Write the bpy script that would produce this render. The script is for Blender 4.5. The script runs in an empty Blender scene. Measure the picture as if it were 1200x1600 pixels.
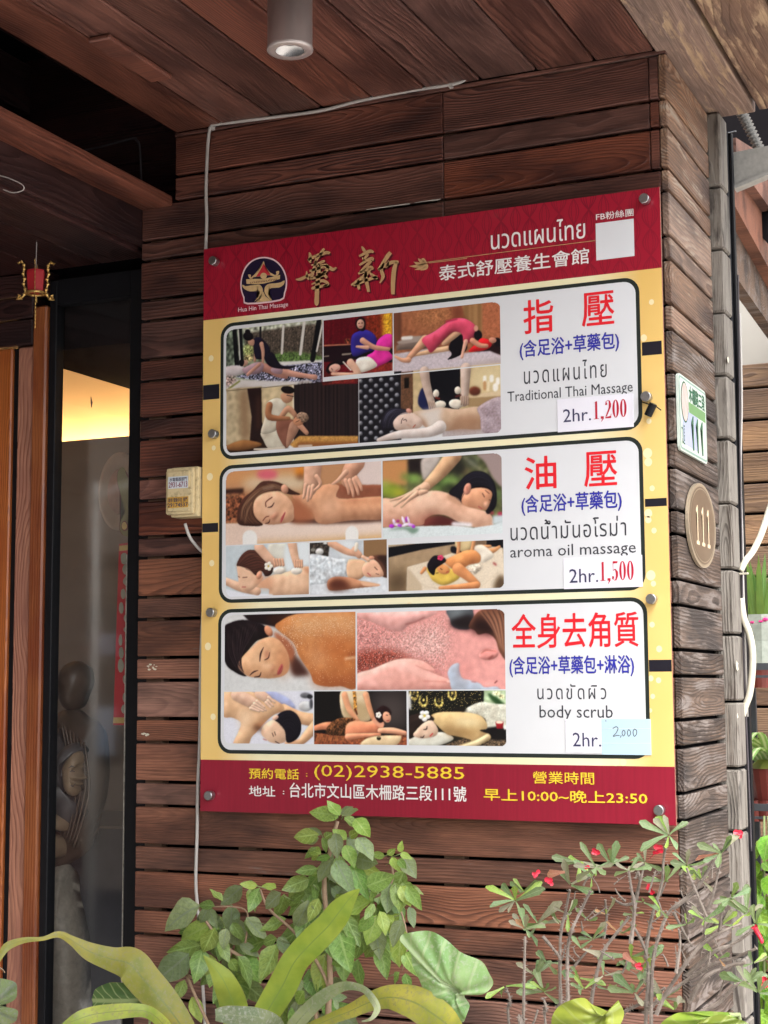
import bpy, bmesh, math, random
import numpy as np
from mathutils import Vector, Matrix
random.seed(7); rng = np.random.default_rng(7)
SC = bpy.context.scene
COL = SC.collection
rad = math.radians

# ------------------------------------------------------------------ camera
CAM = Vector((1.7103, -2.9017, 1.5)); YAW, PITCH, ROLL, FPX = .4217, .1102, -.0062, 2463.96
cf = Vector((-math.sin(YAW)*math.cos(PITCH), math.cos(YAW)*math.cos(PITCH), math.sin(PITCH)))
cr0 = Vector((math.cos(YAW), math.sin(YAW), 0)); cu0 = cr0.cross(cf)
cr = cr0*math.cos(ROLL) + cu0*math.sin(ROLL); cu = cu0*math.cos(ROLL) - cr0*math.sin(ROLL)
cam_d = bpy.data.cameras.new('camera'); cam = bpy.data.objects.new('camera', cam_d); COL.objects.link(cam)
cam_d.sensor_fit = 'VERTICAL'; cam_d.sensor_height = 36; cam_d.lens = FPX/1600*36
cam_d.clip_start = .05; cam_d.clip_end = 400
M = Matrix((cr, cu, -cf)).transposed().to_4x4(); M.translation = CAM; cam.matrix_world = M
SC.camera = cam

# ------------------------------------------------------------------ sky, sun, exposure
W = bpy.data.worlds.new("World"); SC.world = W; W.use_nodes = True
nt = W.node_tree; bg = nt.nodes['Background']
sky = nt.nodes.new('ShaderNodeTexSky'); sky.sky_type = 'NISHITA'; sky.sun_disc = False
SUN_EL, SUN_AZ = 62, 150          # azimuth: compass bearing of the sun with +y north
sky.sun_elevation = rad(SUN_EL); sky.sun_rotation = rad(SUN_AZ); sky.dust_density = 4; sky.ozone_density = 1
hs = nt.nodes.new('ShaderNodeHueSaturation'); hs.inputs['Saturation'].default_value = .22
nt.links.new(sky.outputs[0], hs.inputs['Color']); nt.links.new(hs.outputs[0], bg.inputs[0])
bg.inputs[1].default_value = .15
sd = bpy.data.lights.new('sun', 'SUN'); sd.energy = .5; sd.angle = rad(35); sd.color = (1, .96, .9)
sun = bpy.data.objects.new('sun', sd); COL.objects.link(sun)
sdir = Vector((math.sin(rad(SUN_AZ))*math.cos(rad(SUN_EL)), math.cos(rad(SUN_AZ))*math.cos(rad(SUN_EL)), math.sin(rad(SUN_EL))))
sun.rotation_euler = sdir.to_track_quat('Z', 'Y').to_euler(); sun.location = (4, -6, 8)
vs = SC.view_settings
SC.display_settings.display_device = 'sRGB'
vs.view_transform = 'Standard'; vs.look = 'None'; vs.gamma = 1; vs.use_curve_mapping = False
vs.exposure = 2.4

# ------------------------------------------------------------------ measuring: a photo point on a plane of the world
def ray(px, py): return cf + cr*((px-600)/FPX) - cu*((py-800)/FPX)
def on(px, py, ax, v):
    d = ray(px, py); return CAM + d*((v-CAM[ax])/d[ax])
def onY(px, py, y=0.): return on(px, py, 1, y)
YS = -.030                                     # front face of the menu sign
def zoomf(x0, y0, s): return lambda u, v: (x0+u/s, y0+v/s)

# ------------------------------------------------------------------ helpers
def mesh_from_bm(name, bm):
    me = bpy.data.meshes.new(name); bm.to_mesh(me); bm.free(); return me
def obj(name, me, mat=None, parent=None, loc=None, smooth=False):
    if isinstance(me, bmesh.types.BMesh): me = mesh_from_bm(name, me)
    o = bpy.data.objects.new(name, me); COL.objects.link(o)
    if mat is not None and not me.materials: me.materials.append(mat)
    if parent is not None: o.parent = parent
    if loc is not None: o.location = loc
    if smooth:
        me.polygons.foreach_set('use_smooth', [True]*len(me.polygons))
    return o
def tag(o, label, cat, group=None):
    o['label'] = label; o['category'] = cat
    if group: o['group'] = group
    return o
def struct(o, kind='structure'): o['kind'] = kind; return o
def thing(name, label, cat, loc=(0, 0, 0), group=None):
    o = bpy.data.objects.new(name, None); COL.objects.link(o); o.location = loc; o.empty_display_size = .05
    return tag(o, label, cat, group)
def setloc(o, loc):     # keep world placement when the parent sits away from the origin
    o.location = Vector(loc) - o.parent.location if o.parent else Vector(loc)
def box_bm(sx, sy, sz, bev=0, seg=1):
    bm = bmesh.new(); bmesh.ops.create_cube(bm, size=1)
    for v in bm.verts: v.co = Vector((v.co.x*sx, v.co.y*sy, v.co.z*sz))
    if bev: bmesh.ops.bevel(bm, geom=bm.edges[:], offset=bev, segments=seg, profile=.6, affect='EDGES')
    return bm
def box(name, x0, x1, y0, y1, z0, z1, mat, parent=None, bev=.0, seg=1, smooth=False):
    c = Vector(((x0+x1)/2, (y0+y1)/2, (z0+z1)/2))
    o = obj(name, box_bm(abs(x1-x0), abs(y1-y0), abs(z1-z0), bev, seg), mat, parent, smooth=smooth)
    setloc(o, c); return o
def board(name, x0, x1, y0, y1, z0, z1, mat, parent=None, bev=.002, axis='x', jit=0.0, mesh=None):
    """a wooden board whose local X is its grain direction"""
    sx, sy, sz = x1-x0, y1-y0, z1-z0
    c = Vector(((x0+x1)/2, (y0+y1)/2, (z0+z1)/2))
    if axis == 'x': bm = box_bm(sx, sy, sz, bev); r = (0, 0, 0)
    elif axis == 'y': bm = box_bm(sy, sx, sz, bev); r = (0, 0, math.pi/2)
    else: bm = box_bm(sz, sy, sx, bev); r = (0, math.pi/2, 0)
    o = obj(name, bm, mat, parent); setloc(o, c); o.rotation_euler = r
    if jit:
        o.location += Vector((random.uniform(-1, 1)*jit*.3, random.uniform(-1, 1)*jit, random.uniform(-1, 1)*jit*.4))
    return o
def tube_me(pts, r, sides=8, name='tube', caps=True):
    P = [Vector(p) for p in pts]; n = len(P)
    R = list(r) if hasattr(r, '__len__') else [r]*n
    bm = bmesh.new(); rings = []; up = None
    for i, p in enumerate(P):
        t = (P[min(i+1, n-1)] - P[max(i-1, 0)]).normalized()
        if up is None: up = t.orthogonal().normalized()
        a = (up - t*up.dot(t))
        if a.length < 1e-6: a = t.orthogonal()
        a.normalize(); b = t.cross(a); up = a
        rings.append([bm.verts.new(p + (a*math.cos(2*math.pi*k/sides) + b*math.sin(2*math.pi*k/sides))*R[i]) for k in range(sides)])
    for i in range(n-1):
        for k in range(sides):
            bm.faces.new((rings[i][k], rings[i][(k+1) % sides], rings[i+1][(k+1) % sides], rings[i+1][k]))
    if caps:
        bm.faces.new(rings[0][::-1]); bm.faces.new(rings[-1])
    return mesh_from_bm(name, bm)
def catmull(pts, k=6, closed=False):
    P = [tuple(p) for p in pts]; n = len(P); out = []
    rngi = range(n) if closed else range(n-1)
    for i in rngi:
        if closed: a, b, c, d = P[(i-1) % n], P[i], P[(i+1) % n], P[(i+2) % n]
        else: a, b, c, d = P[max(i-1, 0)], P[i], P[i+1], P[min(i+2, n-1)]
        for j in range(k):
            t = j/k
            out.append(tuple(.5*((2*q) + (-p+r_)*t + (2*p-5*q+4*r_-s)*t*t + (-p+3*q-3*r_+s)*t**3) for p, q, r_, s in zip(a, b, c, d)))
    if not closed: out.append(P[-1])
    return out
def lathe_me(prof, sides=32, name='lathe'):
    bm = bmesh.new(); rings = []
    for r, z in prof:
        rings.append([bm.verts.new((r*math.cos(2*math.pi*k/sides), r*math.sin(2*math.pi*k/sides), z)) for k in range(sides)] if r > 1e-6 else [bm.verts.new((0, 0, z))])
    for A, B in zip(rings, rings[1:]):
        for k in range(sides):
            k2 = (k+1) % sides
            if len(A) == 1: bm.faces.new((A[0], B[k2], B[k]))
            elif len(B) == 1: bm.faces.new((A[k], A[k2], B[0]))
            else: bm.faces.new((A[k], A[k2], B[k2], B[k]))
    return mesh_from_bm(name, bm)
def poly_bm(pts3):
    bm = bmesh.new(); vs_ = [bm.verts.new(p) for p in pts3]; f = bm.faces.new(vs_)
    bmesh.ops.triangulate(bm, faces=[f]); return bm
def prism_bm(pts3, off):
    """closed outline pushed along off: a solid slab"""
    off = Vector(off); bm = bmesh.new()
    A = [bm.verts.new(Vector(p)) for p in pts3]; B = [bm.verts.new(Vector(p)+off) for p in pts3]; n = len(A)
    fa = bm.faces.new(A); fb = bm.faces.new(B[::-1])
    for i in range(n): bm.faces.new((A[i], B[i], B[(i+1) % n], A[(i+1) % n]))
    bmesh.ops.triangulate(bm, faces=[fa, fb]); bmesh.ops.recalc_face_normals(bm, faces=bm.faces[:]); return bm

# ------------------------------------------------------------------ materials
def lin(h):
    if isinstance(h, str):
        h = h.lstrip('#'); h = [int(h[i:i+2], 16)/255 for i in (0, 2, 4)]
    return tuple(c/12.92 if c <= .04045 else ((c+.055)/1.055)**2.4 for c in h)
class NT:
    def __init__(s, name):
        s.m = bpy.data.materials.new(name); s.m.use_nodes = True; s.t = s.m.node_tree
        s.b = s.t.nodes['Principled BSDF']; s.out = s.t.nodes['Material Output']
    def n(s, ty, **kw):
        nd = s.t.nodes.new(ty)
        for k, v in kw.items(): setattr(nd, k, v)
        return nd
    def l(s, a, b): s.t.links.new(a, b)
    def val(s, sock, v):
        if hasattr(v, 'default_value') or hasattr(v, 'is_linked'): s.l(v, sock)
        else: sock.default_value = v
    def math(s, op, a, b=None, c=None, clamp=False):
        nd = s.n('ShaderNodeMath', operation=op); nd.use_clamp = clamp
        s.val(nd.inputs[0], a)
        if b is not None: s.val(nd.inputs[1], b)
        if c is not None: s.val(nd.inputs[2], c)
        return nd.outputs[0]
    def vmath(s, op, a, b=None):
        nd = s.n('ShaderNodeVectorMath', operation=op); s.val(nd.inputs[0], a)
        if b is not None: s.val(nd.inputs[1], b)
        return nd.outputs['Value'] if op in ('LENGTH', 'DOT_PRODUCT') else nd.outputs[0]
    def noise(s, vec, scale, detail=4, rough=.55, out=0):
        nd = s.n('ShaderNodeTexNoise'); s.l(vec, nd.inputs['Vector']); nd.inputs['Scale'].default_value = scale
        nd.inputs['Detail'].default_value = detail; nd.inputs['Roughness'].default_value = rough; return nd.outputs[out]
    def ramp(s, f, stops, interp='LINEAR'):
        nd = s.n('ShaderNodeValToRGB'); nd.color_ramp.interpolation = interp; el = nd.color_ramp.elements
        while len(el) < len(stops): el.new(.5)
        for e, (p, c) in zip(el, stops):
            e.position = p; e.color = (*(c if hasattr(c, '__len__') else (c, c, c)), 1)
        s.l(f, nd.inputs[0]); return nd.outputs[0]
    def mix(s, f, a, b, mode='MIX'):
        nd = s.n('ShaderNodeMix', data_type='RGBA', blend_type=mode); s.val(nd.inputs[0], f)
        for i, v in ((6, a), (7, b)):
            if hasattr(v, 'is_linked'): s.l(v, nd.inputs[i])
            else: nd.inputs[i].default_value = (*v, 1)
        return nd.outputs[2]
    def bump(s, h, strength, dist):
        nd = s.n('ShaderNodeBump'); nd.inputs['Strength'].default_value = strength; nd.inputs['Distance'].default_value = dist
        s.l(h, nd.inputs['Height']); s.l(nd.outputs[0], s.b.inputs['Normal'])
    def base(s, c):
        if hasattr(c, 'is_linked'): s.l(c, s.b.inputs['Base Color'])
        else: s.b.inputs['Base Color'].default_value = (*c, 1)
    def rough(s, v): s.val(s.b.inputs['Roughness'], v)
def plain(name, c, rough=.6, metal=0, var=.12, vscale=30, bump=0, spec=.5):
    m = NT(name); tc = m.n('ShaderNodeTexCoord').outputs['Object']
    f = m.noise(tc, vscale, 5)
    m.base(m.mix(m.math('MULTIPLY', f, 1.0), tuple(x*(1-var) for x in c), tuple(min(1, x*(1+var)) for x in c)))
    m.rough(rough); m.b.inputs['Metallic'].default_value = metal; m.b.inputs['Specular IOR Level'].default_value = spec
    if bump: m.bump(f, bump, .002)
    return m.m
def wood(name, light, dark, late=None, freq=142, rough=.55, weather=0, wcol=(.3, .27, .24), bump=.6, tilt=.16, fib=.35, spec=.35, wsc=1., contrast=1.):
    m = NT(name); tc = m.n('ShaderNodeTexCoord').outputs['Object']; oi = m.n('ShaderNodeObjectInfo').outputs['Random']
    sx = m.n('ShaderNodeSeparateXYZ'); m.l(tc, sx.inputs[0]); X, Y, Z = sx.outputs
    r2 = m.math('FRACT', m.math('MULTIPLY', oi, 17.31)); r3 = m.math('FRACT', m.math('MULTIPLY', oi, 91.7))
    xo = m.math('ADD', X, m.math('MULTIPLY', oi, 40.))
    cb = m.n('ShaderNodeCombineXYZ'); m.l(xo, cb.inputs[0]); m.l(Y, cb.inputs[1]); m.l(Z, cb.inputs[2]); v = cb.outputs[0]
    st = m.vmath('MULTIPLY', v, (1.6, 9, 9)); w1 = m.noise(st, 1., 3)
    st2 = m.vmath('MULTIPLY', v, (1.1, .01, .01)); w2 = m.noise(st2, 1.3, 2)
    st4 = m.vmath('MULTIPLY', v, (14, 60, 60)); w4 = m.noise(st4, 1., 2)
    yy = m.math('ADD', m.math('ADD', Y, m.math('MULTIPLY_ADD', w2, tilt, -.5*tilt+.0)), m.math('MULTIPLY_ADD', r2, .10, -.05))
    zz = m.math('ADD', Z, m.math('MULTIPLY_ADD', r3, .12, -.06))
    c2 = m.n('ShaderNodeCombineXYZ'); m.l(yy, c2.inputs[1]); m.l(zz, c2.inputs[2])
    ln = m.vmath('LENGTH', c2.outputs[0])
    ph = m.math('ADD', m.math('MULTIPLY', ln, m.math('MULTIPLY_ADD', m.math('FRACT', m.math('MULTIPLY', oi, 5.77)), freq*.7, freq*.62)), m.math('ADD', m.math('MULTIPLY', w1, 2.8), m.math('MULTIPLY', w4, .7)))
    g = m.math('FRACT', ph)                                      # early wood -> late wood inside one ring
    g = m.ramp(g, [(0, 0), (.35, .2), (.78, 1), (.9, .9), (1, 0)])
    g = m.math('MULTIPLY', g, m.ramp(m.noise(m.vmath('MULTIPLY', v, (2.5, 22, 22)), 1., 3), [(.3, .35), (.65, 1)]))
    fv = m.vmath('MULTIPLY', v, (7, 330, 330)); f = m.noise(fv, 1., 3, .7)
    bl = m.noise(m.vmath('MULTIPLY', v, (3*wsc, 10*wsc, 10*wsc)), 1., 4, .6)
    late = late or dark
    contrast = m.math('MULTIPLY_ADD', m.math('FRACT', m.math('MULTIPLY', oi, 33.3)), contrast*.65, contrast*.4)
    col = m.mix(m.math('MULTIPLY', g, contrast), light, late)
    col = m.mix(m.ramp(bl, [(.36, 1.), (.56, 0.)]), col, dark)
    tone = m.math('MULTIPLY_ADD', oi, .5, .72)
    hv = m.n('ShaderNodeHueSaturation'); m.l(col, hv.inputs['Color']); m.l(tone, hv.inputs['Value'])
    m.l(m.math('MULTIPLY_ADD', r2, .3, .85), hv.inputs['Saturation']); col = hv.outputs[0]
    fm = m.math('MULTIPLY_ADD', m.ramp(f, [(.3, 0), (.7, 1)]), fib*2, 1-fib)
    mm = m.n('ShaderNodeVectorMath', operation='SCALE'); m.l(col, mm.inputs[0]); m.l(fm, mm.inputs['Scale']); col = mm.outputs[0]
    if weather:
        b2 = m.noise(m.vmath('MULTIPLY', v, (6*wsc, 34*wsc, 34*wsc)), 1., 6, .68)
        b2 = m.math('ADD', b2, m.math('MULTIPLY_ADD', g, -.14, .04))
        mk = m.ramp(b2, [(max(0, .72-.5*weather), 0), (min(1, .8-.42*weather), 1)])
        wc = m.mix(f, tuple(c*.7 for c in wcol), tuple(min(1, c*1.25) for c in wcol))
        col = m.mix(mk, col, wc)
    m.base(col); m.rough(m.math('MULTIPLY_ADD', g, -.12, rough)); m.b.inputs['Specular IOR Level'].default_value = spec
    m.bump(m.math('ADD', m.math('MULTIPLY', g, .7), m.math('MULTIPLY', f, .5)), bump, .0022)
    return m.m
MT = {}
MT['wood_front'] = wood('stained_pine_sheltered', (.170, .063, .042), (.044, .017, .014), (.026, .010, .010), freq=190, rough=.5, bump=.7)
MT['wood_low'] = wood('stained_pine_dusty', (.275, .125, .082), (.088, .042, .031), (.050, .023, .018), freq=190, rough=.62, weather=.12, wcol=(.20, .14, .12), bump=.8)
MT['wood_side'] = wood('pine_weathered_grey', (.15, .10, .072), (.052, .040, .035), (.045, .034, .029), freq=161, rough=.75, weather=.40, wcol=(.20, .165, .145), bump=1., fib=.45)
MT['wood_side_top'] = wood('pine_half_weathered', (.27, .165, .11), (.08, .052, .042), (.075, .042, .032), freq=152, rough=.65, weather=.32, wcol=(.33, .26, .2), bump=.8)
MT['wood_block'] = wood('pine_block_bleached', (.155, .125, .10), (.07, .06, .053), (.055, .045, .04), freq=209, rough=.85, weather=.7, wcol=(.23, .205, .175), bump=1., fib=.5)
MT['wood_ceil'] = wood('ceiling_pine_varnished', (.205, .088, .064), (.078, .034, .027), (.042, .018, .015), freq=161, rough=.42, bump=.5, spec=.5)
MT['wood_eave'] = wood('ceiling_pine_peeling', (.24, .155, .115), (.12, .08, .065), (.13, .075, .055), freq=90, rough=.75, weather=.42, wcol=(.46, .32, .20), bump=.8, wsc=.8, fib=.4, contrast=.6)
MT['wood_door'] = wood('door_pine_orange', (.42, .155, .072), (.25, .075, .04), (.16, .042, .022), freq=171, rough=.35, bump=.3, spec=.5, fib=.22)
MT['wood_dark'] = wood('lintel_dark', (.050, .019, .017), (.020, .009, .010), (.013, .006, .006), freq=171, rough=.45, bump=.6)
MT['wood_fence'] = wood('fence_plank_brown', (.23, .14, .08), (.12, .07, .045), (.09, .05, .032), freq=152, rough=.7, bump=.6)
MT['batten'] = plain('batten_wood', (.20, .12, .08), .8, var=.4)
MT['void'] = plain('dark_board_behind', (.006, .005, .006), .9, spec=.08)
MT['blackpaint'] = plain('black_painted_steel', (.006, .006, .008), .55, var=.4, spec=.25)
MT['edgewear'] = plain('worn_paint_edge', (.35, .33, .28), .7, var=.8, vscale=120)
# ================================================================== THE PLACE
XC = 1.0118                      # the corner of the clad shopfront wall
ZC = 2.722                       # underside of the porch ceiling
ZS = [2.7155, 2.624, 2.568, 2.485, 2.441, 2.353, 2.306, 2.219, 2.170, 2.088, 2.042, 1.955, 1.906, 1.826, 1.781, 1.696, 1.648,
      1.565, 1.516, 1.435, 1.385, 1.301, 1.251, 1.168, 1.115, 1.035, .983, .905, .853]
zz = .853
while zz > .15:
    zz -= .0825; ZS.append(zz); zz -= .049; ZS.append(zz)

# ground
MT['paving'] = plain('concrete_paving', (.36, .34, .32), .85, var=.3, vscale=6, bump=.4)
MT['asphalt'] = plain('asphalt', (.05, .05, .052), .9, var=.4, vscale=60, bump=.5)
struct(box('ground', -60, 60, -60, 60, -.5, -.15, MT['asphalt']))
struct(box('pavement', -30, 30, -3.4, 6, -.149, 0, MT['paving'], bev=.01))

# ---------------------------------------------------------------- the clad wall
wall = thing('wooden_wall', 'dark stained horizontal plank wall carrying the massage menu board', 'wall')
def front(x0, x1, i, **k):
    z1, z0 = ZS[i]-.0035, ZS[i+1]+.0035
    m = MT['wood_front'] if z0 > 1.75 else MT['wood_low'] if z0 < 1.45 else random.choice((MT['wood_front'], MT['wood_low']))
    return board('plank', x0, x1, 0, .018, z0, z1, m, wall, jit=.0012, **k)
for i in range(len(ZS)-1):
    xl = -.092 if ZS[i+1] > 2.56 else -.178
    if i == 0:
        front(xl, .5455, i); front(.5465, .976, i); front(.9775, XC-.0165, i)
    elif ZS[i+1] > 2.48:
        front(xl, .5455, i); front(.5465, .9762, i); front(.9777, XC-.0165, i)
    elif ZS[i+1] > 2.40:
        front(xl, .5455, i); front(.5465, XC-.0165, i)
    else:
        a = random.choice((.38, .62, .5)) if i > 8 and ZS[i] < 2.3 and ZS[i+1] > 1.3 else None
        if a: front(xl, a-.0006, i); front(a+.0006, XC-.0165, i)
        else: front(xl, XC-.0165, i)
board('trim_strip', -.092, XC, -.004, .014, ZS[0]-.0015, ZC-.001, MT['wood_front'], wall, bev=.001)
for x in (-.145, .085, .30, .546, .80, .93):       # battens seen in the open joints
    board('batten', x-.022, x+.022, .0185, .045, .02, 2.70 if x > 0 else 2.545, MT['batten'], wall, axis='z')
box('backing_panel', -.176, XC-.018, .046, .06, 0, 2.55, MT['void'], wall)
box('backing_panel', -.0905, XC-.018, .046, .06, 2.551, 2.70, MT['void'], wall)
box('backing_panel', XC-.06, XC-.021, .061, .432, 0, 2.70, MT['void'], wall)
# return side of the wall, weathered boards whose ends show at the corner
for i in range(len(ZS)-1):
    z1, z0 = ZS[i]-.0035, ZS[i+1]+.0035
    if i == 0: z1 = ZC-.009
    m = MT['wood_side_top'] if z0 > 2.15 else MT['wood_side']
    board('plank', XC-.0155, XC, -.0015, .3585, z0, z1, m, wall, bev=.0022, axis='y', jit=.0008)
# stack of thick bleached blocks ending the return side
bz = [onY(1112+(y-185)*.0265, y, .36).z for y in (185, 292, 390, 489, 587, 686, 787, 890, 992, 1097, 1201, 1300)]
while bz[-1] > .15: bz.append(bz[-1]-.1235)
bz[0] = ZC-.004
for a, b in zip(bz, bz[1:]):
    board('block', XC-.02, XC+.026, .3595, .43, b+.0025, a-.0025, MT['wood_block'], wall, bev=.004, axis='z', jit=.002)

p_a, p_b = onY(573, 327, .004), onY(640, 318, .004)
obj('daylight_sliver', tube_me([p_a, p_b], .0014, 5), plain('daylight_sliver_tint', (.75, .70, .62), .6), wall)  # daylight showing through the joint, put in as pale tubes
p_a, p_b = onY(648, 316, .004), onY(688, 311, .004)
obj('daylight_sliver', tube_me([p_a, p_b], .0014, 5), bpy.data.materials['daylight_sliver_tint'], wall)
# steel post behind the blocks, with clips and cables
post = thing('steel_post', 'thin black steel post at the right end of the weathered block column', 'post', (XC+.02, .47, 0))
box('post_tube', XC-.02, XC+.024, .4335, .475, 0, 2.70, MT['blackpaint'], post, bev=.002)
box('post_fin', XC+.0245, XC+.031, .452, .470, 0, 2.70, MT['blackpaint'], post, bev=.001)

# ---------------------------------------------------------------- porch ceiling
ceil = thing('porch_ceiling', 'reddish varnished board ceiling over the porch with peeling outer boards', 'ceiling')
xb = [-.092, .03, .15, .27, .39, .51, .63, .75, .87, .99]
YB = -2.1
for k, (a, b) in enumerate(zip(xb, xb[1:])):
    y1 = -.001
    board('ceiling_board', a+.0025, b-.0025, YB, y1, ZC+random.uniform(0, .002), ZC+.02, MT['wood_ceil'], ceil, axis='y', bev=.0025)
for a, b, c in ((.993, 1.105, .405), (1.115, 1.228, .395), (1.238, 1.35, .40)):
    board('eave_board', a, b, YB, c, ZC-.004, ZC+.02, MT['wood_eave'], ceil, axis='y', bev=.002)
box('ceiling_deck', -.115, 1.36, YB, .39, ZC+.0215, ZC+.05, MT['void'], ceil)
# short patched piece between two boards near the left edge
box('patch_block', .035, .085, -.52, -.30, ZC-.012, ZC-.001, MT['wood_ceil'], ceil, bev=.003)

# ---------------------------------------------------------------- recess over the entrance
rec = thing('entrance_canopy', 'dark boxed recess over the entrance with one reddish soffit board', 'canopy')
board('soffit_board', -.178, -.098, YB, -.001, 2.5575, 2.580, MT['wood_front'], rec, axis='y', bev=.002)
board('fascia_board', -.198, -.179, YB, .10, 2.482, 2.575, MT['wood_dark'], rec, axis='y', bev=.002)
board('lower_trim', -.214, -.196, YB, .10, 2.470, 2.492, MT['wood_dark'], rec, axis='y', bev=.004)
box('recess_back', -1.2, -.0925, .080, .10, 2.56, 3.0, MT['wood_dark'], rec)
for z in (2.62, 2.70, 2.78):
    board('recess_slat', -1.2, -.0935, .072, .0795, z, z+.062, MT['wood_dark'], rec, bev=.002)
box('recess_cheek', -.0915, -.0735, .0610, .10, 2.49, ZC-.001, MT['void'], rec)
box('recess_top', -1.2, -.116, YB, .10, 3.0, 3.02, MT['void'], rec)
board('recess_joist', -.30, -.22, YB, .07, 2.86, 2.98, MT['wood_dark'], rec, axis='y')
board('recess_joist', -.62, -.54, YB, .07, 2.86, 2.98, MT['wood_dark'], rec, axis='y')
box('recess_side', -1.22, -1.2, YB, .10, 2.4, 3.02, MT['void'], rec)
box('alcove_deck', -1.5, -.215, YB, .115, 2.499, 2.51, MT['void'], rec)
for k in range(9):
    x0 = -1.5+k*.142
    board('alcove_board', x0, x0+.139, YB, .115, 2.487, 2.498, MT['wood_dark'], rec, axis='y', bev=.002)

# ---------------------------------------------------------------- entrance: door leaf, posts, fixed glass panel
YD = .12
def XD(px, py): return onY(px, py, YD).x
ent = thing('glass_door', 'orange brown timber door frame beside the tall fixed glass panel', 'door', (-.6, YD, 0))
ztop = onY(30, 545, YD).z
MT['glass'] = None
g = NT('window_glass'); g.t.nodes.remove(g.b)
tr = g.n('ShaderNodeBsdfTransparent'); tr.inputs[0].default_value = (.93, .93, .92, 1)
gl = g.n('ShaderNodeBsdfGlossy'); gl.inputs['Roughness'].default_value = .045
fr = g.n('ShaderNodeFresnel'); geo = g.n('ShaderNodeNewGeometry'); g.l(g.math('MULTIPLY_ADD', geo.outputs['Backfacing'], 1/2.1-2.1, 2.1), fr.inputs[0])
mx = g.n('ShaderNodeMixShader'); g.l(fr.outputs[0], mx.inputs[0]); g.l(tr.outputs[0], mx.inputs[1]); g.l(gl.outputs[0], mx.inputs[2]); g.l(mx.outputs[0], g.out.inputs[0])
MT['glass'] = g.m
xs = [XD(-140, 800), XD(0, 800), XD(19, 800), XD(29, 800), XD(54, 800), XD(76, 800), XD(88, 800), XD(204, 800), XD(214, 800)]
board('door_stile', xs[1]-.05, xs[2], YD-.012, YD+.03, 0, ztop, MT['wood_door'], ent, axis='z', bev=.003)
box('door_seal', xs[2]+.0005, xs[3]-.0005, YD-.002, YD+.02, 0, ztop, MT['blackpaint'], ent)
board('door_jamb', xs[3], xs[4], YD-.014, YD+.03, 0, ztop, MT['wood_door'], ent, axis='z', bev=.004)
board('frame_post', xs[4]+.001, xs[5], YD-.022, YD+.04, 0, 2.40, MT['wood_door'], ent, axis='z', bev=.004)
board('head_rail', xs[0]-.4, xs[1]-.051, YD-.008, YD+.03, ztop-.12, ztop, MT['wood_door'], ent, bev=.003)
board('bottom_rail', xs[0]-.4, xs[1]-.051, YD-.008, YD+.03, 0, .2, MT['wood_door'], ent, bev=.003)
board('door_stile', xs[0]-.5, xs[0]-.401, YD-.012, YD+.03, 0, ztop, MT['wood_door'], ent, axis='z', bev=.003)
obj('glass_pane', poly_bm([(xs[0]-.4, YD+.01, .2), (xs[1]-.051, YD+.01, .2), (xs[1]-.051, YD+.01, ztop-.12), (xs[0]-.4, YD+.01, ztop-.12)]), MT['glass'], ent).location = -ent.location
box('frame_bar', xs[5]+.001, xs[6], YD-.012, YD+.02, 0, 2.46, MT['blackpaint'], ent, bev=.002)
box('frame_bar', xs[7], xs[8]+.05, YD-.012, YD+.02, 0, 2.46, MT['blackpaint'], ent, bev=.002)
box('frame_bar', xs[6]+.0005, xs[7]-.0005, YD-.010, YD+.018, 2.40, 2.46, MT['blackpaint'], ent)
box('frame_bar', xs[6]+.0005, xs[7]-.0005, YD-.010, YD+.018, 0, .10, MT['blackpaint'], ent)
box('worn_edge', xs[7]-.0022, xs[7]-.0002, YD-.0125, YD-.004, .2, 1.80, MT['edgewear'], ent)
o = obj('glass_pane', poly_bm([(xs[6]-.004, YD+.006, .09), (xs[7]+.004, YD+.006, .09), (xs[7]+.004, YD+.006, 2.41), (xs[6]-.004, YD+.006, 2.41)]), MT['glass'], ent); o.location = -ent.location
z = ztop+.003
for h in (.062, .052, .060):
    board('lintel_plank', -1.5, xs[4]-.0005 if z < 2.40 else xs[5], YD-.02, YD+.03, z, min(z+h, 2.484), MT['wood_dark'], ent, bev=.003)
    z += h+.003
box('side_wall', -1.5, xs[0]-.502, YD, YD+.04, 0, 2.4, MT['wood_dark'], ent)

# ---------------------------------------------------------------- the room behind the glass
MT['plaster_warm'] = plain('cream_plaster', (.62, .46, .28), .85, var=.06, vscale=5)
MT['plaster_grey'] = plain('taupe_panel', (.22, .17, .13), .7, var=.25, vscale=7)
MT['floor_in'] = plain('interior_floor', (.12, .10, .085), .4)
RB = 1.05
room = thing('shop_interior', 'room behind the glass panel with warm lit upper wall and taupe lower wall', 'room')
zl = onY(150, 701, RB).z
box('back_wall', -2.2, .5, RB, RB+.03, zl-.2, 3.2, MT['plaster_warm'], room)
box('lower_wall', -2.2, .5, RB-.16, RB-.13, 0, zl, MT['plaster_grey'], room)
box('ledge', -2.2, .5, RB-.13, RB-.001, zl-.05, zl-.03, MT['plaster_grey'], room)
box('counter', -1.6, .3, RB-.6, RB-.17, 0, onY(150, 1290, RB-.6).z, plain('counter_front', (.045, .042, .05), .35, var=.3), room, bev=.006)
box('side_wall', .5, .53, .15, RB, 0, 3.2, MT['plaster_grey'], room)
box('side_wall', -2.23, -2.2, .15, RB, 0, 3.2, MT['plaster_grey'], room)
box('room_floor', -2.2, .5, .15, RB, .0, .01, MT['floor_in'], room)
p = on(95, 575, 2, 2.30); xe = p.x
box('dark_bulkhead', xe, .5, .15, RB-.001, 2.30, 2.9, MT['void'], room)
box('room_ceiling', -2.2, .5, .15, RB, 3.2, 3.22, MT['plaster_warm'], room)
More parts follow.
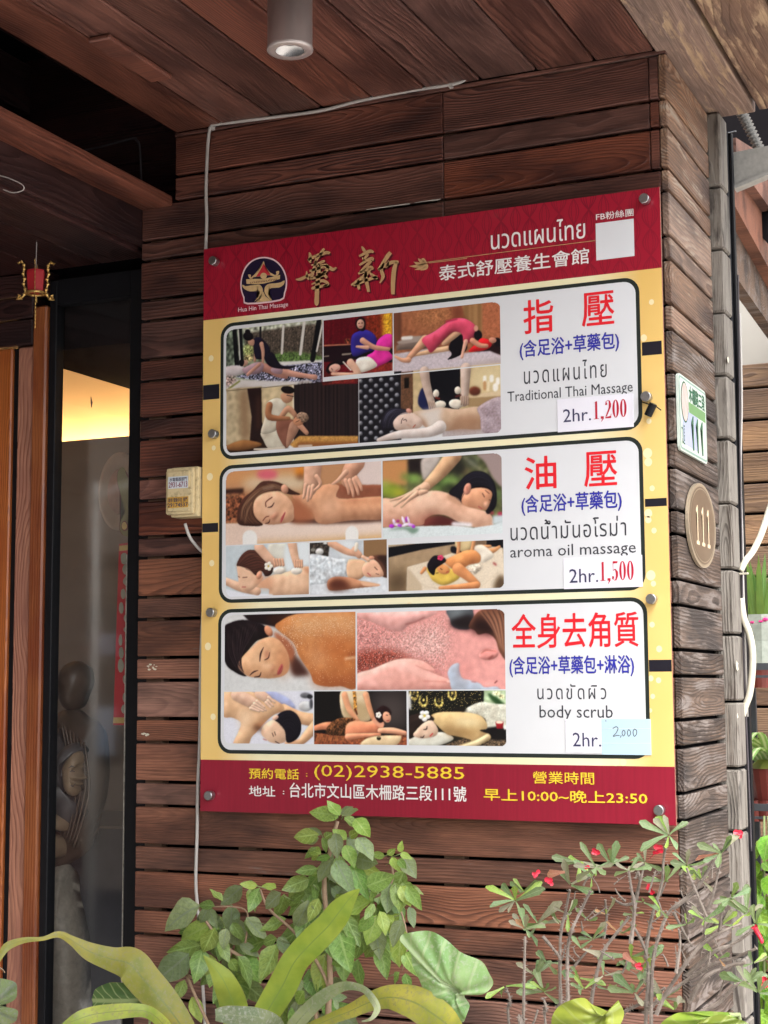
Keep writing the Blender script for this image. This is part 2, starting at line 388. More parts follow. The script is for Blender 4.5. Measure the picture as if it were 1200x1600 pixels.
box('front_bulkhead', -2.2, .5, .152, .18, 2.47, 3.2, MT['void'], room)
em = NT('cove_light'); em.b.inputs['Emission Color'].default_value = (1, .66, .33, 1); em.b.inputs["Emission Strength"].default_value = 11
cove = thing('cove_light_strip', 'warm glowing light strip hidden on the ledge behind the glass, plus an added fill tube', 'light', (-.8, RB-.06, zl-.03))
box('cove_fill_tube', -2.1, .45, RB-.075, RB-.045, zl-.028, zl-.012, em.m, cove)
em2 = NT('added_fill_light'); em2.b.inputs['Emission Color'].default_value = (1, .70, .40, 1); em2.b.inputs['Emission Strength'].default_value = 1.3
box('cove_fill_tube', -2.1, .45, .19, .21, 2.452, 2.466, em2.m, cove)  # added unseen fill tube, put in to light the statue from above

# ---------------------------------------------------------------- right background: plank fence, pale wall, roof timbers
YF = 1.9
fence = thing('plank_fence', 'brown horizontal plank screen behind the plant shelf at right', 'fence', (1.9, YF, 0))
fz = [onY(1180, y, YF).z for y in (566, 606, 656, 705, 754, 802, 852, 902, 951, 1002, 1053, 1104)]
dz = fz[-2]-fz[-1]
while fz[-1] > .15: fz.append(fz[-1]-dz)
for a, b in zip(fz, fz[1:]):
    board('plank', .2, 3.0, YF, YF+.02, b+.004, a-.004, MT['wood_fence'], fence, bev=.003, jit=.003)
box('backing_panel', .2, 3.0, YF+.025, YF+.04, 0, fz[0]-.01, MT['void'], fence)
pale = tag(box('pale_wall', -.5, 3.8, YF+.06, YF+.2, 0, 3.6, plain('pale_painted_wall', (.30, .285, .255), .8, var=.15, vscale=4)), 'cream painted wall rising behind the brown plank screen', 'wall')
roof = thing('rear_roof', 'dark rear roof with old timber rafters beside the block column', 'roof')
def slab(name, pts, ax, v, off, mat, par):
    P_ = [on(x, y, ax, v) for x, y in pts]; c = sum(P_, Vector())/len(P_)
    o = obj(name, prism_bm([q-c for q in P_], off), mat, par); o.location = c - (par.location if par else Vector()); return o
slab('rafter', [(1110, 240), (1143, 292), (1270, 535), (1270, 604), (1110, 375)], 0, .955, (-.03, 0, 0), MT['wood_side'], roof)
slab('rafter', [(1120, 230), (1160, 262), (1270, 470), (1270, 545), (1120, 270)], 0, .985, (-.03, 0, 0), MT['wood_low'], roof)
slab('rafter', [(1150, 215), (1190, 240), (1290, 415), (1290, 450), (1150, 250)], 0, 1.01, (-.03, 0, 0), MT['wood_low'], roof)
slab('roof_panel', [(1120, 120), (1300, 100), (1300, 480), (1120, 300)], 1, 1.1, (0, .02, 0), MT['void'], roof)
MT['bracket'] = plain('dirty_white_steel', (.42, .41, .38), .7, var=.35, vscale=90, bump=.2)
brk = thing('steel_bracket', 'dirty white flat steel bracket sticking out above the block column', 'bracket', tuple(onY(1160, 260, .50)))
slab('bracket_plate', [(1141, 239), (1260, 216), (1260, 243), (1147, 292)], 1, .50, (0, .012, 0), MT['bracket'], brk)
slab('bracket_flange', [(1147, 290), (1262, 241), (1262, 247), (1147, 295)], 1, .494, (0, .03, 0), MT['bracket'], brk)
# ribbed hose under the roof
hp = catmull([onY(1152, 165, .62), onY(1166, 190, .62), onY(1184, 228, .62), onY(1200, 262, .62)], 14)
rr = [.010 + .0035*(1 if i % 2 else -1) for i in range(len(hp))]
tag(obj('ribbed_hose', tube_me(hp, rr, 10), plain('grey_plastic', (.30, .29, .27), .6), smooth=False), 'grey ribbed hose running down under the rear roof', 'hose')

# ---------------------------------------------------------------- unseen left wing, added to hold light off the porch
wing = thing('added_shade_wall', 'unseen dark plank wall added left of the door to shade the porch', 'wall', (-1.6, -1.4, 0))
for k in range(21): board('plank', -1.62, -1.6, -1.6, .11, .002+k*.137, .002+k*.137+.130, MT['wood_dark'], wing, axis='y', bev=.002)
box('backing_panel', -1.66, -1.625, -1.6, .11, 0, 3.02, MT['void'], wing)
box('roof_fascia', -1.66, 1.36, YB-.03, YB-.002, ZC-.02, 3.3, MT['wood_dark'], wing)
box('porch_roof', -1.66, 1.36, YB, .6, 3.05, 3.12, MT['void'], wing)

# ---------------------------------------------------------------- across the street (seen mirrored in the glass pane)
YM = YD+.006
def mir(px, py, Y): p = onY(px, py, 2*YM-Y); return Vector((p.x, Y, p.z))
MT['opp'] = plain('pale_tile_facade', (.30, .24, .19), .6, var=.25, vscale=2)
MT['dkglass'] = plain('dark_window_glass', (.02, .022, .026), .1, var=.1)
c0 = mir(140, 1000, -8)
opp = thing('opposite_building', 'dim tiled shophouse across the street mirrored in the glass', 'building', (c0.x, -8, 0))
box('facade_wall', c0.x-9, c0.x+9, -12, -8, -.15, 7, MT['opp'], opp)
for fl in range(2):
    for k in range(7):
        x = c0.x-8+k*2.4
        box('window', x, x+1.5, -8.0, -7.95, .9+fl*2.9, 2.2+fl*2.9, MT['dkglass'], opp)
box('shutter', c0.x-1.6, c0.x-.2, -7.99, -7.94, -.1, 2.2, MT['blackpaint'], opp); box('awning', c0.x-3, c0.x+3, -8.0, -7.3, 2.5, 2.56, MT['blackpaint'], opp)
def hang_sign(px0, px1, py0, py1, c, label, Y=-7.2):
    a = mir(px0, py1, Y); b = mir(px1, py0, Y); x0, x1 = sorted((a.x, b.x))
    t = thing('shop_sign', label, 'sign', ((x0+x1)/2, Y, a.z), 'shop signs across the street')
    box('sign_face', x0, x1, Y-.05, Y+.03, a.z, b.z, plain('sign_paint_%d' % px0, c, .4), t, bev=.01)
    box('sign_arm', (x0+x1)/2-.02, (x0+x1)/2+.02, -7.99, Y-.051, a.z+.02, a.z+.06, MT['blackpaint'], t)
hang_sign(92, 126, 900, 938, (.85, .68, .05), 'yellow shop sign across the street mirrored in the glass')
hang_sign(90, 128, 992, 1030, (.6, .07, .05), 'red shop sign across the street mirrored in the glass')
hang_sign(150, 176, 1105, 1180, (.45, .52, .62), 'pale blue upright shop sign across the street mirrored in the glass')
hang_sign(146, 180, 990, 1025, (.42, .45, .55), 'grey blue canopy sign across the street mirrored in the glass', -7.6)
pp_ = mir(148, 1000, -5.5); up = thing('utility_pole', 'slim pale utility pole across the street mirrored in the glass', 'pole', (pp_.x, -5.5, -.15))
obj('pole_shaft', tube_me([(0, 0, 0), (0, 0, 3.0)], [.022, .019], 12), plain('pale_pole_paint', (.80, .77, .70), .5), up, smooth=True)
obj('pole_arm', tube_me([(0, 0, 2.9), (.35, 0, 3.0)], [.02, .02], 8), bpy.data.materials['pale_pole_paint'], up, smooth=True)
# ================================================================== MENU SIGN (flat print built as thin pieces on an acrylic board)
sign = thing('menu_sign', 'red and yellow massage price board with photographs fixed to the plank wall', 'sign', (.5, YS, 1.84))
MT['red_print'] = None
m = NT('red_header_print'); tc = m.n('ShaderNodeTexCoord').outputs['Object']; sx = m.n('ShaderNodeSeparateXYZ'); m.l(tc, sx.inputs[0])
# leaf damask: mirrored ogee curves with inner veins
def ogee(per_x, per_z, ph, amp, w, xo=0.):
    zc = m.math('MULTIPLY', m.math('ADD', sx.outputs[2], ph), 2*math.pi/per_z)
    sw = m.math('MULTIPLY', m.math('SINE', zc), amp)
    xx_ = m.math('ADD', sx.outputs[0], xo); a = m.math('PINGPONG', m.math('ADD', xx_, sw), per_x); b = m.math('PINGPONG', m.math('SUBTRACT', xx_, sw), per_x)
    d = m.math('MINIMUM', a, b)
    return m.math('LESS_THAN', d, w)
l1 = ogee(.030, .105, 0, .0148, .0015); l2 = ogee(.030, .105, .0, .0100, .0011); l3 = ogee(.030, .105, .0, .0050, .0010)
li = m.math('MAXIMUM', m.math('MAXIMUM', l1, l2), l3)
k1 = ogee(.030, .105, .02625, .0100, .0011, .03); k2 = ogee(.030, .105, .02625, .0050, .0010, .03); li = m.math('MAXIMUM', li, m.math('MAXIMUM', k1, k2))
li = m.math('MULTIPLY', li, m.math('MULTIPLY_ADD', m.noise(tc, 9, 2), .9, -.05))
m.base(m.mix(li, lin('#a0182f'), lin('#640d22'))); m.rough(.28); m.b.inputs['Coat Weight'].default_value = .25
MT['red_print'] = m.m
m = NT('red_footer_print'); tc = m.n('ShaderNodeTexCoord').outputs['Object']
f = m.noise(m.vmath('MULTIPLY', tc, (150, 1, 9)), 1., 3)
m.base(m.mix(f, lin('#80172a'), lin('#9c2036'))); m.rough(.3); MT['red_foot'] = m.m
m = NT('yellow_print'); tc = m.n('ShaderNodeTexCoord').outputs['Object']
sx = m.n('ShaderNodeSeparateXYZ'); m.l(tc, sx.inputs[0])
# golden at both sides, cream between the panels; print colours of the board itself
side = m.ramp(m.math('ABSOLUTE', sx.outputs[0]), [(.36, 0), (.46, 1)])
f = m.noise(tc, 3.5, 2)
cm = m.mix(f, lin('#efe3b0'), lin('#f6f0d2')); go = m.mix(f, lin('#e6b860'), lin('#f0cf86'))
m.base(m.mix(side, cm, go)); m.rough(.3); m.b.inputs['Coat Weight'].default_value = .2; MT['yellow'] = m.m
MT['white_print'] = plain('white_print', lin('#dddee0'), .3, var=.035, vscale=8)
MT['black_print'] = plain('black_green_print', lin('#222a26'), .35, var=.1)
MT['bar_black'] = plain('black_bar_print', lin('#191722'), .35)
MT['acryl_edge'] = plain('acrylic_edge', (.35, .16, .12), .25)
MT['gold_print'] = plain('tan_gold_print', lin('#c29a6c'), .4, var=.12, vscale=40)
MT['shadow_print'] = plain('dark_red_print_outline', lin('#5c0f20'), .4)
MT['ink_white'] = plain('white_ink', lin('#ece6e2'), .4, var=.02)
MT['ink_red'] = plain('red_ink', lin('#e6202c'), .35, var=.02)
MT['ink_blue'] = plain('blue_ink', lin('#2b2fae'), .35, var=.05)
MT['ink_navy'] = plain('dark_blue_outline_ink', lin('#3b3a5c'), .35, var=.05)
MT['ink_black'] = plain('charcoal_ink', lin('#3a3b42'), .35, var=.05)
MT['ink_yellow'] = plain('yellow_ink', lin('#f2cf3a'), .35, var=.03)
MT['ink_price'] = plain('crimson_ink', lin('#c01f38'), .35, var=.05)
MT['sticker'] = plain('glossy_white_sticker', lin('#eceaf2'), .25, var=.015)
MT['note'] = plain('pale_blue_paper', lin('#b9d3e2'), .5, var=.05, vscale=14)
MT['emblem_navy'] = plain('navy_print', lin('#1d1230'), .4, var=.2); MT['emblem_rim'] = plain('pinkish_white_print', lin('#e8c8cc'), .4); MT['emblem_gold'] = plain('emblem_gold', lin('#cfae7c'), .4, var=.25, vscale=140); MT['emblem_red'] = plain('emblem_red', lin('#c8323c'), .4, var=.25, vscale=200)
MT['bokeh'] = plain('pale_dot_print', lin('#f3e2b4'), .35, var=.05)
SW0, SW1 = 0., 1.; SZ0, SZ1 = 1.2457, 2.4402
def S(px, py): p = onY(px, py, YS); return p.x, p.z
layer = {'bg': .0002, 'panel': .0004, 'inner': .0006, 'photo': .0008, 'ink': .0010, 'ink2': .0012, 'ink3': .0014, 'stk': .0018, 'stk2': .0021, 'stk3': .0024}
def flat(name, pts2, mat, lay, par=sign, holes=False):
    y = YS-layer[lay]; c = Vector(((min(p[0] for p in pts2)+max(p[0] for p in pts2))/2, y, (min(p[1] for p in pts2)+max(p[1] for p in pts2))/2))
    o = obj(name, poly_bm([(p[0]-c.x, 0, p[1]-c.z) for p in pts2][::-1]), mat, par)
    for q in o.data.polygons: pass
    o.location = c - sign.location if par is sign else c-par.location-sign.location if par.parent is sign else c-par.location
    return o
def rrect(x0, x1, z0, z1, r, k=6):
    out = []
    for cx, cz, a0 in ((x1-r, z1-r, 0), (x0+r, z1-r, 90), (x0+r, z0+r, 180), (x1-r, z0+r, 270)):
        for j in range(k+1):
            a = rad(a0+90*j/k); out.append((cx+r*math.cos(a), cz+r*math.sin(a)))
    return out
def circle(cx, cz, rx, rz=None, n=28): rz = rz or rx; return [(cx+rx*math.cos(2*math.pi*k/n), cz+rz*math.sin(2*math.pi*k/n)) for k in range(n)]
box('acrylic_board', SW0, SW1, YS, YS+.005, SZ0, SZ1, MT['acryl_edge'], sign)
hz = S(700, 455)[1]; hz = (S(318, 502)[1]+S(1033, 417)[1])/2; fz_ = (S(313, 1186)[1]+S(1052, 1199)[1])/2
flat('yellow_background', [(0, fz_), (1, fz_), (1, hz), (0, hz)], MT['yellow'], 'bg')
o = flat('header_band', [(0, hz+.0), (1, hz), (1, SZ1), (0, SZ1)], MT['red_print'], 'bg')
flat('footer_band', [(0, SZ0), (1, SZ0), (1, fz_), (0, fz_)], MT['red_foot'], 'bg')
PAN = []
for L, R, T, B in (((344.5, 610), (1001.5, 550), (993, 432.5), (352, 718.5)), ((342.5, 830), (1006.5, 800), (992, 681.5), (890, 925.6)), ((341, 1000), (1014, 1060), (997, 933), (1000, 1186))):
    x0, x1 = S(*L)[0], S(*R)[0]; z1, z0 = S(*T)[1], S(*B)[1]; PAN.append((x0, x1, z0, z1))
    pn = flat('price_panel', rrect(x0, x1, z0, z1, .030), MT['black_print'], 'panel')
    b = .0075; flat('panel_face', rrect(x0+b, x1-b, z0+b, z1-b, .024), MT['white_print'], 'inner')
for a, b_, z1, z0 in (((316, 602), (343, 602), (320, 602), (320, 625)), ((1003, 540), (1034, 540), (1020, 533.5), (1020, 554.5)), ((316, 820), (341, 820), (320, 818), (320, 832)),
                      ((1008, 790), (1042, 790), (1020, 779), (1020, 791.5)), ((1014, 1040), (1050, 1040), (1025, 1031), (1025, 1049.5))):
    flat('black_bar', [(max(0.0005, S(*a)[0]), S(*z0)[1]), (min(.9995, S(*b_)[0]), S(*z0)[1]), (min(.9995, S(*b_)[0]), S(*z1)[1]), (max(.0005, S(*a)[0]), S(*z1)[1])], MT['bar_black'], 'panel')
# pale round print dots on the golden margins
dots = [(1018, 472, 4), (1006, 528, 5), (1014, 658, 4), (1012, 708, 7), (1013, 722, 6), (1019, 763, 4), (1013, 802, 6), (1013, 812, 5), (1022, 829, 4), (1017, 899, 7), (1021, 912, 4), (1019, 976, 4), (1030, 1014, 4.5),
        (1017, 1060, 4), (1029, 1063, 4), (1020, 1088, 3.5), (1016, 1110, 3), (330, 560, 5), (334, 700, 4), (328, 745, 6), (331, 880, 5), (325, 1010, 6), (333, 1120, 5), (900, 446, 5), (760, 928, 4), (640, 946, 5), (500, 725, 4), (962, 1190, 6), (974, 1191, 5)]
bm = bmesh.new()
for i, (u, v, r) in enumerate(dots):
    x, z = S(u, v); r = r*.00125
    vs_ = [bm.verts.new((a-.5, 0, c-1.84)) for a, c in circle(x, z, r, r*1.1, 14)][::-1]; bm.faces.new(vs_)
o = obj('pale_print_dots', bm, MT['bokeh'], sign); o.location = (0, -.0003, 0); o['kind'] = 'stuff'

# ---- lettering
fontcache = {}
def text_mesh(body, off=0., shear=0., space=1.):
    c = bpy.data.curves.new('lettering', 'FONT'); c.body = body; c.size = 1; c.resolution_u = 2; c.shear = shear; c.space_character = space
    o = bpy.data.objects.new('lettering', c); COL.objects.link(o)
    dg = bpy.context.evaluated_depsgraph_get(); dg.update()
    me = bpy.data.meshes.new_from_object(o.evaluated_get(dg)); bpy.data.objects.remove(o); bpy.data.curves.remove(c); return me
def embolden(me, d, rx=1.):
    """bold lettering: the glyph faces repeated a hair apart, each a touch further out"""
    n = len(me.vertices); co = np.empty(n*3, np.float32); me.vertices.foreach_get('co', co); co = co.reshape(-1, 3)
    F = [list(p.vertices) for p in me.polygons]; V = []; FF = []
    for k, (a, b) in enumerate(((0, 0), (1, 0), (-1, 0), (0, 1), (0, -1), (.7, .7), (-.7, .7), (.7, -.7), (-.7, -.7))):
        V.append(co + np.array([a*d*rx, -k*.000012, b*d])); FF += [[i+k*n for i in f] for f in F]
    m2 = bpy.data.meshes.new(me.name); m2.from_pydata(np.concatenate(V).tolist(), [], FF); m2.update(); return m2
def text_fit(body, x0, x1, z0, z1, mat, lay='ink', off=0., par=sign, name='lettering', grow=0., space=1.):
    """lettering stretched to fill the rectangle x0..x1, z0..z1 of the board"""
    me = text_mesh(body, off, 0, space); n = len(me.vertices); co = np.empty(n*3, np.float32); me.vertices.foreach_get('co', co); co = co.reshape(-1, 3)
    a, b = co.min(0), co.max(0); W_, H_ = b[0]-a[0], b[1]-a[1]
    x0 -= grow; x1 += grow; z0 -= grow; z1 += grow
    xs_ = (co[:, 0]-a[0])/W_*(x1-x0) - (x1-x0)/2; zs_ = (co[:, 1]-a[1])/H_*(z1-z0) - (z1-z0)/2
    out = np.stack([xs_, np.zeros(n), zs_], 1).astype(np.float32); me.vertices.foreach_set('co', out.ravel()); me.update()
    if off > 0: me = embolden(me, off*(z1-z0)/H_*.55)
    me.materials.clear(); o = obj(name, me, mat, par)
    o.location = Vector(((x0+x1)/2, YS-layer[lay], (z0+z1)/2)) - sign.location
    return o
def T(body, BL, R, TP, mat, lay='ink', off=.0, zf=None, grow=0., space=1.):
    c = (lambda p: zf(*p)) if zf else (lambda p: p)
    x0, z0 = S(*c(BL)); x1, _ = S(*c(R)); _, z1 = S(*c(TP))
    return text_fit(body, x0, x1, z0, z1, MT[mat], lay, off, grow=grow, space=space)
Zh = zoomf(660, 280, 3); Z4 = zoomf(770, 440, 4.138); Z5 = zoomf(770, 690, 4.138); Z6 = zoomf(770, 930, 4.138); Z7 = zoomf(300, 1170, 3.077); Z8 = zoomf(690, 1170, 3.077)
T('นวดแผนไทย', (323, 332), (764, 270), (635, 190), 'ink_white', off=.006, zf=Zh)
T('泰式舒壓養生會館', (80, 478), (782, 385), (782, 320), 'ink_white', off=.020, zf=Zh)
T('FB粉絲團', (815, 195), (990, 170), (990, 137), 'ink_white', off=.014, zf=Zh)
T('指', (203, 340), (392, 300), (392, 106), 'ink_red', off=.020, zf=Z4)
T('壓', (580, 292), (786, 250), (786, 57), 'ink_red', off=.016, zf=Z4)
T('油', (211, 312), (411, 280), (411, 90), 'ink_red', off=.020, zf=Z5)
T('壓', (595, 292), (804, 260), (804, 58), 'ink_red', off=.016, zf=Z5)
T('全身去角質', (126, 346), (944, 330), (944, 104), 'ink_red', off=.016, zf=Z6)
for zf_, bl, r_, tp, tx in ((Z4, (178, 508), (815, 400), (815, 322), '(含足浴+草藥包)'), (Z5, (190, 478), (832, 400), (832, 314), '(含足浴+草藥包)'), (Z6, (112, 528), (912, 480), (912, 388), '(含足浴+草藥包+淋浴)')):
    T(tx, bl, r_, tp, 'ink_navy', off=.026, zf=zf_, grow=.0005); T(tx, bl, r_, tp, 'ink_blue', 'ink2', off=.006, zf=zf_)
T('นวดแผนไทย', (203, 665), (738, 600), (575, 507), 'ink_black', off=.0, zf=Z4, space=1.25)
T('นวดน้ำมันอโรม่า', (116, 642), (864, 600), (795, 480), 'ink_black', off=0, zf=Z5, space=1.1)
T('นวดขัดผิว', (290, 674), (735, 640), (735, 572), 'ink_black', off=0, zf=Z6, space=1.25)
T('Traditional Thai Massage', (97, 800), (906, 700), (575, 672), 'ink_black', off=-.006, zf=Z4)
T('aroma oil massage', (114, 775), (926, 700), (495, 662), 'ink_black', off=-.006, zf=Z5)
T('body scrub', (304, 818), (778, 800), (750, 712), 'ink_black', off=-.004, zf=Z6)
T('預約電話', (275, 143), (515, 130), (515, 97), 'ink_yellow', off=.020, zf=Z7)
T(':', (549, 133), (556, 133), (556, 117), 'ink_yellow', off=.012, zf=Z7)
x0, z0 = S(*Z7(588, 150)); x1, _ = S(*Z8(110, 150)); _, z1 = S(*Z7(600, 76)); text_fit('(02)2938-5885', x0, x1, z0, z1, MT['ink_yellow'], 'ink', .0)
T('地址', (275, 226), (401, 210), (401, 180), 'ink_white', off=.020, zf=Z7)
T(':', (438, 218), (445, 218), (445, 202), 'ink_white', off=.012, zf=Z7)
x0, z0 = S(*Z7(471, 233)); x1, z1 = S(*Z8(119, 181)); text_fit('台北市文山區木柵路三段111號', x0, x1, z0, z1, MT['ink_white'], 'ink', .020)
T('營業時間', (440, 166), (734, 160), (734, 113), 'ink_yellow', off=.012, zf=Z8)
T('早上10:00~晚上23:50', (204, 248), (990, 270), (990, 208), 'ink_yellow', off=.026, zf=Z8)
T('Hua Hin Thai Massage', (218, 1000), (736, 960), (232, 938), 'emblem_rim', off=.02, zf=zoomf(340, 340, 6.667))
# header line and leaf
Z3 = zoomf(300, 280, 3)
def polyS(name, pts, mat, lay, zf, smooth=3, par=sign):
    pp = [S(*zf(*p)) for p in (catmull(pts, smooth, True) if smooth > 1 else pts)]
    return flat(name, pp, MT[mat], lay, par)
def strokeS(name, pts, ws, mat, lay, zf, k=5):
    """a brush stroke with changing width"""
    q = catmull([(*p, w) for p, w in zip(pts, ws)], k); L_, R_ = [], []
    for i, (x, y, w) in enumerate(q):
        a = q[max(i-1, 0)]; b = q[min(i+1, len(q)-1)]; dx, dy = b[0]-a[0], b[1]-a[1]; l = math.hypot(dx, dy) or 1
        L_.append((x-dy/l*w/2, y+dx/l*w/2)); R_.append((x+dy/l*w/2, y-dx/l*w/2))
    PP = [S(*zf(*p)) for p in L_]; QQ = [S(*zf(*p)) for p in R_]; n = len(PP)
    c = Vector((sum(p[0] for p in PP)/n, YS-layer[lay], sum(p[1] for p in PP)/n)); bm = bmesh.new()
    A = [bm.verts.new((p[0]-c.x, 0, p[1]-c.z)) for p in PP]; B = [bm.verts.new((p[0]-c.x, 0, p[1]-c.z)) for p in QQ]
    for i in range(n-1):
        f = bm.faces.new((A[i], A[i+1], B[i+1], B[i]))
    bmesh.ops.recalc_face_normals(bm, faces=bm.faces[:])
    o = obj(name, bm, MT[mat], sign); o.location = c-sign.location; return o
strokeS('gold_line', [(20, 390), (400, 340), (812, 288)], [3, 3, 3], 'gold_print', 'ink', Zh)
strokeS('gold_line', [(1110, 393), (1200, 383), (1290, 371)], [3, 3, 3], 'gold_print', 'ink', Z3)
for (a, b, c) in (((1100, 396), (1075, 385), (1060, 372)), ((1100, 396), (1065, 398), (1040, 388)), ((1100, 396), (1060, 408), (1020, 408)), ((1102, 398), (1080, 415), (1045, 425)), ((1104, 396), (1085, 378), (1078, 372)), ((1106, 399), (1098, 416), (1072, 428))):
    strokeS('leaf_emblem', [a, b, c], [2, 15, 2], 'gold_print', 'ink', Z3)
x0, z1 = S(*Zh(812, 208)); x1, z0 = S(*Zh(995, 360)); flat('white_square', [(x0, z0), (x1, z0), (x1, z1), (x0, z1)], MT['white_print'], 'inner')
# ---- calligraphy 華 新, stroke by stroke with the brush's thick and thin
Zc = zoomf(360, 370, 4)
HUA = [([(492, 98), (500, 115), (498, 150), (505, 162)], [5, 14, 16, 8]), ([(485, 148), (520, 128), (600, 100), (622, 105)], [8, 15, 17, 12]), ([(562, 118), (572, 95), (588, 75)], [12, 16, 10]), ([(556, 120), (540, 140), (530, 165)], [14, 16, 12]),
       ([(505, 178), (540, 172), (580, 155), (592, 150)], [6, 12, 14, 8]), ([(535, 150), (528, 185), (516, 225), (508, 260)], [10, 15, 17, 12]), ([(410, 267), (440, 265), (480, 246), (505, 235)], [6, 16, 14, 12]), ([(478, 215), (480, 250), (492, 268)], [5, 12, 10]),
       ([(495, 215), (545, 200), (600, 185), (640, 205), (664, 192)], [10, 14, 16, 18, 6]), ([(555, 180), (600, 178), (608, 200), (570, 240), (530, 250)], [8, 14, 16, 14, 8]), ([(500, 262), (545, 252), (585, 240), (605, 258)], [12, 15, 15, 14]), ([(545, 235), (580, 225), (600, 215)], [8, 12, 8]),
       ([(508, 298), (540, 285), (580, 275), (612, 296), (580, 310)], [6, 12, 16, 14, 6]), ([(508, 325), (530, 318), (575, 308), (612, 298)], [10, 18, 14, 8]), ([(556, 168), (552, 220), (546, 290), (542, 360), (540, 415), (539, 432)], [12, 22, 22, 22, 22, 3])]
XIN = [([(822, 60), (832, 78), (842, 92)], [6, 16, 14]), ([(806, 122), (840, 105), (875, 90), (896, 98)], [10, 15, 18, 10]), ([(862, 108), (845, 130), (833, 150)], [14, 13, 8]), ([(826, 130), (838, 152)], [8, 12]), ([(808, 178), (850, 150), (888, 135), (890, 150)], [10, 15, 16, 8]), ([(880, 150), (850, 185), (812, 222)], [14, 18, 12]),
       ([(800, 232), (845, 210), (880, 190), (892, 205)], [10, 18, 16, 10]), ([(880, 200), (835, 250), (790, 285), (755, 302)], [12, 22, 22, 8]), ([(770, 308), (820, 282), (880, 262), (920, 250)], [8, 16, 16, 12]), ([(845, 215), (848, 260), (856, 300), (866, 345)], [14, 18, 18, 14]), ([(800, 268), (800, 300), (806, 330)], [8, 16, 12]), ([(870, 225), (900, 250), (922, 262)], [8, 18, 8]),
       ([(1002, 98), (985, 120), (955, 165), (925, 205)], [18, 22, 18, 10]), ([(960, 165), (945, 210), (955, 250), (935, 290)], [8, 16, 18, 5]), ([(925, 208), (960, 185), (1010, 160), (1052, 158)], [8, 16, 18, 14]), ([(990, 150), (985, 175), (970, 195)], [6, 12, 6]), ([(1040, 160), (1026, 200), (1018, 280), (1017, 360)], [14, 22, 22, 18])]
for ch in (HUA, XIN):
    for pts, ws in ch:
        ws = [w*1.22 for w in ws]
        strokeS('brush_shadow', [(x+9, y+10) for x, y in pts], ws, 'shadow_print', 'panel', Zc, 4)
        strokeS('brush_stroke', pts, ws, 'gold_print', 'ink', Zc, 4)
# ---- round emblem
Zl = zoomf(340, 340, 6.667)
ring = [(310, 905), (270, 840), (240, 740), (245, 630), (285, 520), (350, 450), (430, 415), (520, 412), (610, 445), (680, 520), (718, 610), (725, 700), (705, 790), (655, 868)]
inn = [(318, 888), (282, 830), (254, 740), (258, 635), (296, 532), (358, 464), (433, 431), (518, 428), (602, 459), (668, 530), (704, 613), (711, 700), (692, 783), (648, 852)]
MT['leaf_dark_red'] = plain('maroon_print', lin('#5a1424'), .4)
polyS('emblem_rim', ring, 'emblem_rim', 'panel', Zl); polyS('emblem_ground', inn, 'emblem_navy', 'inner', Zl)
polyS('emblem_roof', [(482, 452), (500, 510), (545, 570), (615, 608), (600, 615), (540, 600), (375, 622), (340, 632), (390, 590), (445, 530)], 'emblem_gold', 'photo', Zl, 1)
polyS('emblem_roof_tiles', [(482, 480), (500, 535), (555, 596), (480, 604), (400, 618), (440, 560)], 'emblem_red', 'ink', Zl, 1)
polyS('emblem_finial', [(318, 595), (350, 598), (345, 620), (375, 628), (345, 640), (330, 625)], 'emblem_gold', 'photo', Zl, 2)
polyS('emblem_finial', [(642, 556), (610, 565), (615, 590), (590, 605), (620, 605), (640, 585)], 'emblem_gold', 'photo', Zl, 2)
polyS('emblem_bud', circle(482, 608, 34, 32, 12), 'emblem_gold', 'ink2', Zl, 2)
polyS('emblem_ribbon', [(300, 645), (390, 640), (480, 640), (570, 620), (655, 598), (652, 640), (570, 668), (480, 690), (390, 695), (305, 692)], 'emblem_gold', 'ink3', Zl, 1)
x0, z0 = S(*Zl(342, 690)); x1, _ = S(*Zl(622, 650)); _, z1 = S(*Zl(540, 632)); text_fit('นวดแผนไทย', x0, x1, z0, z1-.002, MT['leaf_dark_red'], 'stk', .012)
polyS('emblem_hand', [(262, 698), (290, 715), (340, 708), (400, 702), (440, 700), (470, 735), (470, 790), (430, 840), (380, 880), (430, 820), (440, 770), (400, 765), (340, 770), (290, 750), (262, 722)], 'emblem_gold', 'photo', Zl, 2)
polyS('emblem_hand', [(700, 655), (660, 675), (600, 685), (540, 690), (500, 715), (488, 760), (500, 800), (540, 850), (570, 865), (535, 815), (528, 770), (560, 735), (640, 730), (690, 700)], 'emblem_gold', 'photo', Zl, 2)
polyS('emblem_base', [(478, 770), (500, 820), (560, 868), (500, 875), (400, 885), (450, 840)], 'emblem_gold', 'ink', Zl, 1)

# ---- price stickers
def rectS(name, tl, br, mat, lay, zf):
    if lay in ('stk', 'stk2'):
        x0, z1 = S(*zf(*tl)); x1, z0 = S(*zf(*br)); return box(name, x0, x1, YS-layer[lay], YS-layer['inner']-.00005, z0, z1, MT[mat], sign)
    x0, z1 = S(*zf(*tl)); x1, z0 = S(*zf(*br)); return flat(name, [(x0, z0), (x1, z0), (x1, z1), (x0, z1)], MT[mat], lay)
rectS('price_sticker', (418, 763), (913, 939), 'sticker', 'stk', Z4)
rectS('price_sticker', (458, 753), (971, 938), 'sticker', 'stk', Z5)
rectS('price_sticker', (470, 800), (708, 1019), 'sticker', 'stk', Z6)
rectS('price_note', (703, 800), (1026, 1034), 'note', 'stk2', Z6)
for y in (860, 955): strokeS('note_rule', [(706, y), (860, y+2), (1024, y+1)], [2, 2, 2], 'white_print', 'stk3', Z6, 2)
T('2hr.', (458, 912), (638, 900), (530, 822), 'ink_navy', 'stk3', .0, Z4)
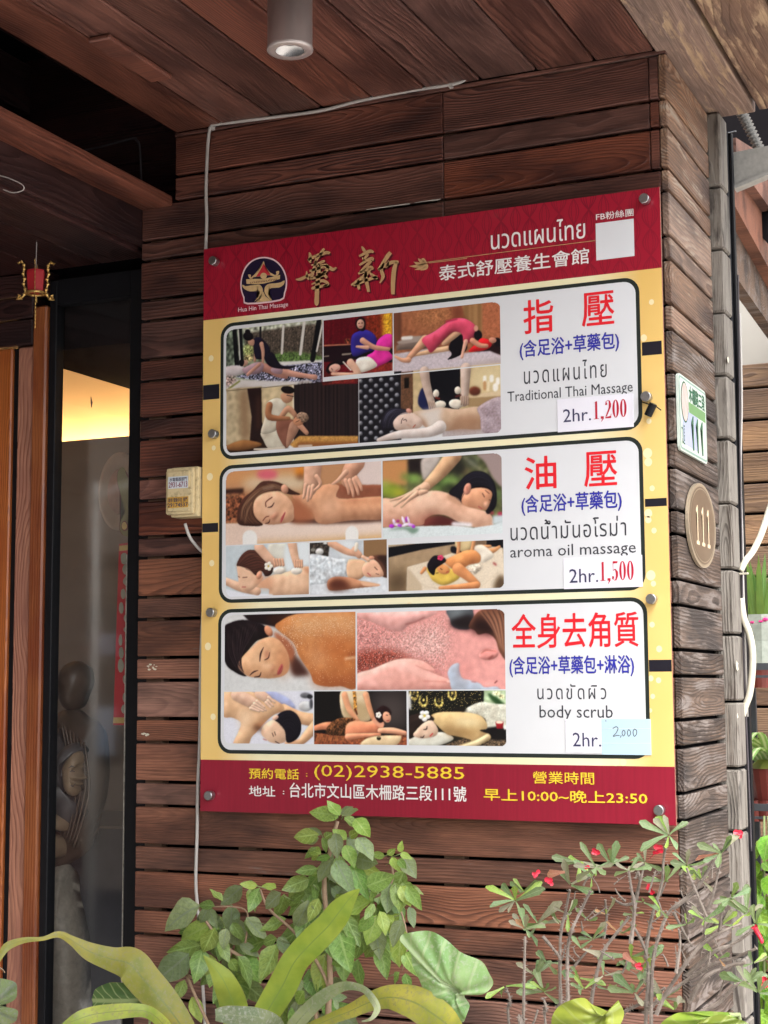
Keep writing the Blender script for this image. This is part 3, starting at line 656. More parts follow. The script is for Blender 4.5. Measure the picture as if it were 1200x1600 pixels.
T('2hr.', (498, 915), (684, 900), (575, 822), 'ink_navy', 'stk3', .0, Z5)
T('2hr.', (520, 978), (703, 970), (600, 888), 'ink_navy', 'stk3', .0, Z6)
# tall thick-and-thin numerals, drawn in a unit cell
def numeral(ch):
    def ring_(n=20):
        o_ = [(.5+.5*math.cos(2*math.pi*k/n), .5+.5*math.sin(2*math.pi*k/n)) for k in range(n)]
        i_ = [(.5+.17*math.cos(2*math.pi*k/n), .5+.465*math.sin(2*math.pi*k/n)) for k in range(n)]
        return [[o_[k], o_[(k+1) % n], i_[(k+1) % n], i_[k]] for k in range(n)]
    if ch == '0': return ring_()
    if ch == '1': return [[(.34, .03), (.66, .03), (.66, 1), (.34, .93)], [(.1, 0), (.9, 0), (.9, .03), (.1, .03)], [(.08, .90), (.34, .93), (.34, .97), (.66, 1)]]
    if ch == '2': return [[(.05, 0), (.95, 0), (.95, .13), (.05, .06)], [(.05, .06), (.30, .12), (.95, .62), (.60, .60)], [(.60, .60), (.95, .62), (.98, .78), (.63, .80)], [(.63, .80), (.98, .78), (.80, .97), (.60, .965)], [(.60, .965), (.80, .97), (.5, 1), (.45, .965)], [(.45, .965), (.5, 1), (.15, .95), (.30, .93)], [(.05, .74), (.35, .74), (.38, .84), (.15, .95)], [(.95, .13), (.86, .13), (.93, .24), (.98, .24)]]
    if ch == '5': return [[(.2, .88), (.9, .9), (.95, 1), (.2, 1)], [(.2, .50), (.26, .50), (.26, .9), (.2, .9)], [(.22, .5), (.4, .60), (.6, .60), (.5, .56)], [(.5, .58), (.6, .61), (.95, .45), (.62, .42)], [(.62, .42), (.95, .45), (.97, .22), (.63, .2)], [(.63, .2), (.97, .22), (.7, .01), (.5, .035)], [(.5, .035), (.7, .01), (.4, 0), (.3, .04)], [(.3, .04), (.4, 0), (.05, .1), (.12, .18)], [(.05, .1), (.36, .1), (.36, .22), (.08, .24)]]
    if ch == ',': return [[(.1, .0), (.9, .0), (.9, .13), (.1, .13)], [(.5, 0), (.9, .0), (.3, -.17), (.2, -.15)]]
def price(chars, BL, R, TP, zf):
    x0, z0 = S(*zf(*BL)); x1, _ = S(*zf(*R)); _, z1 = S(*zf(*TP)); wd = [(.55 if c == ',' else .95) for c in chars]; tot = sum(wd); x = x0
    for c, w in zip(chars, wd):
        w = w/tot*(x1-x0); bm = bmesh.new()
        for q in numeral(c):
            try: bm.faces.new([bm.verts.new(((a-.5)*w*.86, 0, (b-.5)*(z1-z0))) for a, b in q])
            except Exception: pass
        bmesh.ops.recalc_face_normals(bm, faces=bm.faces[:])
        o = obj('price_numeral', bm, MT['ink_price'], sign); o.location = Vector((x+w/2, YS-layer['stk3'], (z0+z1)/2))-sign.location; x += w
price('1,200', (648, 892), (872, 880), (872, 758), Z4)
price('1,500', (690, 902), (918, 890), (918, 769), Z5)
for pts in ([(778, 862), (800, 850), (812, 862), (800, 890), (780, 912), (808, 906), (822, 908)], [(832, 905), (830, 914), (826, 920)], [(846, 872), (838, 890), (846, 910), (856, 898), (856, 880), (846, 872)], [(880, 868), (872, 888), (880, 912), (892, 898), (891, 878), (880, 868)], [(918, 864), (909, 884), (916, 912), (930, 900), (932, 876), (918, 864)]):
    strokeS('handwriting', pts, [4.5]*len(pts), 'ink_black', 'stk3', Z6, 4)
strokeS('tape_tear', [(733, 806), (734, 818)], [3, 3], 'ink_black', 'stk3', Z6, 2)

# ---- stand-off screws
MT['steel'] = plain('brushed_steel', (.42, .42, .42), .38, 1, var=.35, vscale=200, bump=.1)
scr = lathe_me([(0, .0155), (.0085, .0155), (.0096, .0145), (.0096, .0), (.006, -.0005), (.006, -.024), (0, -.024)], 24, 'screw')
for px, py in ((334, 408), (333, 678), (330, 957), (327, 1243), (1007, 311), (1010, 620), (1018, 936), (1030, 1266)):
    p = onY(px, py, YS-.012)
    o = obj('standoff_screw', scr, MT['steel'], sign); o.rotation_euler = (rad(90), 0, 0); o.location = Vector((p.x, YS-.0035, p.z))-sign.location
for pl in scr.polygons: pl.use_smooth = False
# broken black clip with its wire, right edge
clip = thing('black_clip', 'broken black plastic clip on a thin wire by the right edge screw of the board', 'clip', tuple(onY(1017, 640, YS-.012)))
cy = tube_me([(-.006, 0, -.011), (.006, -.004, .010)], .0075, 14); obj('clip_body', cy, MT['blackpaint'], clip)
wp = [Vector(onY(*Z, YS-.010))-clip.location for Z in ((1003, 628), (1012, 631), (1023, 634), (1033, 641))]
obj('wire', tube_me(catmull(wp, 4), .0011, 6), MT['blackpaint'], clip)
# ================================================================== the fifteen printed photographs, painted by code into vertex colours
PXM = .00115
class Canvas:
    def __init__(s, x0, x1, z0, z1):
        s.x0, s.z1 = x0, z1; s.W = int((x1-x0)/PXM)+1; s.H = int((z1-z0)/PXM)+1; s.C = np.full((s.H, s.W, 3), .85, np.float32)
        s.R = np.random.default_rng(3)
    def pt(s, zf, p): x, z = S(*zf(*p)); return (x-s.x0)/PXM, (s.z1-z)/PXM
def blur(a, sg):
    if sg < .3: return a
    r = max(1, int(sg*2.5)); k = np.exp(-.5*(np.arange(-r, r+1)/sg)**2); k /= k.sum()
    p = np.pad(a, ((r, r), (0, 0)), mode='edge'); a = sum(k[i]*p[i:i+a.shape[0]] for i in range(2*r+1))
    p = np.pad(a, ((0, 0), (r, r)), mode='edge'); return sum(k[i]*p[:, i:i+a.shape[1]] for i in range(2*r+1))
def hx(h): h = h.lstrip('#'); return np.array([int(h[i:i+2], 16)/255 for i in (0, 2, 4)], np.float32)
CV = None; ZF = None
def comp(mask, x, y, col, shade=0, sdir=(-.5, -.8), soft=4., noise=0., nsc=1.):
    h, w = mask.shape; x1, y1 = x+w, y+h; a, b = max(0, -x), max(0, -y); c, d = w-max(0, x1-CV.W), h-max(0, y1-CV.H)
    if c <= a or d <= b: return
    col = np.broadcast_to(col, (h, w, 3)).astype(np.float32)
    if shade:
        m = blur((mask > .5).astype(np.float32), soft); gy, gx = np.gradient(m); L = (gx*-sdir[0]*-1 + gy*-sdir[1]*-1)*soft*2.2
        L = -(gx*sdir[0]+gy*sdir[1])*soft*-2.2
        edge = np.clip(m*1.6-.55, 0, 1)
        col = np.clip(col*(1+.8*shade*np.clip(-L, -1, 1)[..., None])*(1-.12*shade*(1-edge))[..., None], 0, 1)
    if shade and h > 6 and w > 6:
        n = blur(CV.R.normal(size=(h, w)).astype(np.float32), 3.5); n /= n.std()+1e-6; col = np.clip(col*(1+.035*n[..., None]*np.array([.8, 1, 1.1])), 0, 1)
    if noise:
        n = CV.R.normal(size=(h, w)).astype(np.float32); n = blur(n, nsc); n /= n.std()+1e-6; col = np.clip(col*(1+noise*n[..., None]), 0, 1)
    sl = (slice(max(y, 0), min(y1, CV.H)), slice(max(x, 0), min(x1, CV.W))); m = mask[b:d, a:c, None]
    if shade: CV.C[sl] *= 1-.30*shade*blur(mask, 2.6)[b:d, a:c, None]
    CV.C[sl] = CV.C[sl]*(1-m)+col[b:d, a:c]*m
def P(col, pts, bl=.5, shade=0, smooth=True, noise=0, nsc=1., soft=4., sdir=(-.5, -.8), al=1.):
    q = [CV.pt(ZF, p) for p in pts]
    if smooth and len(q) > 3: q = catmull(q, 5, True)
    q = np.array(q); pad = int(bl*3)+3; x0, y0 = np.floor(q.min(0)).astype(int)-pad; x1, y1 = np.ceil(q.max(0)).astype(int)+pad
    x0, y0, x1, y1 = max(x0, -40), max(y0, -40), min(x1, CV.W+40), min(y1, CV.H+40)
    if x1 <= x0 or y1 <= y0: return
    SS = 2; ys, xs_ = np.mgrid[0:(y1-y0)*SS, 0:(x1-x0)*SS]; xs_ = x0+(xs_+.5)/SS; ys = y0+(ys+.5)/SS
    ins = np.zeros(xs_.shape, bool); n = len(q)
    for i in range(n):
        (xa, ya), (xb_, yb) = q[i], q[(i+1) % n]
        if ya == yb: continue
        ins ^= ((ya > ys) != (yb > ys)) & (xs_ < (xb_-xa)*(ys-ya)/(yb-ya)+xa)
    m = ins.astype(np.float32).reshape(y1-y0, SS, x1-x0, SS).mean((1, 3))
    comp(blur(m, bl)*al, x0, y0, hx(col), shade, sdir, soft, noise, nsc)
def K(col, pts, ws, bl=.5, shade=0, noise=0, soft=None, al=1., sdir=(-.5, -.8), k=5):
    """a limb, fold or line: round brush of changing width"""
    if not hasattr(ws, '__len__'): ws = [ws]*len(pts)
    u = np.array(CV.pt(ZF, (pts[0][0]+10, pts[0][1]))) - np.array(CV.pt(ZF, pts[0])); sc = abs(u[0])/10
    q = [(*CV.pt(ZF, p), w*sc/2) for p, w in zip(pts, ws)]
    if len(q) > 2: q = catmull(q, k)
    q = np.array(q); mr = q[:, 2].max(); pad = int(bl*3+mr)+3; x0, y0 = np.floor(q[:, :2].min(0)).astype(int)-pad; x1, y1 = np.ceil(q[:, :2].max(0)).astype(int)+pad
    ys, xs_ = np.mgrid[y0:y1, x0:x1]; xs_ = xs_+.5; ys = ys+.5; D = np.full(xs_.shape, 9e9)
    for (xa, ya, ra), (xb_, yb, rb) in zip(q, q[1:]):
        dx, dy = xb_-xa, yb-ya; L2 = dx*dx+dy*dy+1e-9; t = np.clip(((xs_-xa)*dx+(ys-ya)*dy)/L2, 0, 1)
        D = np.minimum(D, np.hypot(xs_-xa-t*dx, ys-ya-t*dy)-(ra+t*(rb-ra)))
    comp(blur(np.clip(.5-D, 0, 1), bl)*al, x0, y0, hx(col), shade, sdir, soft or max(1.5, mr*.6), noise)
def E(col, cx, cy, rx, ry=None, bl=.5, shade=0, a=0, noise=0, al=1., soft=None):
    ry = ry or rx; ca, sa = math.cos(rad(a)), math.sin(rad(a))
    P(col, [(cx+rx*math.cos(t)*ca-ry*math.sin(t)*sa, cy+rx*math.cos(t)*sa+ry*math.sin(t)*ca) for t in (k*math.pi/6 for k in range(12))], bl, shade, True, noise, 1., soft or 3., al=al)
def stripes(col, x0, y0, x1, y1, n, w, bl=.6, al=.5, slant=0):
    for k in range(n):
        x = x0+(x1-x0)*(k+CV.R.random()*.7)/n; K(col, [(x, y0), (x+slant, y1)], w*(.5+CV.R.random()), bl, al=al*(.5+.5*CV.R.random()))
def specks(col, region, n, r, al=.8):
    xs_ = [p[0] for p in region]; ys = [p[1] for p in region]; k = 0; pl = region
    for _ in range(n*4):
        x = CV.R.uniform(min(xs_), max(xs_)); y = CV.R.uniform(min(ys), max(ys)); c = False
        for i in range(len(pl)):
            (xa, ya), (xb_, yb) = pl[i], pl[(i+1) % len(pl)]
            if (ya > y) != (yb > y) and x < (xb_-xa)*(y-ya)/(yb-ya)+xa: c = not c
        if c:
            X, Y = CV.pt(ZF, (x, y)); X, Y = int(X), int(Y)
            if 0 <= X < CV.W and 0 <= Y < CV.H: CV.C[Y, X] = CV.C[Y, X]*(1-al)+hx(col)*al
            k += 1
            if k >= n: break
def hair(A, B, n, cols, w=3, al=.6):
    """fine strands laid between two guide curves"""
    for k in range(n):
        t = (k+CV.R.uniform(-.6, .6))/n; t = min(1, max(0, t)); pts = [(a[0]+(b[0]-a[0])*t+CV.R.uniform(-3, 3), a[1]+(b[1]-a[1])*t+CV.R.uniform(-3, 3)) for a, b in zip(A, B)]
        K(cols[k % len(cols)], pts, [w*.4]+[w]*(len(pts)-2)+[w*.4], .35, al=al*CV.R.uniform(.4, 1), k=4)
Za, Zb, Zcc, Zd, Ze, Zg = zoomf(340, 480, 5), zoomf(560, 460, 5), zoomf(340, 710, 4.615), zoomf(590, 700, 5.714), zoomf(340, 940, 5), zoomf(550, 940, 4.8)
MT['photo_print'] = None
m = NT('photo_print_ink'); at = m.n('ShaderNodeVertexColor'); at.layer_name = 'print'; m.l(at.outputs[0], m.b.inputs['Base Color']); m.rough(.35); m.b.inputs['Specular IOR Level'].default_value = .3; MT['photo_print'] = m.m
def crop(zt, tl, zb, br, rnd=()):
    """cut one photograph out of the painted sheet: its own flat print"""
    x0, z1 = S(*zt(*tl)); x1, z0 = S(*zb(*br)); c0, c1 = int(round((x0-CV.x0)/PXM)), int(round((x1-CV.x0)/PXM)); r0, r1 = int(round((CV.z1-z1)/PXM)), int(round((CV.z1-z0)/PXM))
    c0, r0 = max(c0, 0), max(r0, 0); c1, r1 = min(c1, CV.W), min(r1, CV.H)
    C = CV.C[r0:r1, c0:c1].copy(); C = np.clip(C, 0, 1); g_ = C.mean(-1, keepdims=True); C = g_+(C-g_)*1.0; C = np.clip(C, 0, 1); C = C*.7+.3*C*C*(3-2*C); C = np.clip(C*(1+CV.R.normal(size=C.shape[:2])[..., None]*.012), 0, 1); h, w = C.shape[:2]; xx = np.arange(w)*PXM; zz_ = -np.arange(h)*PXM
    V = np.zeros((h, w, 3), np.float32); V[..., 0] = xx[None, :]-w*PXM/2; V[..., 2] = zz_[:, None]+h*PXM/2
    i = np.arange(h*w).reshape(h, w); F = np.stack([i[1:, :-1], i[1:, 1:], i[:-1, 1:], i[:-1, :-1]], -1).reshape(-1, 4)
    if rnd:
        rr = .017/PXM; yy, xq = np.mgrid[0:h-1, 0:w-1]; keep = np.ones((h-1, w-1), bool)
        for cx, cy, k in ((rr, rr, 'tl'), (w-rr, rr, 'tr'), (rr, h-rr, 'bl'), (w-rr, h-rr, 'br')):
            if k in rnd: keep &= ~(((xq < cx) if 'l' in k else (xq > cx)) & ((yy < cy) if 't' in k else (yy > cy)) & (np.hypot(xq-cx, yy-cy) > rr))
        F = F[keep.ravel()]
    me = bpy.data.meshes.new('photo_print'); me.from_pydata(V.reshape(-1, 3), [], F.tolist()); me.update()
    at_ = me.color_attributes.new('print', 'FLOAT_COLOR', 'POINT'); L = np.ones((h*w, 4), np.float32); c = C.reshape(-1, 3)
    L[:, :3] = np.where(c <= .04045, c/12.92, ((c+.055)/1.055)**2.4); at_.data.foreach_set('color', L.ravel())
    o = obj('photo_print', me, MT['photo_print'], sign); o.location = Vector((CV.x0+(c0+w/2)*PXM, YS-layer['photo'], CV.z1-(r0+h/2)*PXM))-sign.location; return o

# ================= sheet 1
CV = Canvas(*PAN[0]); ZF = Za
# garden massage
P('#8f9a80', [(60, 150), (840, 80), (840, 600), (60, 660)], 1, smooth=False, noise=.15, nsc=2)
P('#b9bba8', [(60, 170), (840, 90), (840, 165), (60, 260)], 6, smooth=False, noise=.2, nsc=2)
P('#5b5148', [(210, 205), (340, 190), (520, 160), (840, 120), (840, 395), (440, 400), (210, 400)], 2, smooth=False, noise=.15); stripes('#3a352f', 350, 190, 840, 390, 26, 7, al=.5)
P('#6e7868', [(60, 210), (200, 190), (200, 460), (60, 470)], 3, noise=.25, nsc=2)
P('#5d7444', [(430, 375), (620, 352), (840, 395), (840, 430), (440, 430)], 2, noise=.15); E('#98a068', 245, 340, 45, 50, 3, noise=.25); E('#b8a878', 245, 400, 35, 28, 2, noise=.3)
P('#d9d5d1', [(440, 432), (840, 412), (840, 470), (440, 470)], 1, smooth=False)
P('#77778a', [(130, 545), (420, 470), (600, 450), (840, 428), (840, 605), (560, 590), (330, 580)], 1, smooth=False, noise=.45, nsc=.9)
P('#cfc8c4', [(60, 560), (330, 575), (600, 582), (720, 570), (760, 600), (840, 600), (840, 640), (60, 680)], 1.5, smooth=False); P('#77778a', [(700, 560), (840, 520), (840, 605), (760, 600)], 1, smooth=False, noise=.45)
for a, b, w in (((135, 180), (155, 465), 34), ((182, 175), (192, 440), 26), ((338, 160), (338, 245), 15), ((795, 112), (745, 412), 38)): K('#17171c', [a, b], w, .5)
for a, b, w in (((517, 150), (505, 362), 18), ((680, 125), (650, 368), 22), ((825, 120), (778, 345), 14), ((165, 180), (180, 440), 8)): K('#d2cdc4', [a, b], w, .5)
P('#c8bdbd', [(60, 475), (120, 458), (190, 462), (235, 500), (190, 525), (110, 545), (60, 530)], 1, .3); P('#a89088', [(60, 540), (150, 560), (110, 610), (60, 620)], 3, noise=.3); K('#7d8040', [(90, 640), (175, 580)], 12, 1)
K('#b07f72', [(340, 465), (410, 490), (470, 530), (540, 548)], [64, 54, 34, 26], .5, .4); K('#c99684', [(480, 498), (600, 525), (700, 540), (765, 550)], [54, 42, 32, 38], .5, .4)
P('#a78a92', [(195, 490), (250, 455), (320, 430), (365, 455), (345, 510), (300, 525), (235, 530)], .5, .4); P('#a78a92', [(425, 478), (505, 478), (500, 525), (430, 512)], .5, .3); K('#b98a7a', [(330, 450), (270, 500), (240, 528)], 26, .5, .3)
P('#c49a88', [(190, 415), (235, 420), (238, 448), (205, 465), (185, 450)], .5, .3); P('#17141a', [(170, 425), (200, 405), (212, 430), (200, 462), (180, 460)], .5)
K('#b98d78', [(300, 315), (294, 420)], 20, .5, .3); P('#221d30', [(285, 255), (330, 236), (372, 270), (412, 322), (405, 380), (345, 410), (300, 400), (285, 330)], .5, .5)
K('#c49680', [(346, 290), (358, 350), (358, 430)], [32, 26, 18], .5, .3); P('#1c1826', [(370, 385), (430, 355), (480, 430), (520, 460), (620, 458), (560, 485), (440, 476), (385, 440)], .5, .4)
P('#b98d78', [(240, 255), (288, 258), (285, 300), (252, 296)], .5, .2); E('#17131a', 242, 230, 40, 34, .5, .4, 10); E('#17131a', 238, 193, 21, 18)
# kneeling stretch
P('#bba98a', [(60, 640), (350, 620), (350, 1100), (60, 1150)], 1, smooth=False, noise=.05, nsc=3); P('#8d7258', [(170, 650), (240, 640), (260, 1040), (190, 1050)], 7, smooth=False)
P('#cdb893', [(335, 630), (610, 605), (610, 900), (335, 940)], 1, smooth=False, noise=.04, nsc=3); P('#29191a', [(235, 640), (345, 632), (350, 900), (420, 1080), (255, 1050), (270, 860)], 1, .3, smooth=False); K('#5a3c30', [(320, 700), (320, 950)], 20, 4)
P('#2a2023', [(600, 610), (1120, 555), (1120, 1080), (600, 1080)], .5, smooth=False); stripes('#4e3833', 640, 590, 1110, 1040, 22, 12, 1.5, .7); stripes('#141013', 620, 600, 1110, 1040, 16, 10, 1, .8); K('#e2d8c4', [(592, 612), (596, 800)], 8)
P('#c09154', [(560, 1075), (640, 1008), (1120, 1008), (1120, 1075), (600, 1100)], 1, smooth=False, noise=.05); P('#8a5a34', [(640, 1055), (1120, 1050), (1120, 1090), (600, 1100)], 3, smooth=False)
P('#32211a', [(60, 1095), (330, 1040), (560, 1110), (560, 1170), (60, 1170)], 2, smooth=False); P('#8f6540', [(75, 1085), (200, 1040), (335, 1062), (330, 1090), (200, 1122), (85, 1118)], 1, .4)
P('#c8bfac', [(345, 980), (470, 965), (525, 1060), (530, 1108), (410, 1112), (360, 1040)], .5, .4); K('#cbbfae', [(520, 1102), (400, 1112), (290, 1112)], [26, 20, 12]); P('#d0c7b4', [(395, 742), (470, 712), (535, 755), (525, 840), (468, 960), (345, 990), (368, 880), (380, 790)], .5, .35)
K('#b98a70', [(500, 860), (555, 795), (612, 850)], [40, 44, 34], .5, .4); P('#84594a', [(470, 885), (570, 875), (645, 930), (580, 1050), (535, 1100), (468, 985)], .5, .4); P('#a37c68', [(575, 900), (650, 925), (585, 1050), (545, 1100), (540, 1040)], .5, .3)
K('#a06e50', [(408, 770), (410, 860), (560, 872)], [52, 46, 26], .5, .5); P('#bd9074', [(500, 680), (590, 668), (585, 730), (545, 752), (510, 735)], .5, .3); E('#1a1416', 552, 648, 54, 30, .5, .3, 8); K('#2b2326', [(545, 690), (595, 700)], 5)
K('#c4937a', [(640, 930), (700, 985), (655, 925)], [26, 30, 26], .5, .4); E('#bb8668', 635, 892, 42, 36, .5, .3); E('#8d7462', 668, 862, 48, 40, .5, .5, 20, noise=.15); E('#bb8668', 628, 900, 30, 26, 1, .2); K('#3b2a24', [(615, 900), (640, 888)], 4); K('#cbb8a8', [(640, 1090), (735, 1085)], 18, 1)
# laughing room with the blue shirt
P('#6d1824', [(824, 90), (1380, 20), (1380, 600), (824, 600)], .5, smooth=False, noise=.06); stripes('#48101c', 830, 100, 1170, 310, 16, 14, 1.5, .6)
P('#913e2a', [(1160, 50), (1300, 40), (1300, 260), (1160, 260)], 2, smooth=False, noise=.1); stripes('#5c2018', 1165, 60, 1290, 260, 8, 10, 1, .6); P('#e5aa38', [(1290, 30), (1385, 20), (1385, 330), (1300, 300)], 4, smooth=False, noise=.12)
P('#25141d', [(824, 312), (1070, 290), (1070, 430), (824, 430)], 1, smooth=False); K('#c08a6a', [(826, 303), (1050, 292)], 8, .7); E('#7a4434', 1020, 268, 26, 22, 1, noise=.4); K('#8f8478', [(980, 372), (1060, 365)], 14); K('#8f8478', [(828, 388), (870, 384)], 9)
P('#82322a', [(824, 560), (880, 520), (1100, 520), (1380, 400), (1380, 560), (824, 610)], 1, smooth=False, noise=.08); stripes('#4c1a1a', 840, 520, 1370, 590, 18, 8, 1, .6, 30); P('#5e2020', [(824, 470), (880, 510), (900, 580), (824, 600)], 2, .4)
P('#17131c', [(1055, 360), (1230, 335), (1380, 330), (1375, 430), (1220, 415), (1070, 410)], .5); P('#3a3186', [(1048, 240), (1100, 192), (1175, 182), (1240, 235), (1245, 330), (1180, 350), (1060, 385)], .5, .5)
P('#df3c9a', [(1165, 392), (1225, 345), (1255, 262), (1325, 210), (1385, 235), (1380, 300), (1335, 335), (1375, 400), (1260, 465), (1235, 470)], .5, .45); K('#c8927c', [(1135, 262), (1225, 315), (1340, 330)], [42, 36, 26], .5, .4); K('#d8a48c', [(1090, 310), (1175, 318)], [16, 30], .5, .3)
P('#1c1418', [(1082, 115), (1120, 78), (1158, 110), (1155, 175), (1130, 190), (1090, 165)], .5); E('#cd9f8b', 1120, 135, 29, 38, .5, .3); K('#3a2622', [(1104, 128), (1112, 128)], 5); K('#3a2622', [(1128, 126), (1137, 126)], 5); K('#a04440', [(1112, 155), (1128, 154)], 5)
P('#ece2d2', [(1085, 415), (1175, 388), (1235, 430), (1240, 470), (1115, 512)], .5, .35); K('#dbad95', [(1040, 435), (1090, 500), (1085, 535), (900, 522)], [56, 50, 44, 22], .5, .4); P('#17121a', [(850, 490), (880, 440), (950, 418), (1000, 412), (985, 450), (900, 460), (878, 520), (862, 515)], .5, .3)
E('#d6a696', 918, 478, 46, 32, .5, .3, -15); K('#4a2c28', [(892, 480), (902, 494)], 4); K('#a04440', [(925, 500), (940, 492)], 5); K('#ece2d2', [(985, 430), (1045, 495)], 9)
# bridge stretch in red
ZF = Zb
P('#9d664a', [(270, 130), (1130, 20), (1130, 600), (270, 650)], .5, smooth=False, noise=.05, nsc=2); P('#7e5240', [(270, 140), (340, 135), (340, 400), (270, 410)], 3, smooth=False); stripes('#5c3a2c', 280, 150, 340, 400, 5, 10, 2, .7)
P('#b07a54', [(420, 140), (760, 100), (700, 200), (520, 240)], 14, noise=.12); P('#7c4634', [(740, 90), (820, 80), (820, 220), (740, 200)], 6, smooth=False); P('#b48c62', [(812, 80), (972, 62), (972, 330), (860, 260)], 1.5, smooth=False); stripes('#7c5a3c', 820, 75, 970, 320, 8, 14, 2, .8); P('#ad6c4e', [(972, 60), (1130, 45), (1130, 345), (972, 350)], 1.5, smooth=False, noise=.04)
P('#7a6a62', [(300, 400), (440, 345), (640, 325), (600, 420), (300, 440)], 1, .3, smooth=False); P('#a6968c', [(300, 375), (420, 330), (640, 318), (560, 360), (320, 392)], 1, smooth=False); K('#e8e0d8', [(350, 345), (415, 340)], 26, 1)
P('#2a181a', [(960, 400), (1130, 380), (1130, 480), (900, 470)], 2, smooth=False); P('#c8bbc0', [(270, 470), (560, 425), (830, 460), (1030, 443), (1130, 485), (1130, 560), (270, 650)], 1, smooth=False, noise=.025); P('#a99aa2', [(830, 560), (1130, 500), (1130, 545), (870, 585)], 4, smooth=False)
K('#d9ae8a', [(700, 425), (560, 450), (400, 485)], [40, 36, 20], .5, .4); P('#15121a', [(708, 420), (740, 350), (805, 315), (850, 380), (845, 440), (775, 490), (700, 512), (732, 470)], .5, .3); P('#caa182', [(655, 382), (755, 292), (815, 300), (690, 395)], .5, .4)
K('#d8a082', [(525, 360), (450, 440), (392, 505)], [76, 52, 40], .5, .45); K('#d8a082', [(395, 515), (345, 515), (292, 488)], [42, 30, 16], .5, .4)
P('#d2536c', [(500, 352), (600, 290), (690, 225), (760, 190), (845, 195), (912, 240), (932, 285), (905, 340), (880, 375), (825, 378), (812, 312), (740, 298), (660, 370), (575, 457), (540, 420)], .5, .55, soft=6); K('#b03a54', [(690, 215), (770, 195)], 14, 1); K('#a8344c', [(600, 320), (580, 440)], 7, 1.5, al=.5); K('#a8344c', [(720, 240), (640, 370)], 6, 1.5, al=.5)
K('#dca892', [(842, 370), (822, 445), (812, 492)], [34, 24, 24], .5, .3); E('#17121a', 938, 322, 32, 40, .7); E('#d09a84', 922, 268, 16, 24, .7); P('#cf2a30', [(925, 385), (965, 345), (1030, 362), (1042, 405), (985, 440), (870, 452), (885, 420)], .5, .45); K('#c98e76', [(892, 362), (950, 400), (1005, 405)], [38, 36, 30], .5, .4); E('#17121a', 1088, 375, 32, 34, .7); E('#c68e78', 1052, 360, 30, 22, .5, .3, 10)
# herbal compress
P('#c8b088', [(420, 600), (1130, 540), (1130, 900), (420, 930)], 1, smooth=False, noise=.03, nsc=3); P('#d8c49a', [(880, 590), (1130, 560), (1130, 720), (880, 750)], 10, smooth=False); P('#1b1a21', [(0, 640), (338, 600), (338, 1170), (0, 1180)], .5, smooth=False, noise=.1)
for r in range(12):
    for c in range(5):
        x = 20+c*81+(r % 2)*41; y = 680-c*5+r*41
        if x < 326: E('#85858c', x, y, 17, 17, .8, .6); E('#b5b5ba', x-4, y-5, 6, 6, .8)
P('#6a4d3a', [(335, 610), (430, 600), (430, 940), (335, 900)], .7, smooth=False, noise=.06); P('#16110f', [(362, 655), (398, 652), (398, 735), (362, 738)], .7, smooth=False); P('#d3bb98', [(860, 790), (1130, 752), (1130, 800), (870, 812)], .7, smooth=False); P('#a08664', [(860, 812), (1130, 795), (1130, 880), (860, 880)], 1, smooth=False)
for x, y, w, h in ((990, 665, 26, 30), (1044, 660, 32, 26), (1092, 680, 30, 28), (1074, 728, 40, 22)): K('#f6efe0', [(x, y-h/2), (x, y+h/2)], w, 1); 
K('#c0946a', [(990, 690), (990, 740)], 24, 1); K('#e8d4b0', [(1020, 690), (1015, 750)], 20, 1); E('#67382a', 912, 758, 46, 36, 1.5, .4); P('#11121a', [(548, 600), (800, 580), (798, 780), (790, 900), (600, 900), (570, 760)], .7, smooth=False); P('#23284e', [(495, 740), (545, 760), (600, 880), (560, 930), (470, 860)], 1, .3)
K('#bfa89a', [(518, 605), (535, 710), (575, 850)], [76, 66, 54], .5, .5); K('#bfa89a', [(842, 580), (838, 700), (830, 850)], [84, 68, 56], .5, .5)
E('#ddd2c0', 640, 865, 48, 32, .5, .4, -8); E('#ddd2c0', 765, 858, 55, 38, .5, .4, 8); E('#ddd2c0', 610, 778, 24, 32, .5, .4); E('#ddd2c0', 780, 752, 26, 30, .5, .4); K('#6a2c24', [(610, 810), (636, 818)], 16, .7); K('#5a2c28', [(765, 800), (800, 790)], 16, .7)
for k in range(4): K('#b39c8c', [(550+k*14, 840), (560+k*16, 892)], 13, .5, .4); K('#a68c7c', [(812+k*16, 800), (808+k*17, 862)], 13, .5, .4)
P('#b2aaac', [(660, 1060), (975, 1030), (1130, 1080), (1130, 1110), (660, 1120)], 1, smooth=False, noise=.02); P('#c3a68e', [(430, 925), (560, 900), (650, 884), (780, 900), (960, 888), (985, 1045), (800, 1055), (680, 1070), (560, 1060), (480, 990)], .7, .3, soft=10); P('#d8cbc0', [(470, 930), (560, 900), (660, 890), (640, 960), (680, 1060), (560, 1060), (530, 980)], 4); P('#9a7258', [(700, 1010), (800, 960), (960, 950), (970, 1045), (700, 1060)], 9, al=.8)
P('#a39297', [(942, 880), (1130, 810), (1130, 1085), (978, 1080), (955, 960)], .7, .3, noise=.04); P('#1d1a24', [(175, 1000), (215, 920), (290, 888), (400, 915), (345, 950), (290, 1000), (280, 1055), (200, 1075)], .7, .4); K('#7c7c8c', [(200, 1000), (240, 930), (300, 905)], [5, 16, 5], 2, al=.8); P('#d6bbac', [(275, 1000), (320, 945), (380, 920), (440, 935), (500, 985), (490, 1040), (400, 1062), (300, 1062)], .6, .3, soft=6)
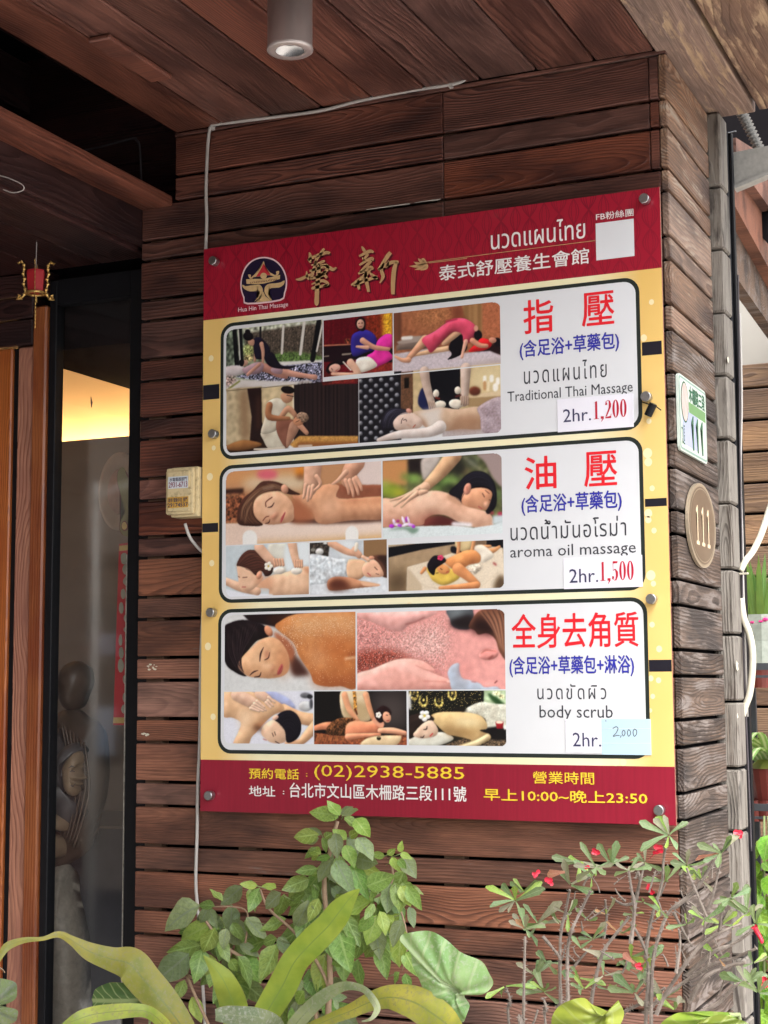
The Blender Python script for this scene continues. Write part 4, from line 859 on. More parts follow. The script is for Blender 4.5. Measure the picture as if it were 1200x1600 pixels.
hair([(190, 1040), (215, 940), (280, 895), (380, 905)], [(270, 1050), (280, 1000), (320, 950), (390, 930)], 22, ['#4a4a5c', '#121018', '#6c6c80'], 4, .6); E('#cc9484', 398, 912, 24, 18, .7, .4, 30); K('#3a2a2c', [(338, 1010), (342, 985), (352, 970)], 5); K('#3a2a2c', [(355, 985), (372, 980), (380, 992)], 5); K('#a8604e', [(432, 1040), (448, 1022)], 8); K('#b38c7c', [(385, 1020), (410, 1035)], 9, 1.5); K('#a9806c', [(500, 1000), (530, 1030)], 24, 3, al=.7); K('#d6c8c0', [(640, 1040), (540, 1080), (320, 1098), (160, 1140)], [100, 74, 62, 30], .6, .4); K('#a08878', [(150, 1148), (300, 1128)], 4, 1)
crop(Za, (70, 182), Za, (824, 592), ('tl',)); crop(Za, (70, 655), Za, (1110, 1064), ('bl',)); crop(Za, (827, 104), Zb, (274, 600)); crop(Zb, (277, 147), Zb, (1116, 549), ('tr',)); crop(Zb, (6, 658), Zb, (1122, 1080), ('br',))

# ================= sheet 2
CV = Canvas(*PAN[1]); ZF = Zcc
P('#bc8c68', [(40, 60), (1230, 20), (1230, 700), (40, 700)], .5, smooth=False); P('#cf9668', [(40, 80), (640, 60), (640, 190), (40, 220)], 6, smooth=False); P('#d8c2a4', [(180, 230), (280, 170), (620, 160), (640, 240), (400, 260)], 8); E('#d86a78', 360, 145, 75, 38, 4); E('#e0862c', 600, 125, 40, 30, 5); E('#4a2820', 600, 165, 30, 14, 5)
P('#3c2620', [(40, 255), (190, 245), (190, 285), (40, 290)], 2, smooth=False); P('#7c4e38', [(40, 300), (220, 290), (180, 480), (40, 500)], 5, smooth=False, noise=.25, nsc=1.5); P('#dcc8c0', [(1000, 60), (1230, 40), (1230, 240), (1050, 230)], 2)
P('#dfc3b2', [(40, 500), (300, 500), (700, 480), (1230, 450), (1230, 700), (40, 700)], 1, smooth=False, noise=.01); P('#c89a5c', [(280, 640), (600, 625), (930, 600), (1230, 580), (1230, 660), (280, 690)], 7, smooth=False); P('#f0ddd0', [(280, 520), (800, 505), (1200, 490), (1200, 540), (300, 570)], 12)
P('#8a5642', [(850, 215), (960, 225), (1230, 228), (1230, 330), (880, 330), (830, 270)], 1, .3); P('#3a221c', [(560, 455), (720, 470), (1000, 470), (1230, 455), (1230, 480), (860, 500), (540, 492)], 3)
P('#d39b7a', [(540, 300), (610, 290), (700, 245), (800, 215), (880, 230), (880, 320), (1230, 312), (1230, 460), (1000, 475), (880, 490), (780, 505), (715, 488), (690, 430), (620, 380)], .8, .4, soft=12); P('#a86c50', [(550, 310), (610, 350), (680, 410), (695, 472), (545, 485)], 5); P('#e4b496', [(740, 340), (860, 320), (900, 380), (800, 470)], 12, al=.7); P('#b67a5c', [(900, 330), (1230, 320), (1230, 345), (930, 352)], 5, al=.8)
P('#4a2e26', [(150, 500), (150, 400), (190, 320), (260, 260), (320, 200), (400, 195), (470, 215), (540, 260), (600, 290), (520, 290), (440, 265), (345, 300), (280, 340), (270, 440), (330, 510), (230, 518)], .7, .4, soft=6)
hair([(200, 500), (165, 440), (200, 340), (300, 240), (400, 215)], [(320, 505), (262, 440), (280, 335), (350, 285), (450, 265)], 34, ['#8c6a50', '#2c1a16', '#6a4836', '#b08e70'], 4); hair([(150, 470), (130, 440), (100, 450)], [(190, 350), (130, 380), (90, 420)], 8, ['#5a3828'], 5); P('#dfac8c', [(262, 420), (270, 335), (330, 285), (430, 268), (500, 300), (545, 360), (553, 420), (545, 478), (470, 502), (360, 508), (300, 480)], .8, .35, soft=8); P('#edc4a8', [(330, 330), (390, 300), (420, 400), (360, 430)], 8, al=.7)
for pts in ([(170, 480), (190, 380), (260, 300), (330, 240)], [(200, 500), (215, 420), (250, 350)], [(330, 240), (400, 230), (470, 260)], [(360, 215), (430, 225), (500, 262)]): K('#a5866c', pts, [3, 9, 9, 3][:len(pts)], 1.2, al=.7)
K('#c8b0a0', [(330, 250), (400, 240)], 10, 2, al=.6); E('#d29a80', 487, 252, 26, 34, .7, .5, -20); K('#6a3a30', [(352, 378), (352, 345), (395, 312)], 7, .6); K('#4a2c28', [(365, 385), (392, 378), (410, 352)], [4, 9, 5], .6); K('#6a3a30', [(330, 480), (350, 455), (372, 448)], 6, .6); K('#4a2c28', [(348, 500), (372, 494), (380, 472)], [4, 8, 4], .6); P('#c68870', [(385, 450), (425, 415), (445, 430), (435, 455), (400, 480)], 3, .5, al=.8); K('#f2cdb4', [(375, 430), (420, 420)], 12, 3, al=.7); K('#b4585a', [(458, 492), (470, 462), (490, 418)], [6, 17, 5], .7); K('#8c3c40', [(462, 490), (490, 425)], 3, .5)
K('#dcaa90', [(690, 60), (685, 160), (668, 250)], [130, 120, 96], .7, .4)
for a, b, c in (((640, 220), (630, 280), (622, 315)), ((665, 240), (655, 300), (652, 335)), ((690, 230), (682, 280), (672, 318)), ((715, 160), (745, 215), (700, 262))): K('#dcaa90', [a, b, c], [30, 25, 18], .5, .5)
K('#cf9a80', [(1000, 60), (955, 130), (940, 190)], [130, 110, 90], .7, .4); K('#dcaa90', [(930, 130), (870, 190), (830, 215)], [40, 26, 14], .6, .4)
for a, b, c in (((925, 190), (945, 250), (948, 285)), ((955, 190), (975, 260), (982, 305)), ((985, 180), (1005, 240), (1018, 290)), ((1000, 170), (1030, 220), (1042, 258))): K('#d9a58b', [a, b, c], [30, 25, 17], .5, .5)
E('#ece8e2', 235, 600, 52, 52, 1); P('#ece8e2', [(184, 600), (286, 600), (286, 670), (184, 670)], .7, smooth=False); E('#ece8e2', 972, 570, 47, 52, 1); P('#ece8e2', [(926, 570), (1018, 570), (1018, 640), (926, 640)], .7, smooth=False)
crop(Zcc, (62, 128), Zcc, (1188, 606), ('tl',))
P('#c6d0d4', [(40, 655), (664, 640), (664, 1030), (40, 1040)], .4, smooth=False, noise=.015, nsc=3); stripes('#b0bec4', 60, 660, 200, 900, 6, 10, 3, .5); P('#d8d4c6', [(370, 650), (510, 640), (500, 860), (400, 850)], 2, .3); P('#dfe6e8', [(500, 640), (664, 640), (664, 780), (500, 850)], 3)
P('#e3b798', [(280, 960), (380, 880), (500, 850), (620, 812), (680, 835), (680, 1010), (400, 1025), (370, 970)], .7, .35, soft=8); P('#c88e70', [(620, 812), (680, 835), (680, 870), (640, 850)], 3); P('#e0e2ea', [(40, 965), (180, 1000), (400, 1012), (400, 1050), (40, 1050)], 1, smooth=False)
K('#e3b79b', [(60, 915), (170, 960), (290, 990)], [46, 56, 50], .6, .4); P('#e6bb9e', [(142, 790), (190, 790), (280, 862), (330, 880), (315, 920), (250, 980), (190, 992), (160, 950), (150, 880)], .6, .3); P('#d29a7c', [(280, 900), (400, 880), (380, 970), (290, 950)], 5, al=.8); P('#4d3029', [(140, 800), (170, 735), (225, 692), (300, 700), (360, 750), (402, 800), (395, 860), (350, 882), (320, 845), (280, 875), (230, 830), (170, 810)], .6, .45); K('#8a6454', [(170, 770), (240, 720), (320, 750)], [3, 8, 3], 1.5, al=.7)
hair([(150, 790), (200, 720), (280, 705), (370, 770)], [(210, 830), (280, 860), (330, 850), (385, 850)], 24, ['#7a5040', '#2e1a18', '#5e3a30'], 4); E('#d89c80', 303, 872, 20, 32, .6, .4, 20); K('#6a4038', [(185, 890), (215, 888)], 5, .6); K('#6a4038', [(152, 882), (162, 888)], 4, .6); K('#b4605a', [(180, 958), (205, 958)], 6, .6)
K('#e0b298', [(300, 670), (370, 750), (420, 790)], [66, 60, 50], .6, .4); K('#dcae92', [(540, 640), (560, 740), (580, 800)], [66, 54, 54], .6, .4); E('#ebe0d2', 447, 838, 42, 28, .6, .4); E('#ebe0d2', 572, 842, 40, 26, .6, .4)
for k in range(4): K('#d8a68a', [(410+k*20, 760), (418+k*20, 800)], 18, .5, .4); K('#d8a68a', [(562+k*16, 768), (564+k*16, 812)], 16, .5, .4)
for k in range(5): E('#f4ecdc', 370+18*math.cos(k*1.257), 808+20*math.sin(k*1.257), 14, 14, .5, .2)
E('#d8bc58', 370, 808, 7, 7); crop(Zcc, (62, 662), Zcc, (662, 1010), ('bl',))
P('#c4cacf', [(667, 630), (1240, 600), (1240, 1040), (667, 1040)], .4, smooth=False, noise=.02, nsc=3); P('#8c6e50', [(1056, 620), (1240, 600), (1240, 760), (1056, 740)], .6, smooth=False); P('#3a342f', [(660, 640), (815, 635), (800, 745), (660, 720)], 1, smooth=False, noise=.3); E('#d8d8d4', 738, 704, 30, 26, 1, .4); E('#8a8880', 690, 690, 20, 12, 1); E('#e8e8e0', 780, 642, 16, 9, 1); P('#e0e4e6', [(850, 640), (990, 630), (990, 740), (900, 740)], 3)
P('#ccd2d6', [(660, 735), (780, 735), (870, 755), (955, 760), (940, 870), (850, 910), (660, 945)], .8, .3, noise=.07, nsc=1.6); P('#d4d8dc', [(660, 945), (1240, 880), (1240, 1040), (660, 1040)], 1, smooth=False, noise=.03, nsc=2); P('#e2b492', [(942, 770), (1010, 758), (1070, 775), (1085, 840), (1020, 905), (940, 880)], .7, .4)
P('#bc8668', [(795, 960), (800, 910), (850, 885), (960, 890), (1040, 915), (1165, 940), (1150, 952), (1000, 968), (830, 985)], .6, .4); P('#5c3428', [(795, 950), (830, 905), (900, 900), (960, 960), (850, 985)], 5); P('#e0b090', [(1040, 915), (1168, 938), (1150, 952), (1060, 950)], 1); P('#674638', [(1120, 740), (1180, 728), (1240, 760), (1240, 880), (1190, 880), (1160, 800)], .7, .4); P('#e3b094', [(1045, 830), (1060, 790), (1120, 760), (1165, 790), (1200, 860), (1180, 885), (1090, 888), (1055, 870)], .6, .35); P('#3a2620', [(1150, 740), (1195, 790), (1225, 870), (1240, 850), (1240, 740)], 2)
K('#5a3830', [(1135, 815), (1155, 835)], 5, .5); K('#5a3830', [(1145, 862), (1165, 868)], 4, .5); K('#b45c58', [(1085, 858), (1105, 875)], 7, .5); E('#d6987c', 1112, 748, 22, 14, .6, .4); K('#dba88c', [(820, 640), (930, 700), (1010, 720)], [50, 44, 36], .6, .4); K('#dba88c', [(990, 690), (1025, 730)], 44, .6, .4); K('#e6d8c4', [(1005, 650), (1000, 690)], 26, .8, .3); K('#e2b498', [(1050, 740), (1090, 765)], 24, .6, .4)
crop(Zcc, (667, 638), Zcc, (1227, 996))
ZF = Zd
P('#5c5f40', [(30, 100), (1140, 20), (1140, 860), (30, 860)], .4, smooth=False, noise=.12, nsc=3); P('#c48d5e', [(30, 110), (282, 100), (270, 330), (30, 345)], 3, smooth=False); P('#2a2122', [(275, 100), (412, 95), (405, 250), (280, 240)], 3, smooth=False)
for x, y, r, c in ((110, 380, 90, '#8c9c3c'), (60, 330, 50, '#a0a858'), (330, 275, 60, '#86a658'), (250, 260, 40, '#6a8c48'), (200, 400, 60, '#a8a83c'), (560, 330, 60, '#3c4c2c'), (620, 300, 50, '#84a85c'), (690, 280, 45, '#8cb060'), (540, 380, 40, '#70944c'), (650, 360, 50, '#2c3424'), (1080, 420, 50, '#6c7c54'), (780, 200, 40, '#a88a64'), (850, 130, 60, '#52584a')): E(c, x, y, r, r*.7, 5)
P('#2c2c26', [(640, 120), (760, 90), (800, 200), (700, 260)], 6); P('#9c8a86', [(890, 60), (1010, 40), (1130, 40), (1130, 340), (1040, 280), (960, 130)], 2); K('#c8bca8', [(770, 80), (860, 150), (990, 240)], 16, 3, al=.6); P('#bcb0a8', [(400, 100), (570, 85), (470, 260), (410, 280)], 2, .3)
P('#5a2a2a', [(380, 640), (560, 600), (700, 640), (760, 700), (300, 710)], 3, smooth=False)
P('#e0b096', [(30, 468), (150, 455), (300, 425), (420, 392), (540, 385), (640, 412), (700, 470), (820, 515), (940, 555), (1015, 600), (1038, 660), (1020, 706), (860, 712), (720, 660), (610, 605), (500, 600), (430, 640), (400, 690), (200, 700), (30, 695)], .8, .3, soft=14); P('#c07a68', [(30, 640), (300, 640), (430, 610), (400, 690), (30, 700)], 10, al=.8); P('#f0cbb4', [(320, 440), (500, 400), (560, 470), (400, 520)], 14, al=.6); P('#8a4a40', [(440, 610), (560, 590), (520, 620), (430, 690)], 6, al=.8); K('#b87c66', [(560, 600), (620, 540), (690, 510)], 6, 3, al=.4)
K('#c99a80', [(650, 440), (740, 490)], 60, 2); P('#17151d', [(640, 405), (720, 320), (800, 240), (880, 208), (970, 225), (1040, 300), (1066, 400), (1060, 520), (1000, 590), (970, 570), (1005, 490), (1020, 400), (940, 365), (850, 370), (800, 420), (770, 500), (720, 450)], .8, .5, soft=8); P('#d39878', [(765, 405), (800, 400), (850, 365), (960, 360), (1025, 400), (1015, 470), (990, 530), (960, 560), (880, 545), (760, 505)], .8, .35, soft=8)
hair([(660, 410), (760, 290), (880, 220), (1000, 265), (1055, 400)], [(745, 490), (790, 400), (880, 340), (1000, 350), (1045, 450)], 30, ['#2e2c3a', '#0c0a12', '#3c3848'], 5, .5); E('#d2937e', 806, 368, 32, 54, .8, .5, 15); K('#a8604e', [(800, 350), (808, 390)], 8, 1.5); K('#3a2422', [(940, 408), (958, 440)], 6, .7); K('#4a2c28', [(965, 380), (1000, 410)], 5, .7); K('#9c4848', [(905, 525), (935, 545)], 7, .7); P('#e2ac90', [(950, 490), (985, 480), (990, 520), (965, 540)], 2, .4); K('#3a2422', [(1000, 465), (1012, 470)], 5, .6); K('#3c3a4c', [(800, 280), (900, 235), (1000, 290)], [4, 12, 4], 4, al=.7)
K('#d2a682', [(680, 70), (560, 220), (430, 350)], [150, 120, 84], .8, .5); K('#d8ab8e', [(430, 350), (350, 390)], [84, 70], .7, .4)
for pts in ([(360, 380), (240, 435), (118, 472)], [(350, 395), (240, 455), (152, 522)], [(360, 405), (280, 465), (215, 530)], [(390, 400), (440, 390)]): K('#d9ad92', pts, [50, 30, 18][:len(pts)], .6, .5)
P('#d3dcdc', [(30, 715), (400, 700), (700, 695), (860, 715), (1030, 690), (1140, 650), (1140, 860), (30, 860)], .8, smooth=False, noise=.012); P('#c2ccce', [(1030, 610), (1140, 590), (1140, 670), (1030, 690)], 2, smooth=False); K('#e8e0e2', [(680, 680), (830, 690)], 34, 2); E('#c03058', 1098, 588, 24, 14, 2); E('#c03058', 1025, 582, 16, 10, 2)
P('#7c9484', [(60, 760), (200, 710), (370, 720), (320, 770), (240, 730), (120, 740)], 2)
for x, y, c, r, q, a in ((130, 700, '#b040c8', 24, 18, 0), (180, 690, '#eedcf2', 38, 13, 20), (150, 660, '#e8d0f0', 12, 26, -20), (205, 695, '#b050cc', 24, 14, 10), (235, 650, '#efdcf2', 12, 40, -20), (262, 640, '#b048b8', 13, 26, 0), (280, 650, '#efdcf2', 9, 40, -15), (300, 690, '#d8a0e4', 36, 14, 10), (325, 705, '#b048c8', 16, 14, 0), (250, 690, '#f2e6f6', 34, 13, -20), (185, 655, '#b04088', 16, 12, 0)): E(c, x, y, r, q, .8, .3, a)
crop(Zd, (44, 118), Zd, (1122, 768), ('tr',))
P('#a68e72', [(93, 800), (1150, 740), (1150, 1300), (93, 1300)], .4, smooth=False, noise=.02, nsc=3); P('#b8a890', [(93, 800), (700, 760), (700, 810), (93, 885)], 1, smooth=False); P('#13131a', [(93, 892), (400, 850), (700, 800), (700, 858), (400, 910), (93, 982)], .8, smooth=False); P('#13131a', [(975, 770), (1150, 755), (1150, 900), (975, 880)], .8, smooth=False); P('#7a6450', [(870, 800), (975, 780), (975, 880), (880, 880)], 2, smooth=False); P('#50402f', [(93, 1130), (270, 1100), (270, 1300), (93, 1300)], 12, smooth=False)
P('#dccbb4', [(270, 1065), (450, 1015), (700, 930), (900, 868), (1120, 895), (1150, 1300), (265, 1300)], .8, smooth=False, noise=.012); P('#c2ae94', [(270, 1070), (400, 1230), (400, 1300), (262, 1300)], 1.5, smooth=False); K('#b09c84', [(290, 1085), (400, 1220), (560, 1260)], 4, 1, al=.7); P('#5c4a38', [(1040, 1260), (1090, 1140), (1150, 1180), (1150, 1300)], 4); K('#b8a58c', [(920, 1250), (1080, 1110)], 4, 1, al=.6); K('#8c2c30', [(1040, 1030), (1060, 1045)], 14, 1.5)
P('#17161e', [(665, 880), (740, 900), (760, 950), (665, 935)], 1); P('#cfb68a', [(710, 785), (850, 780), (850, 900), (800, 940), (740, 920), (700, 880)], .8, .4); K('#c98e66', [(728, 795), (730, 870), (722, 940)], [34, 30, 34], .6, .4); K('#c98e66', [(872, 795), (850, 900), (822, 1010)], [36, 32, 40], .6, .4)
K('#cf9468', [(930, 885), (1010, 880)], [34, 24], .6, .4); K('#cf9468', [(950, 930), (1030, 920), (1090, 885)], [60, 44, 26], .6, .4); P('#d68f5e', [(600, 1010), (680, 965), (780, 920), (870, 915), (925, 965), (910, 1025), (820, 1045), (760, 1090), (720, 1110), (640, 1060)], .8, .4, soft=8); P('#e0d3c0', [(872, 895), (940, 868), (1040, 955), (1000, 1000), (935, 1025), (925, 960)], .8, .3); P('#dccdb8', [(800, 1075), (850, 1050), (930, 1040), (930, 1080), (870, 1130), (820, 1110)], 1, .4, noise=.08)
P('#dcb95c', [(440, 1075), (520, 1060), (690, 1090), (740, 1145), (690, 1195), (590, 1228), (500, 1190), (460, 1130)], .8, .45); K('#d38f62', [(425, 1080), (395, 1118)], [34, 24], .7, .3); K('#d38f62', [(720, 1080), (800, 1140), (890, 1220)], [100, 80, 60], .7, .4); K('#d38f62', [(890, 1225), (760, 1240), (560, 1252)], [60, 50, 26], .7, .4); E('#d4925f', 590, 1085, 62, 44, .7, .3, 20); P('#17121b', [(448, 1045), (480, 990), (520, 962), (590, 975), (615, 1010), (580, 1040), (525, 1080), (510, 1135), (480, 1125), (455, 1090)], .7, .4); K('#3a221c', [(565, 1078), (580, 1090)], 5); K('#a8463c', [(618, 1112), (635, 1105)], 7); K('#3a221c', [(525, 1120), (545, 1118)], 5)
for k in range(5): E('#d8486e', 565+16*math.cos(k*1.257), 982+15*math.sin(k*1.257), 14, 11, .5, .3)
crop(Zd, (95, 868), Zd, (1132, 1250), ('br',))

# ================= sheet 3
CV = Canvas(*PAN[2]); ZF = Ze
P('#d2d2d0', [(40, 90), (1090, 60), (1090, 720), (40, 720)], .4, smooth=False, noise=.012, nsc=2); P('#24181a', [(200, 105), (700, 80), (1100, 80), (1100, 140), (600, 140), (470, 200), (260, 165)], 1.2, smooth=False); P('#3a2018', [(380, 110), (560, 100), (500, 180), (440, 190)], 5)
P('#4c302a', [(560, 430), (620, 430), (720, 560), (700, 580), (590, 575)], 4); P('#c07c4c', [(455, 205), (500, 150), (580, 110), (700, 92), (1100, 90), (1100, 645), (960, 662), (850, 665), (760, 640), (725, 560), (640, 430), (590, 320)], .8, .3, soft=14); P('#dcb088', [(560, 150), (700, 110), (1090, 130), (1090, 250), (800, 240), (640, 260)], 16, al=.85); P('#a85c34', [(850, 280), (1050, 300), (1000, 430), (850, 420)], 20, al=.7); P('#e2b290', [(700, 380), (800, 400), (850, 490), (780, 500)], 14, al=.8); P('#a25a38', [(740, 560), (900, 600), (1090, 560), (1090, 640), (850, 662), (760, 635)], 10, al=.8); P('#7c3c22', [(980, 430), (1090, 390), (1090, 440)], 5, al=.8); K('#ecc8a8', [(1000, 448), (1090, 436)], 12, 2)
P('#a8694e', [(440, 250), (520, 275), (590, 340), (610, 420), (560, 470)], 3, .3); reg = [(480, 190), (600, 120), (1080, 110), (1080, 640), (800, 640), (640, 430)]
specks('#f4d8b8', [(450, 240), (560, 120), (1080, 110), (1080, 260), (700, 280), (600, 420)], 420, 1, .6); specks('#f0cca4', reg, 420, 1, .45); specks('#8c4c2c', reg, 260, 1, .3)
P('#1e1519', [(52, 220), (110, 165), (200, 145), (300, 160), (380, 200), (410, 260), (380, 290), (310, 310), (240, 390), (190, 470), (170, 520), (230, 585), (150, 560), (60, 470)], .8, .4, soft=7)
for pts in ([(120, 200), (170, 260), (190, 380)], [(160, 180), (230, 230), (240, 330)], [(90, 260), (130, 350), (150, 460)], [(220, 170), (290, 210), (310, 260)]): K('#5f4e4a', pts, [4, 12, 4], 3, al=.75)
P('#dba680', [(162, 505), (200, 430), (260, 370), (330, 305), (410, 278), (480, 300), (530, 360), (562, 440), (560, 530), (520, 580), (430, 602), (330, 598), (230, 580)], .8, .3, soft=9); P('#f0c8a4', [(280, 400), (360, 340), (380, 440), (300, 500)], 12, al=.7); P('#c4835e', [(500, 350), (562, 440), (555, 550), (500, 590), (470, 500)], 10, al=.7)
hair([(70, 240), (80, 400), (140, 520), (220, 580)], [(330, 170), (280, 260), (210, 380), (175, 480)], 44, ['#3a2c30', '#0e080c', '#54444a', '#281c20'], 5, .6); E('#cf8c6c', 402, 232, 28, 46, .7, .5, -30); K('#3a2222', [(333, 468), (340, 410), (362, 360)], [5, 13, 4], .6); K('#2a1818', [(372, 458), (400, 440), (410, 400)], [5, 9, 4], .6); P('#bc7c66', [(370, 400), (400, 380), (405, 430), (380, 450)], 3, al=.7); K('#3a2222', [(255, 578), (285, 552), (318, 540)], [4, 10, 4], .6); K('#2a1818', [(290, 592), (330, 585), (342, 555)], [5, 9, 4], .6); P('#c8886a', [(410, 530), (440, 500), (450, 520), (430, 560)], 3, .4, al=.9); K('#f6d4b4', [(360, 500), (430, 510)], 14, 4, al=.8); P('#b4605a', [(468, 558), (482, 520), (505, 488), (515, 515), (500, 560), (475, 575)], .7, .3); K('#7c3438', [(480, 562), (506, 505)], 4, .6); K('#8c5848', [(440, 582), (475, 570)], 5, 1.5)
crop(Ze, (57, 108), Ze, (1086, 693), ('tl',))
P('#dcdce6', [(40, 700), (760, 690), (760, 1150), (40, 1150)], .4, smooth=False, noise=.01); P('#a8aed2', [(230, 700), (420, 700), (560, 760), (610, 840), (500, 820), (400, 760)], 1.5, .3); stripes('#707cae', 240, 705, 320, 770, 6, 6, .8, .7, 20); E('#c8c8c8', 690, 820, 55, 40, 1, .4); E('#6c6c70', 690, 735, 42, 22, 1, .4); E('#26262a', 725, 745, 22, 18, 1); E('#4a4a50', 735, 800, 14, 40, 1.5)
K('#deae88', [(520, 840), (640, 905), (770, 930)], [70, 84, 90], .7, .4); K('#deae88', [(770, 970), (690, 1060), (640, 1100), (540, 1108)], [80, 66, 44, 26], .7, .4); P('#e2b48e', [(40, 705), (240, 700), (400, 745), (500, 800), (520, 850), (440, 890), (370, 950), (310, 1020), (270, 1060), (235, 1125), (125, 1125), (160, 1030), (185, 950), (120, 910), (40, 890)], .7, .35, soft=9); P('#f2cfae', [(180, 860), (280, 860), (250, 960), (190, 1000)], 8, al=.7); P('#b87c58', [(300, 960), (400, 930), (360, 980), (310, 1010)], 5, al=.8); K('#bc845f', [(470, 870), (500, 830), (490, 800)], 10, 2.5, al=.7)
K('#e4b9a0', [(150, 730), (250, 780), (310, 810)], [84, 84, 66], .7, .4); 
for a, b in (((290, 800), (382, 852)), ((275, 820), (360, 858)), ((260, 835), (330, 860)), ((310, 780), (370, 830))): K('#e8c0a8', [a, b], [24, 14], .5, .45)
K('#e4b9a0', [(330, 720), (400, 770)], [74, 60], .7, .4)
for a, b in (((400, 750), (450, 790)), ((395, 775), (438, 820)), ((380, 790), (420, 832))): K('#e8c0a8', [a, b], [22, 13], .5, .45)
P('#e6bda0', [(342, 1030), (365, 970), (420, 930), (480, 925), (530, 1000), (545, 1060), (520, 1105), (440, 1108), (390, 1085)], .7, .3, soft=7); P('#191620', [(450, 925), (490, 872), (560, 850), (620, 880), (655, 950), (650, 1030), (610, 1085), (545, 1102), (528, 1010), (480, 950)], .7, .4); hair([(460, 935), (520, 870), (600, 870), (645, 960)], [(530, 1010), (560, 1000), (590, 1030), (610, 1070)], 24, ['#34303c', '#0a080c'], 4, .6); E('#f0c0a8', 455, 908, 26, 18, .7, .4, -30); K('#3a2624', [(430, 1030), (440, 1055)], 5, .6); K('#3a2624', [(448, 1020), (456, 1045)], 5, .6); K('#3a2624', [(455, 1095), (485, 1112)], 6, .6); K('#b86c64', [(360, 1075), (385, 1085)], 6, .7); K('#2a1c18', [(300, 985), (350, 1000)], 20, 4, al=.8)
crop(Ze, (53, 704), Ze, (752, 1117), ('bl',))
P('#191616', [(754, 690), (1500, 690), (1500, 1150), (754, 1150)], .4, smooth=False); P('#4c4442', [(1180, 690), (1500, 690), (1500, 1010), (1240, 1000)], 14, smooth=False); P('#e2cba8', [(970, 695), (1165, 695), (1195, 850), (1180, 935), (995, 915)], .8, .4); P('#b9a07c', [(1000, 800), (1170, 800), (1180, 930), (1000, 915)], 4); K('#b07a3c', [(1070, 705), (1076, 760), (1080, 850)], 24, .8, noise=.3); K('#6a3a24', [(1078, 840), (1092, 880)], 14)
K('#dc9c78', [(995, 730), (1030, 840), (1100, 935)], [46, 44, 30], .6, .4); K('#dc9c78', [(1160, 730), (1195, 850), (1225, 930)], [44, 40, 30], .6, .4); P('#8c5238', [(754, 1025), (1000, 1050), (1200, 1060), (1500, 1030), (1500, 1150), (754, 1150)], .8, smooth=False, noise=.12); stripes('#c08c58', 780, 1040, 1130, 1090, 26, 5, .6, .6, -10)
K('#d98c6a', [(765, 990), (830, 975), (880, 975)], [36, 50, 60], .6, .4); P('#5c3e28', [(850, 1030), (860, 985), (920, 925), (1000, 908), (1080, 920), (1030, 980), (1005, 1045), (900, 1045)], .7, .4, noise=.25); P('#e48f6e', [(1000, 1010), (1020, 955), (1080, 932), (1170, 940), (1260, 925), (1300, 990), (1250, 1030), (1150, 1055), (1020, 1080)], .7, .45, soft=6); K('#eb9c7a', [(1020, 1058), (1120, 1050), (1270, 1040)], [46, 34, 22], .6, .5); K('#e8a484', [(1270, 1010), (1370, 1010), (1470, 1030)], [36, 44, 30], .6, .5); K('#e2a084', [(1240, 930), (1280, 960)], 50, .8)
P('#281618', [(1232, 880), (1258, 835), (1300, 815), (1345, 840), (1362, 880), (1330, 900), (1280, 950), (1240, 920)], .7, .4); E('#e0a284', 1325, 905, 32, 44, .6, .35, -15); K('#3a221e', [(1320, 888), (1332, 890)], 5); K('#3a221e', [(1346, 884), (1352, 886)], 4); K('#b0403c', [(1326, 932), (1342, 930)], 6)
for k in range(5): E('#f6efe2', 1261+13*math.cos(k*1.257), 888+14*math.sin(k*1.257), 11, 11, .5, .2)
P('#e2c49c', [(1135, 1130), (1145, 1085), (1230, 1055), (1400, 1048), (1440, 1060), (1380, 1130)], .8, .3); E('#2a2418', 1263, 1070, 17, 15, .6, .3); E('#9c8c6c', 1263, 1060, 13, 6, .6)
crop(Ze, (756, 703), Zg, (418, 1083))
ZF = Zg
P('#e19d96', [(38, 60), (1170, 40), (1170, 690), (38, 690)], .4, smooth=False, noise=.02, nsc=3); P('#c98a84', [(38, 130), (200, 200), (420, 230), (600, 180), (720, 120), (730, 300), (700, 500), (560, 470), (380, 380), (38, 370)], 14, noise=.12, nsc=.9); P('#dcb0a8', [(200, 330), (420, 270), (640, 180), (720, 300), (640, 440), (480, 380), (300, 350)], 14, noise=.13, nsc=.8, al=.8); P('#8f4a3e', [(38, 390), (200, 365), (340, 375), (440, 430), (320, 450), (180, 510), (38, 540)], 6, noise=.16, nsc=.8); P('#7c3a34', [(380, 400), (500, 440), (620, 500), (700, 560), (560, 500)], 7, al=.7)
specks('#f4dcd4', [(40, 130), (300, 220), (700, 100), (740, 300), (700, 540), (420, 400), (40, 540)], 750, 1, .55); specks('#7c5450', [(40, 130), (300, 220), (700, 100), (740, 300), (700, 540), (420, 400), (40, 540)], 500, 1, .35)
P('#eeb0a8', [(38, 75), (400, 70), (640, 62), (600, 110), (520, 140), (430, 175), (380, 220), (300, 215), (180, 165), (38, 110)], .8, .4, soft=8); K('#8c5450', [(405, 172), (470, 158), (545, 122)], 7, 1.2, al=.8); P('#e8a89c', [(30, 555), (160, 505), (320, 440), (440, 430), (540, 450), (620, 505), (600, 525), (540, 505), (640, 550), (745, 595), (740, 625), (760, 665), (600, 690), (30, 690)], .8, .45, soft=9)
K('#c47c74', [(480, 480), (560, 515), (610, 520)], 5, 1.2); K('#c47c74', [(540, 600), (640, 600), (740, 610)], 5, 1.2); K('#c47c74', [(560, 640), (660, 645), (745, 650)], 5, 1.2); K('#f8ccc0', [(340, 470), (480, 520), (640, 580)], 20, 5, al=.6); K('#f6c8be', [(720, 600), (742, 602)], 12, 1)
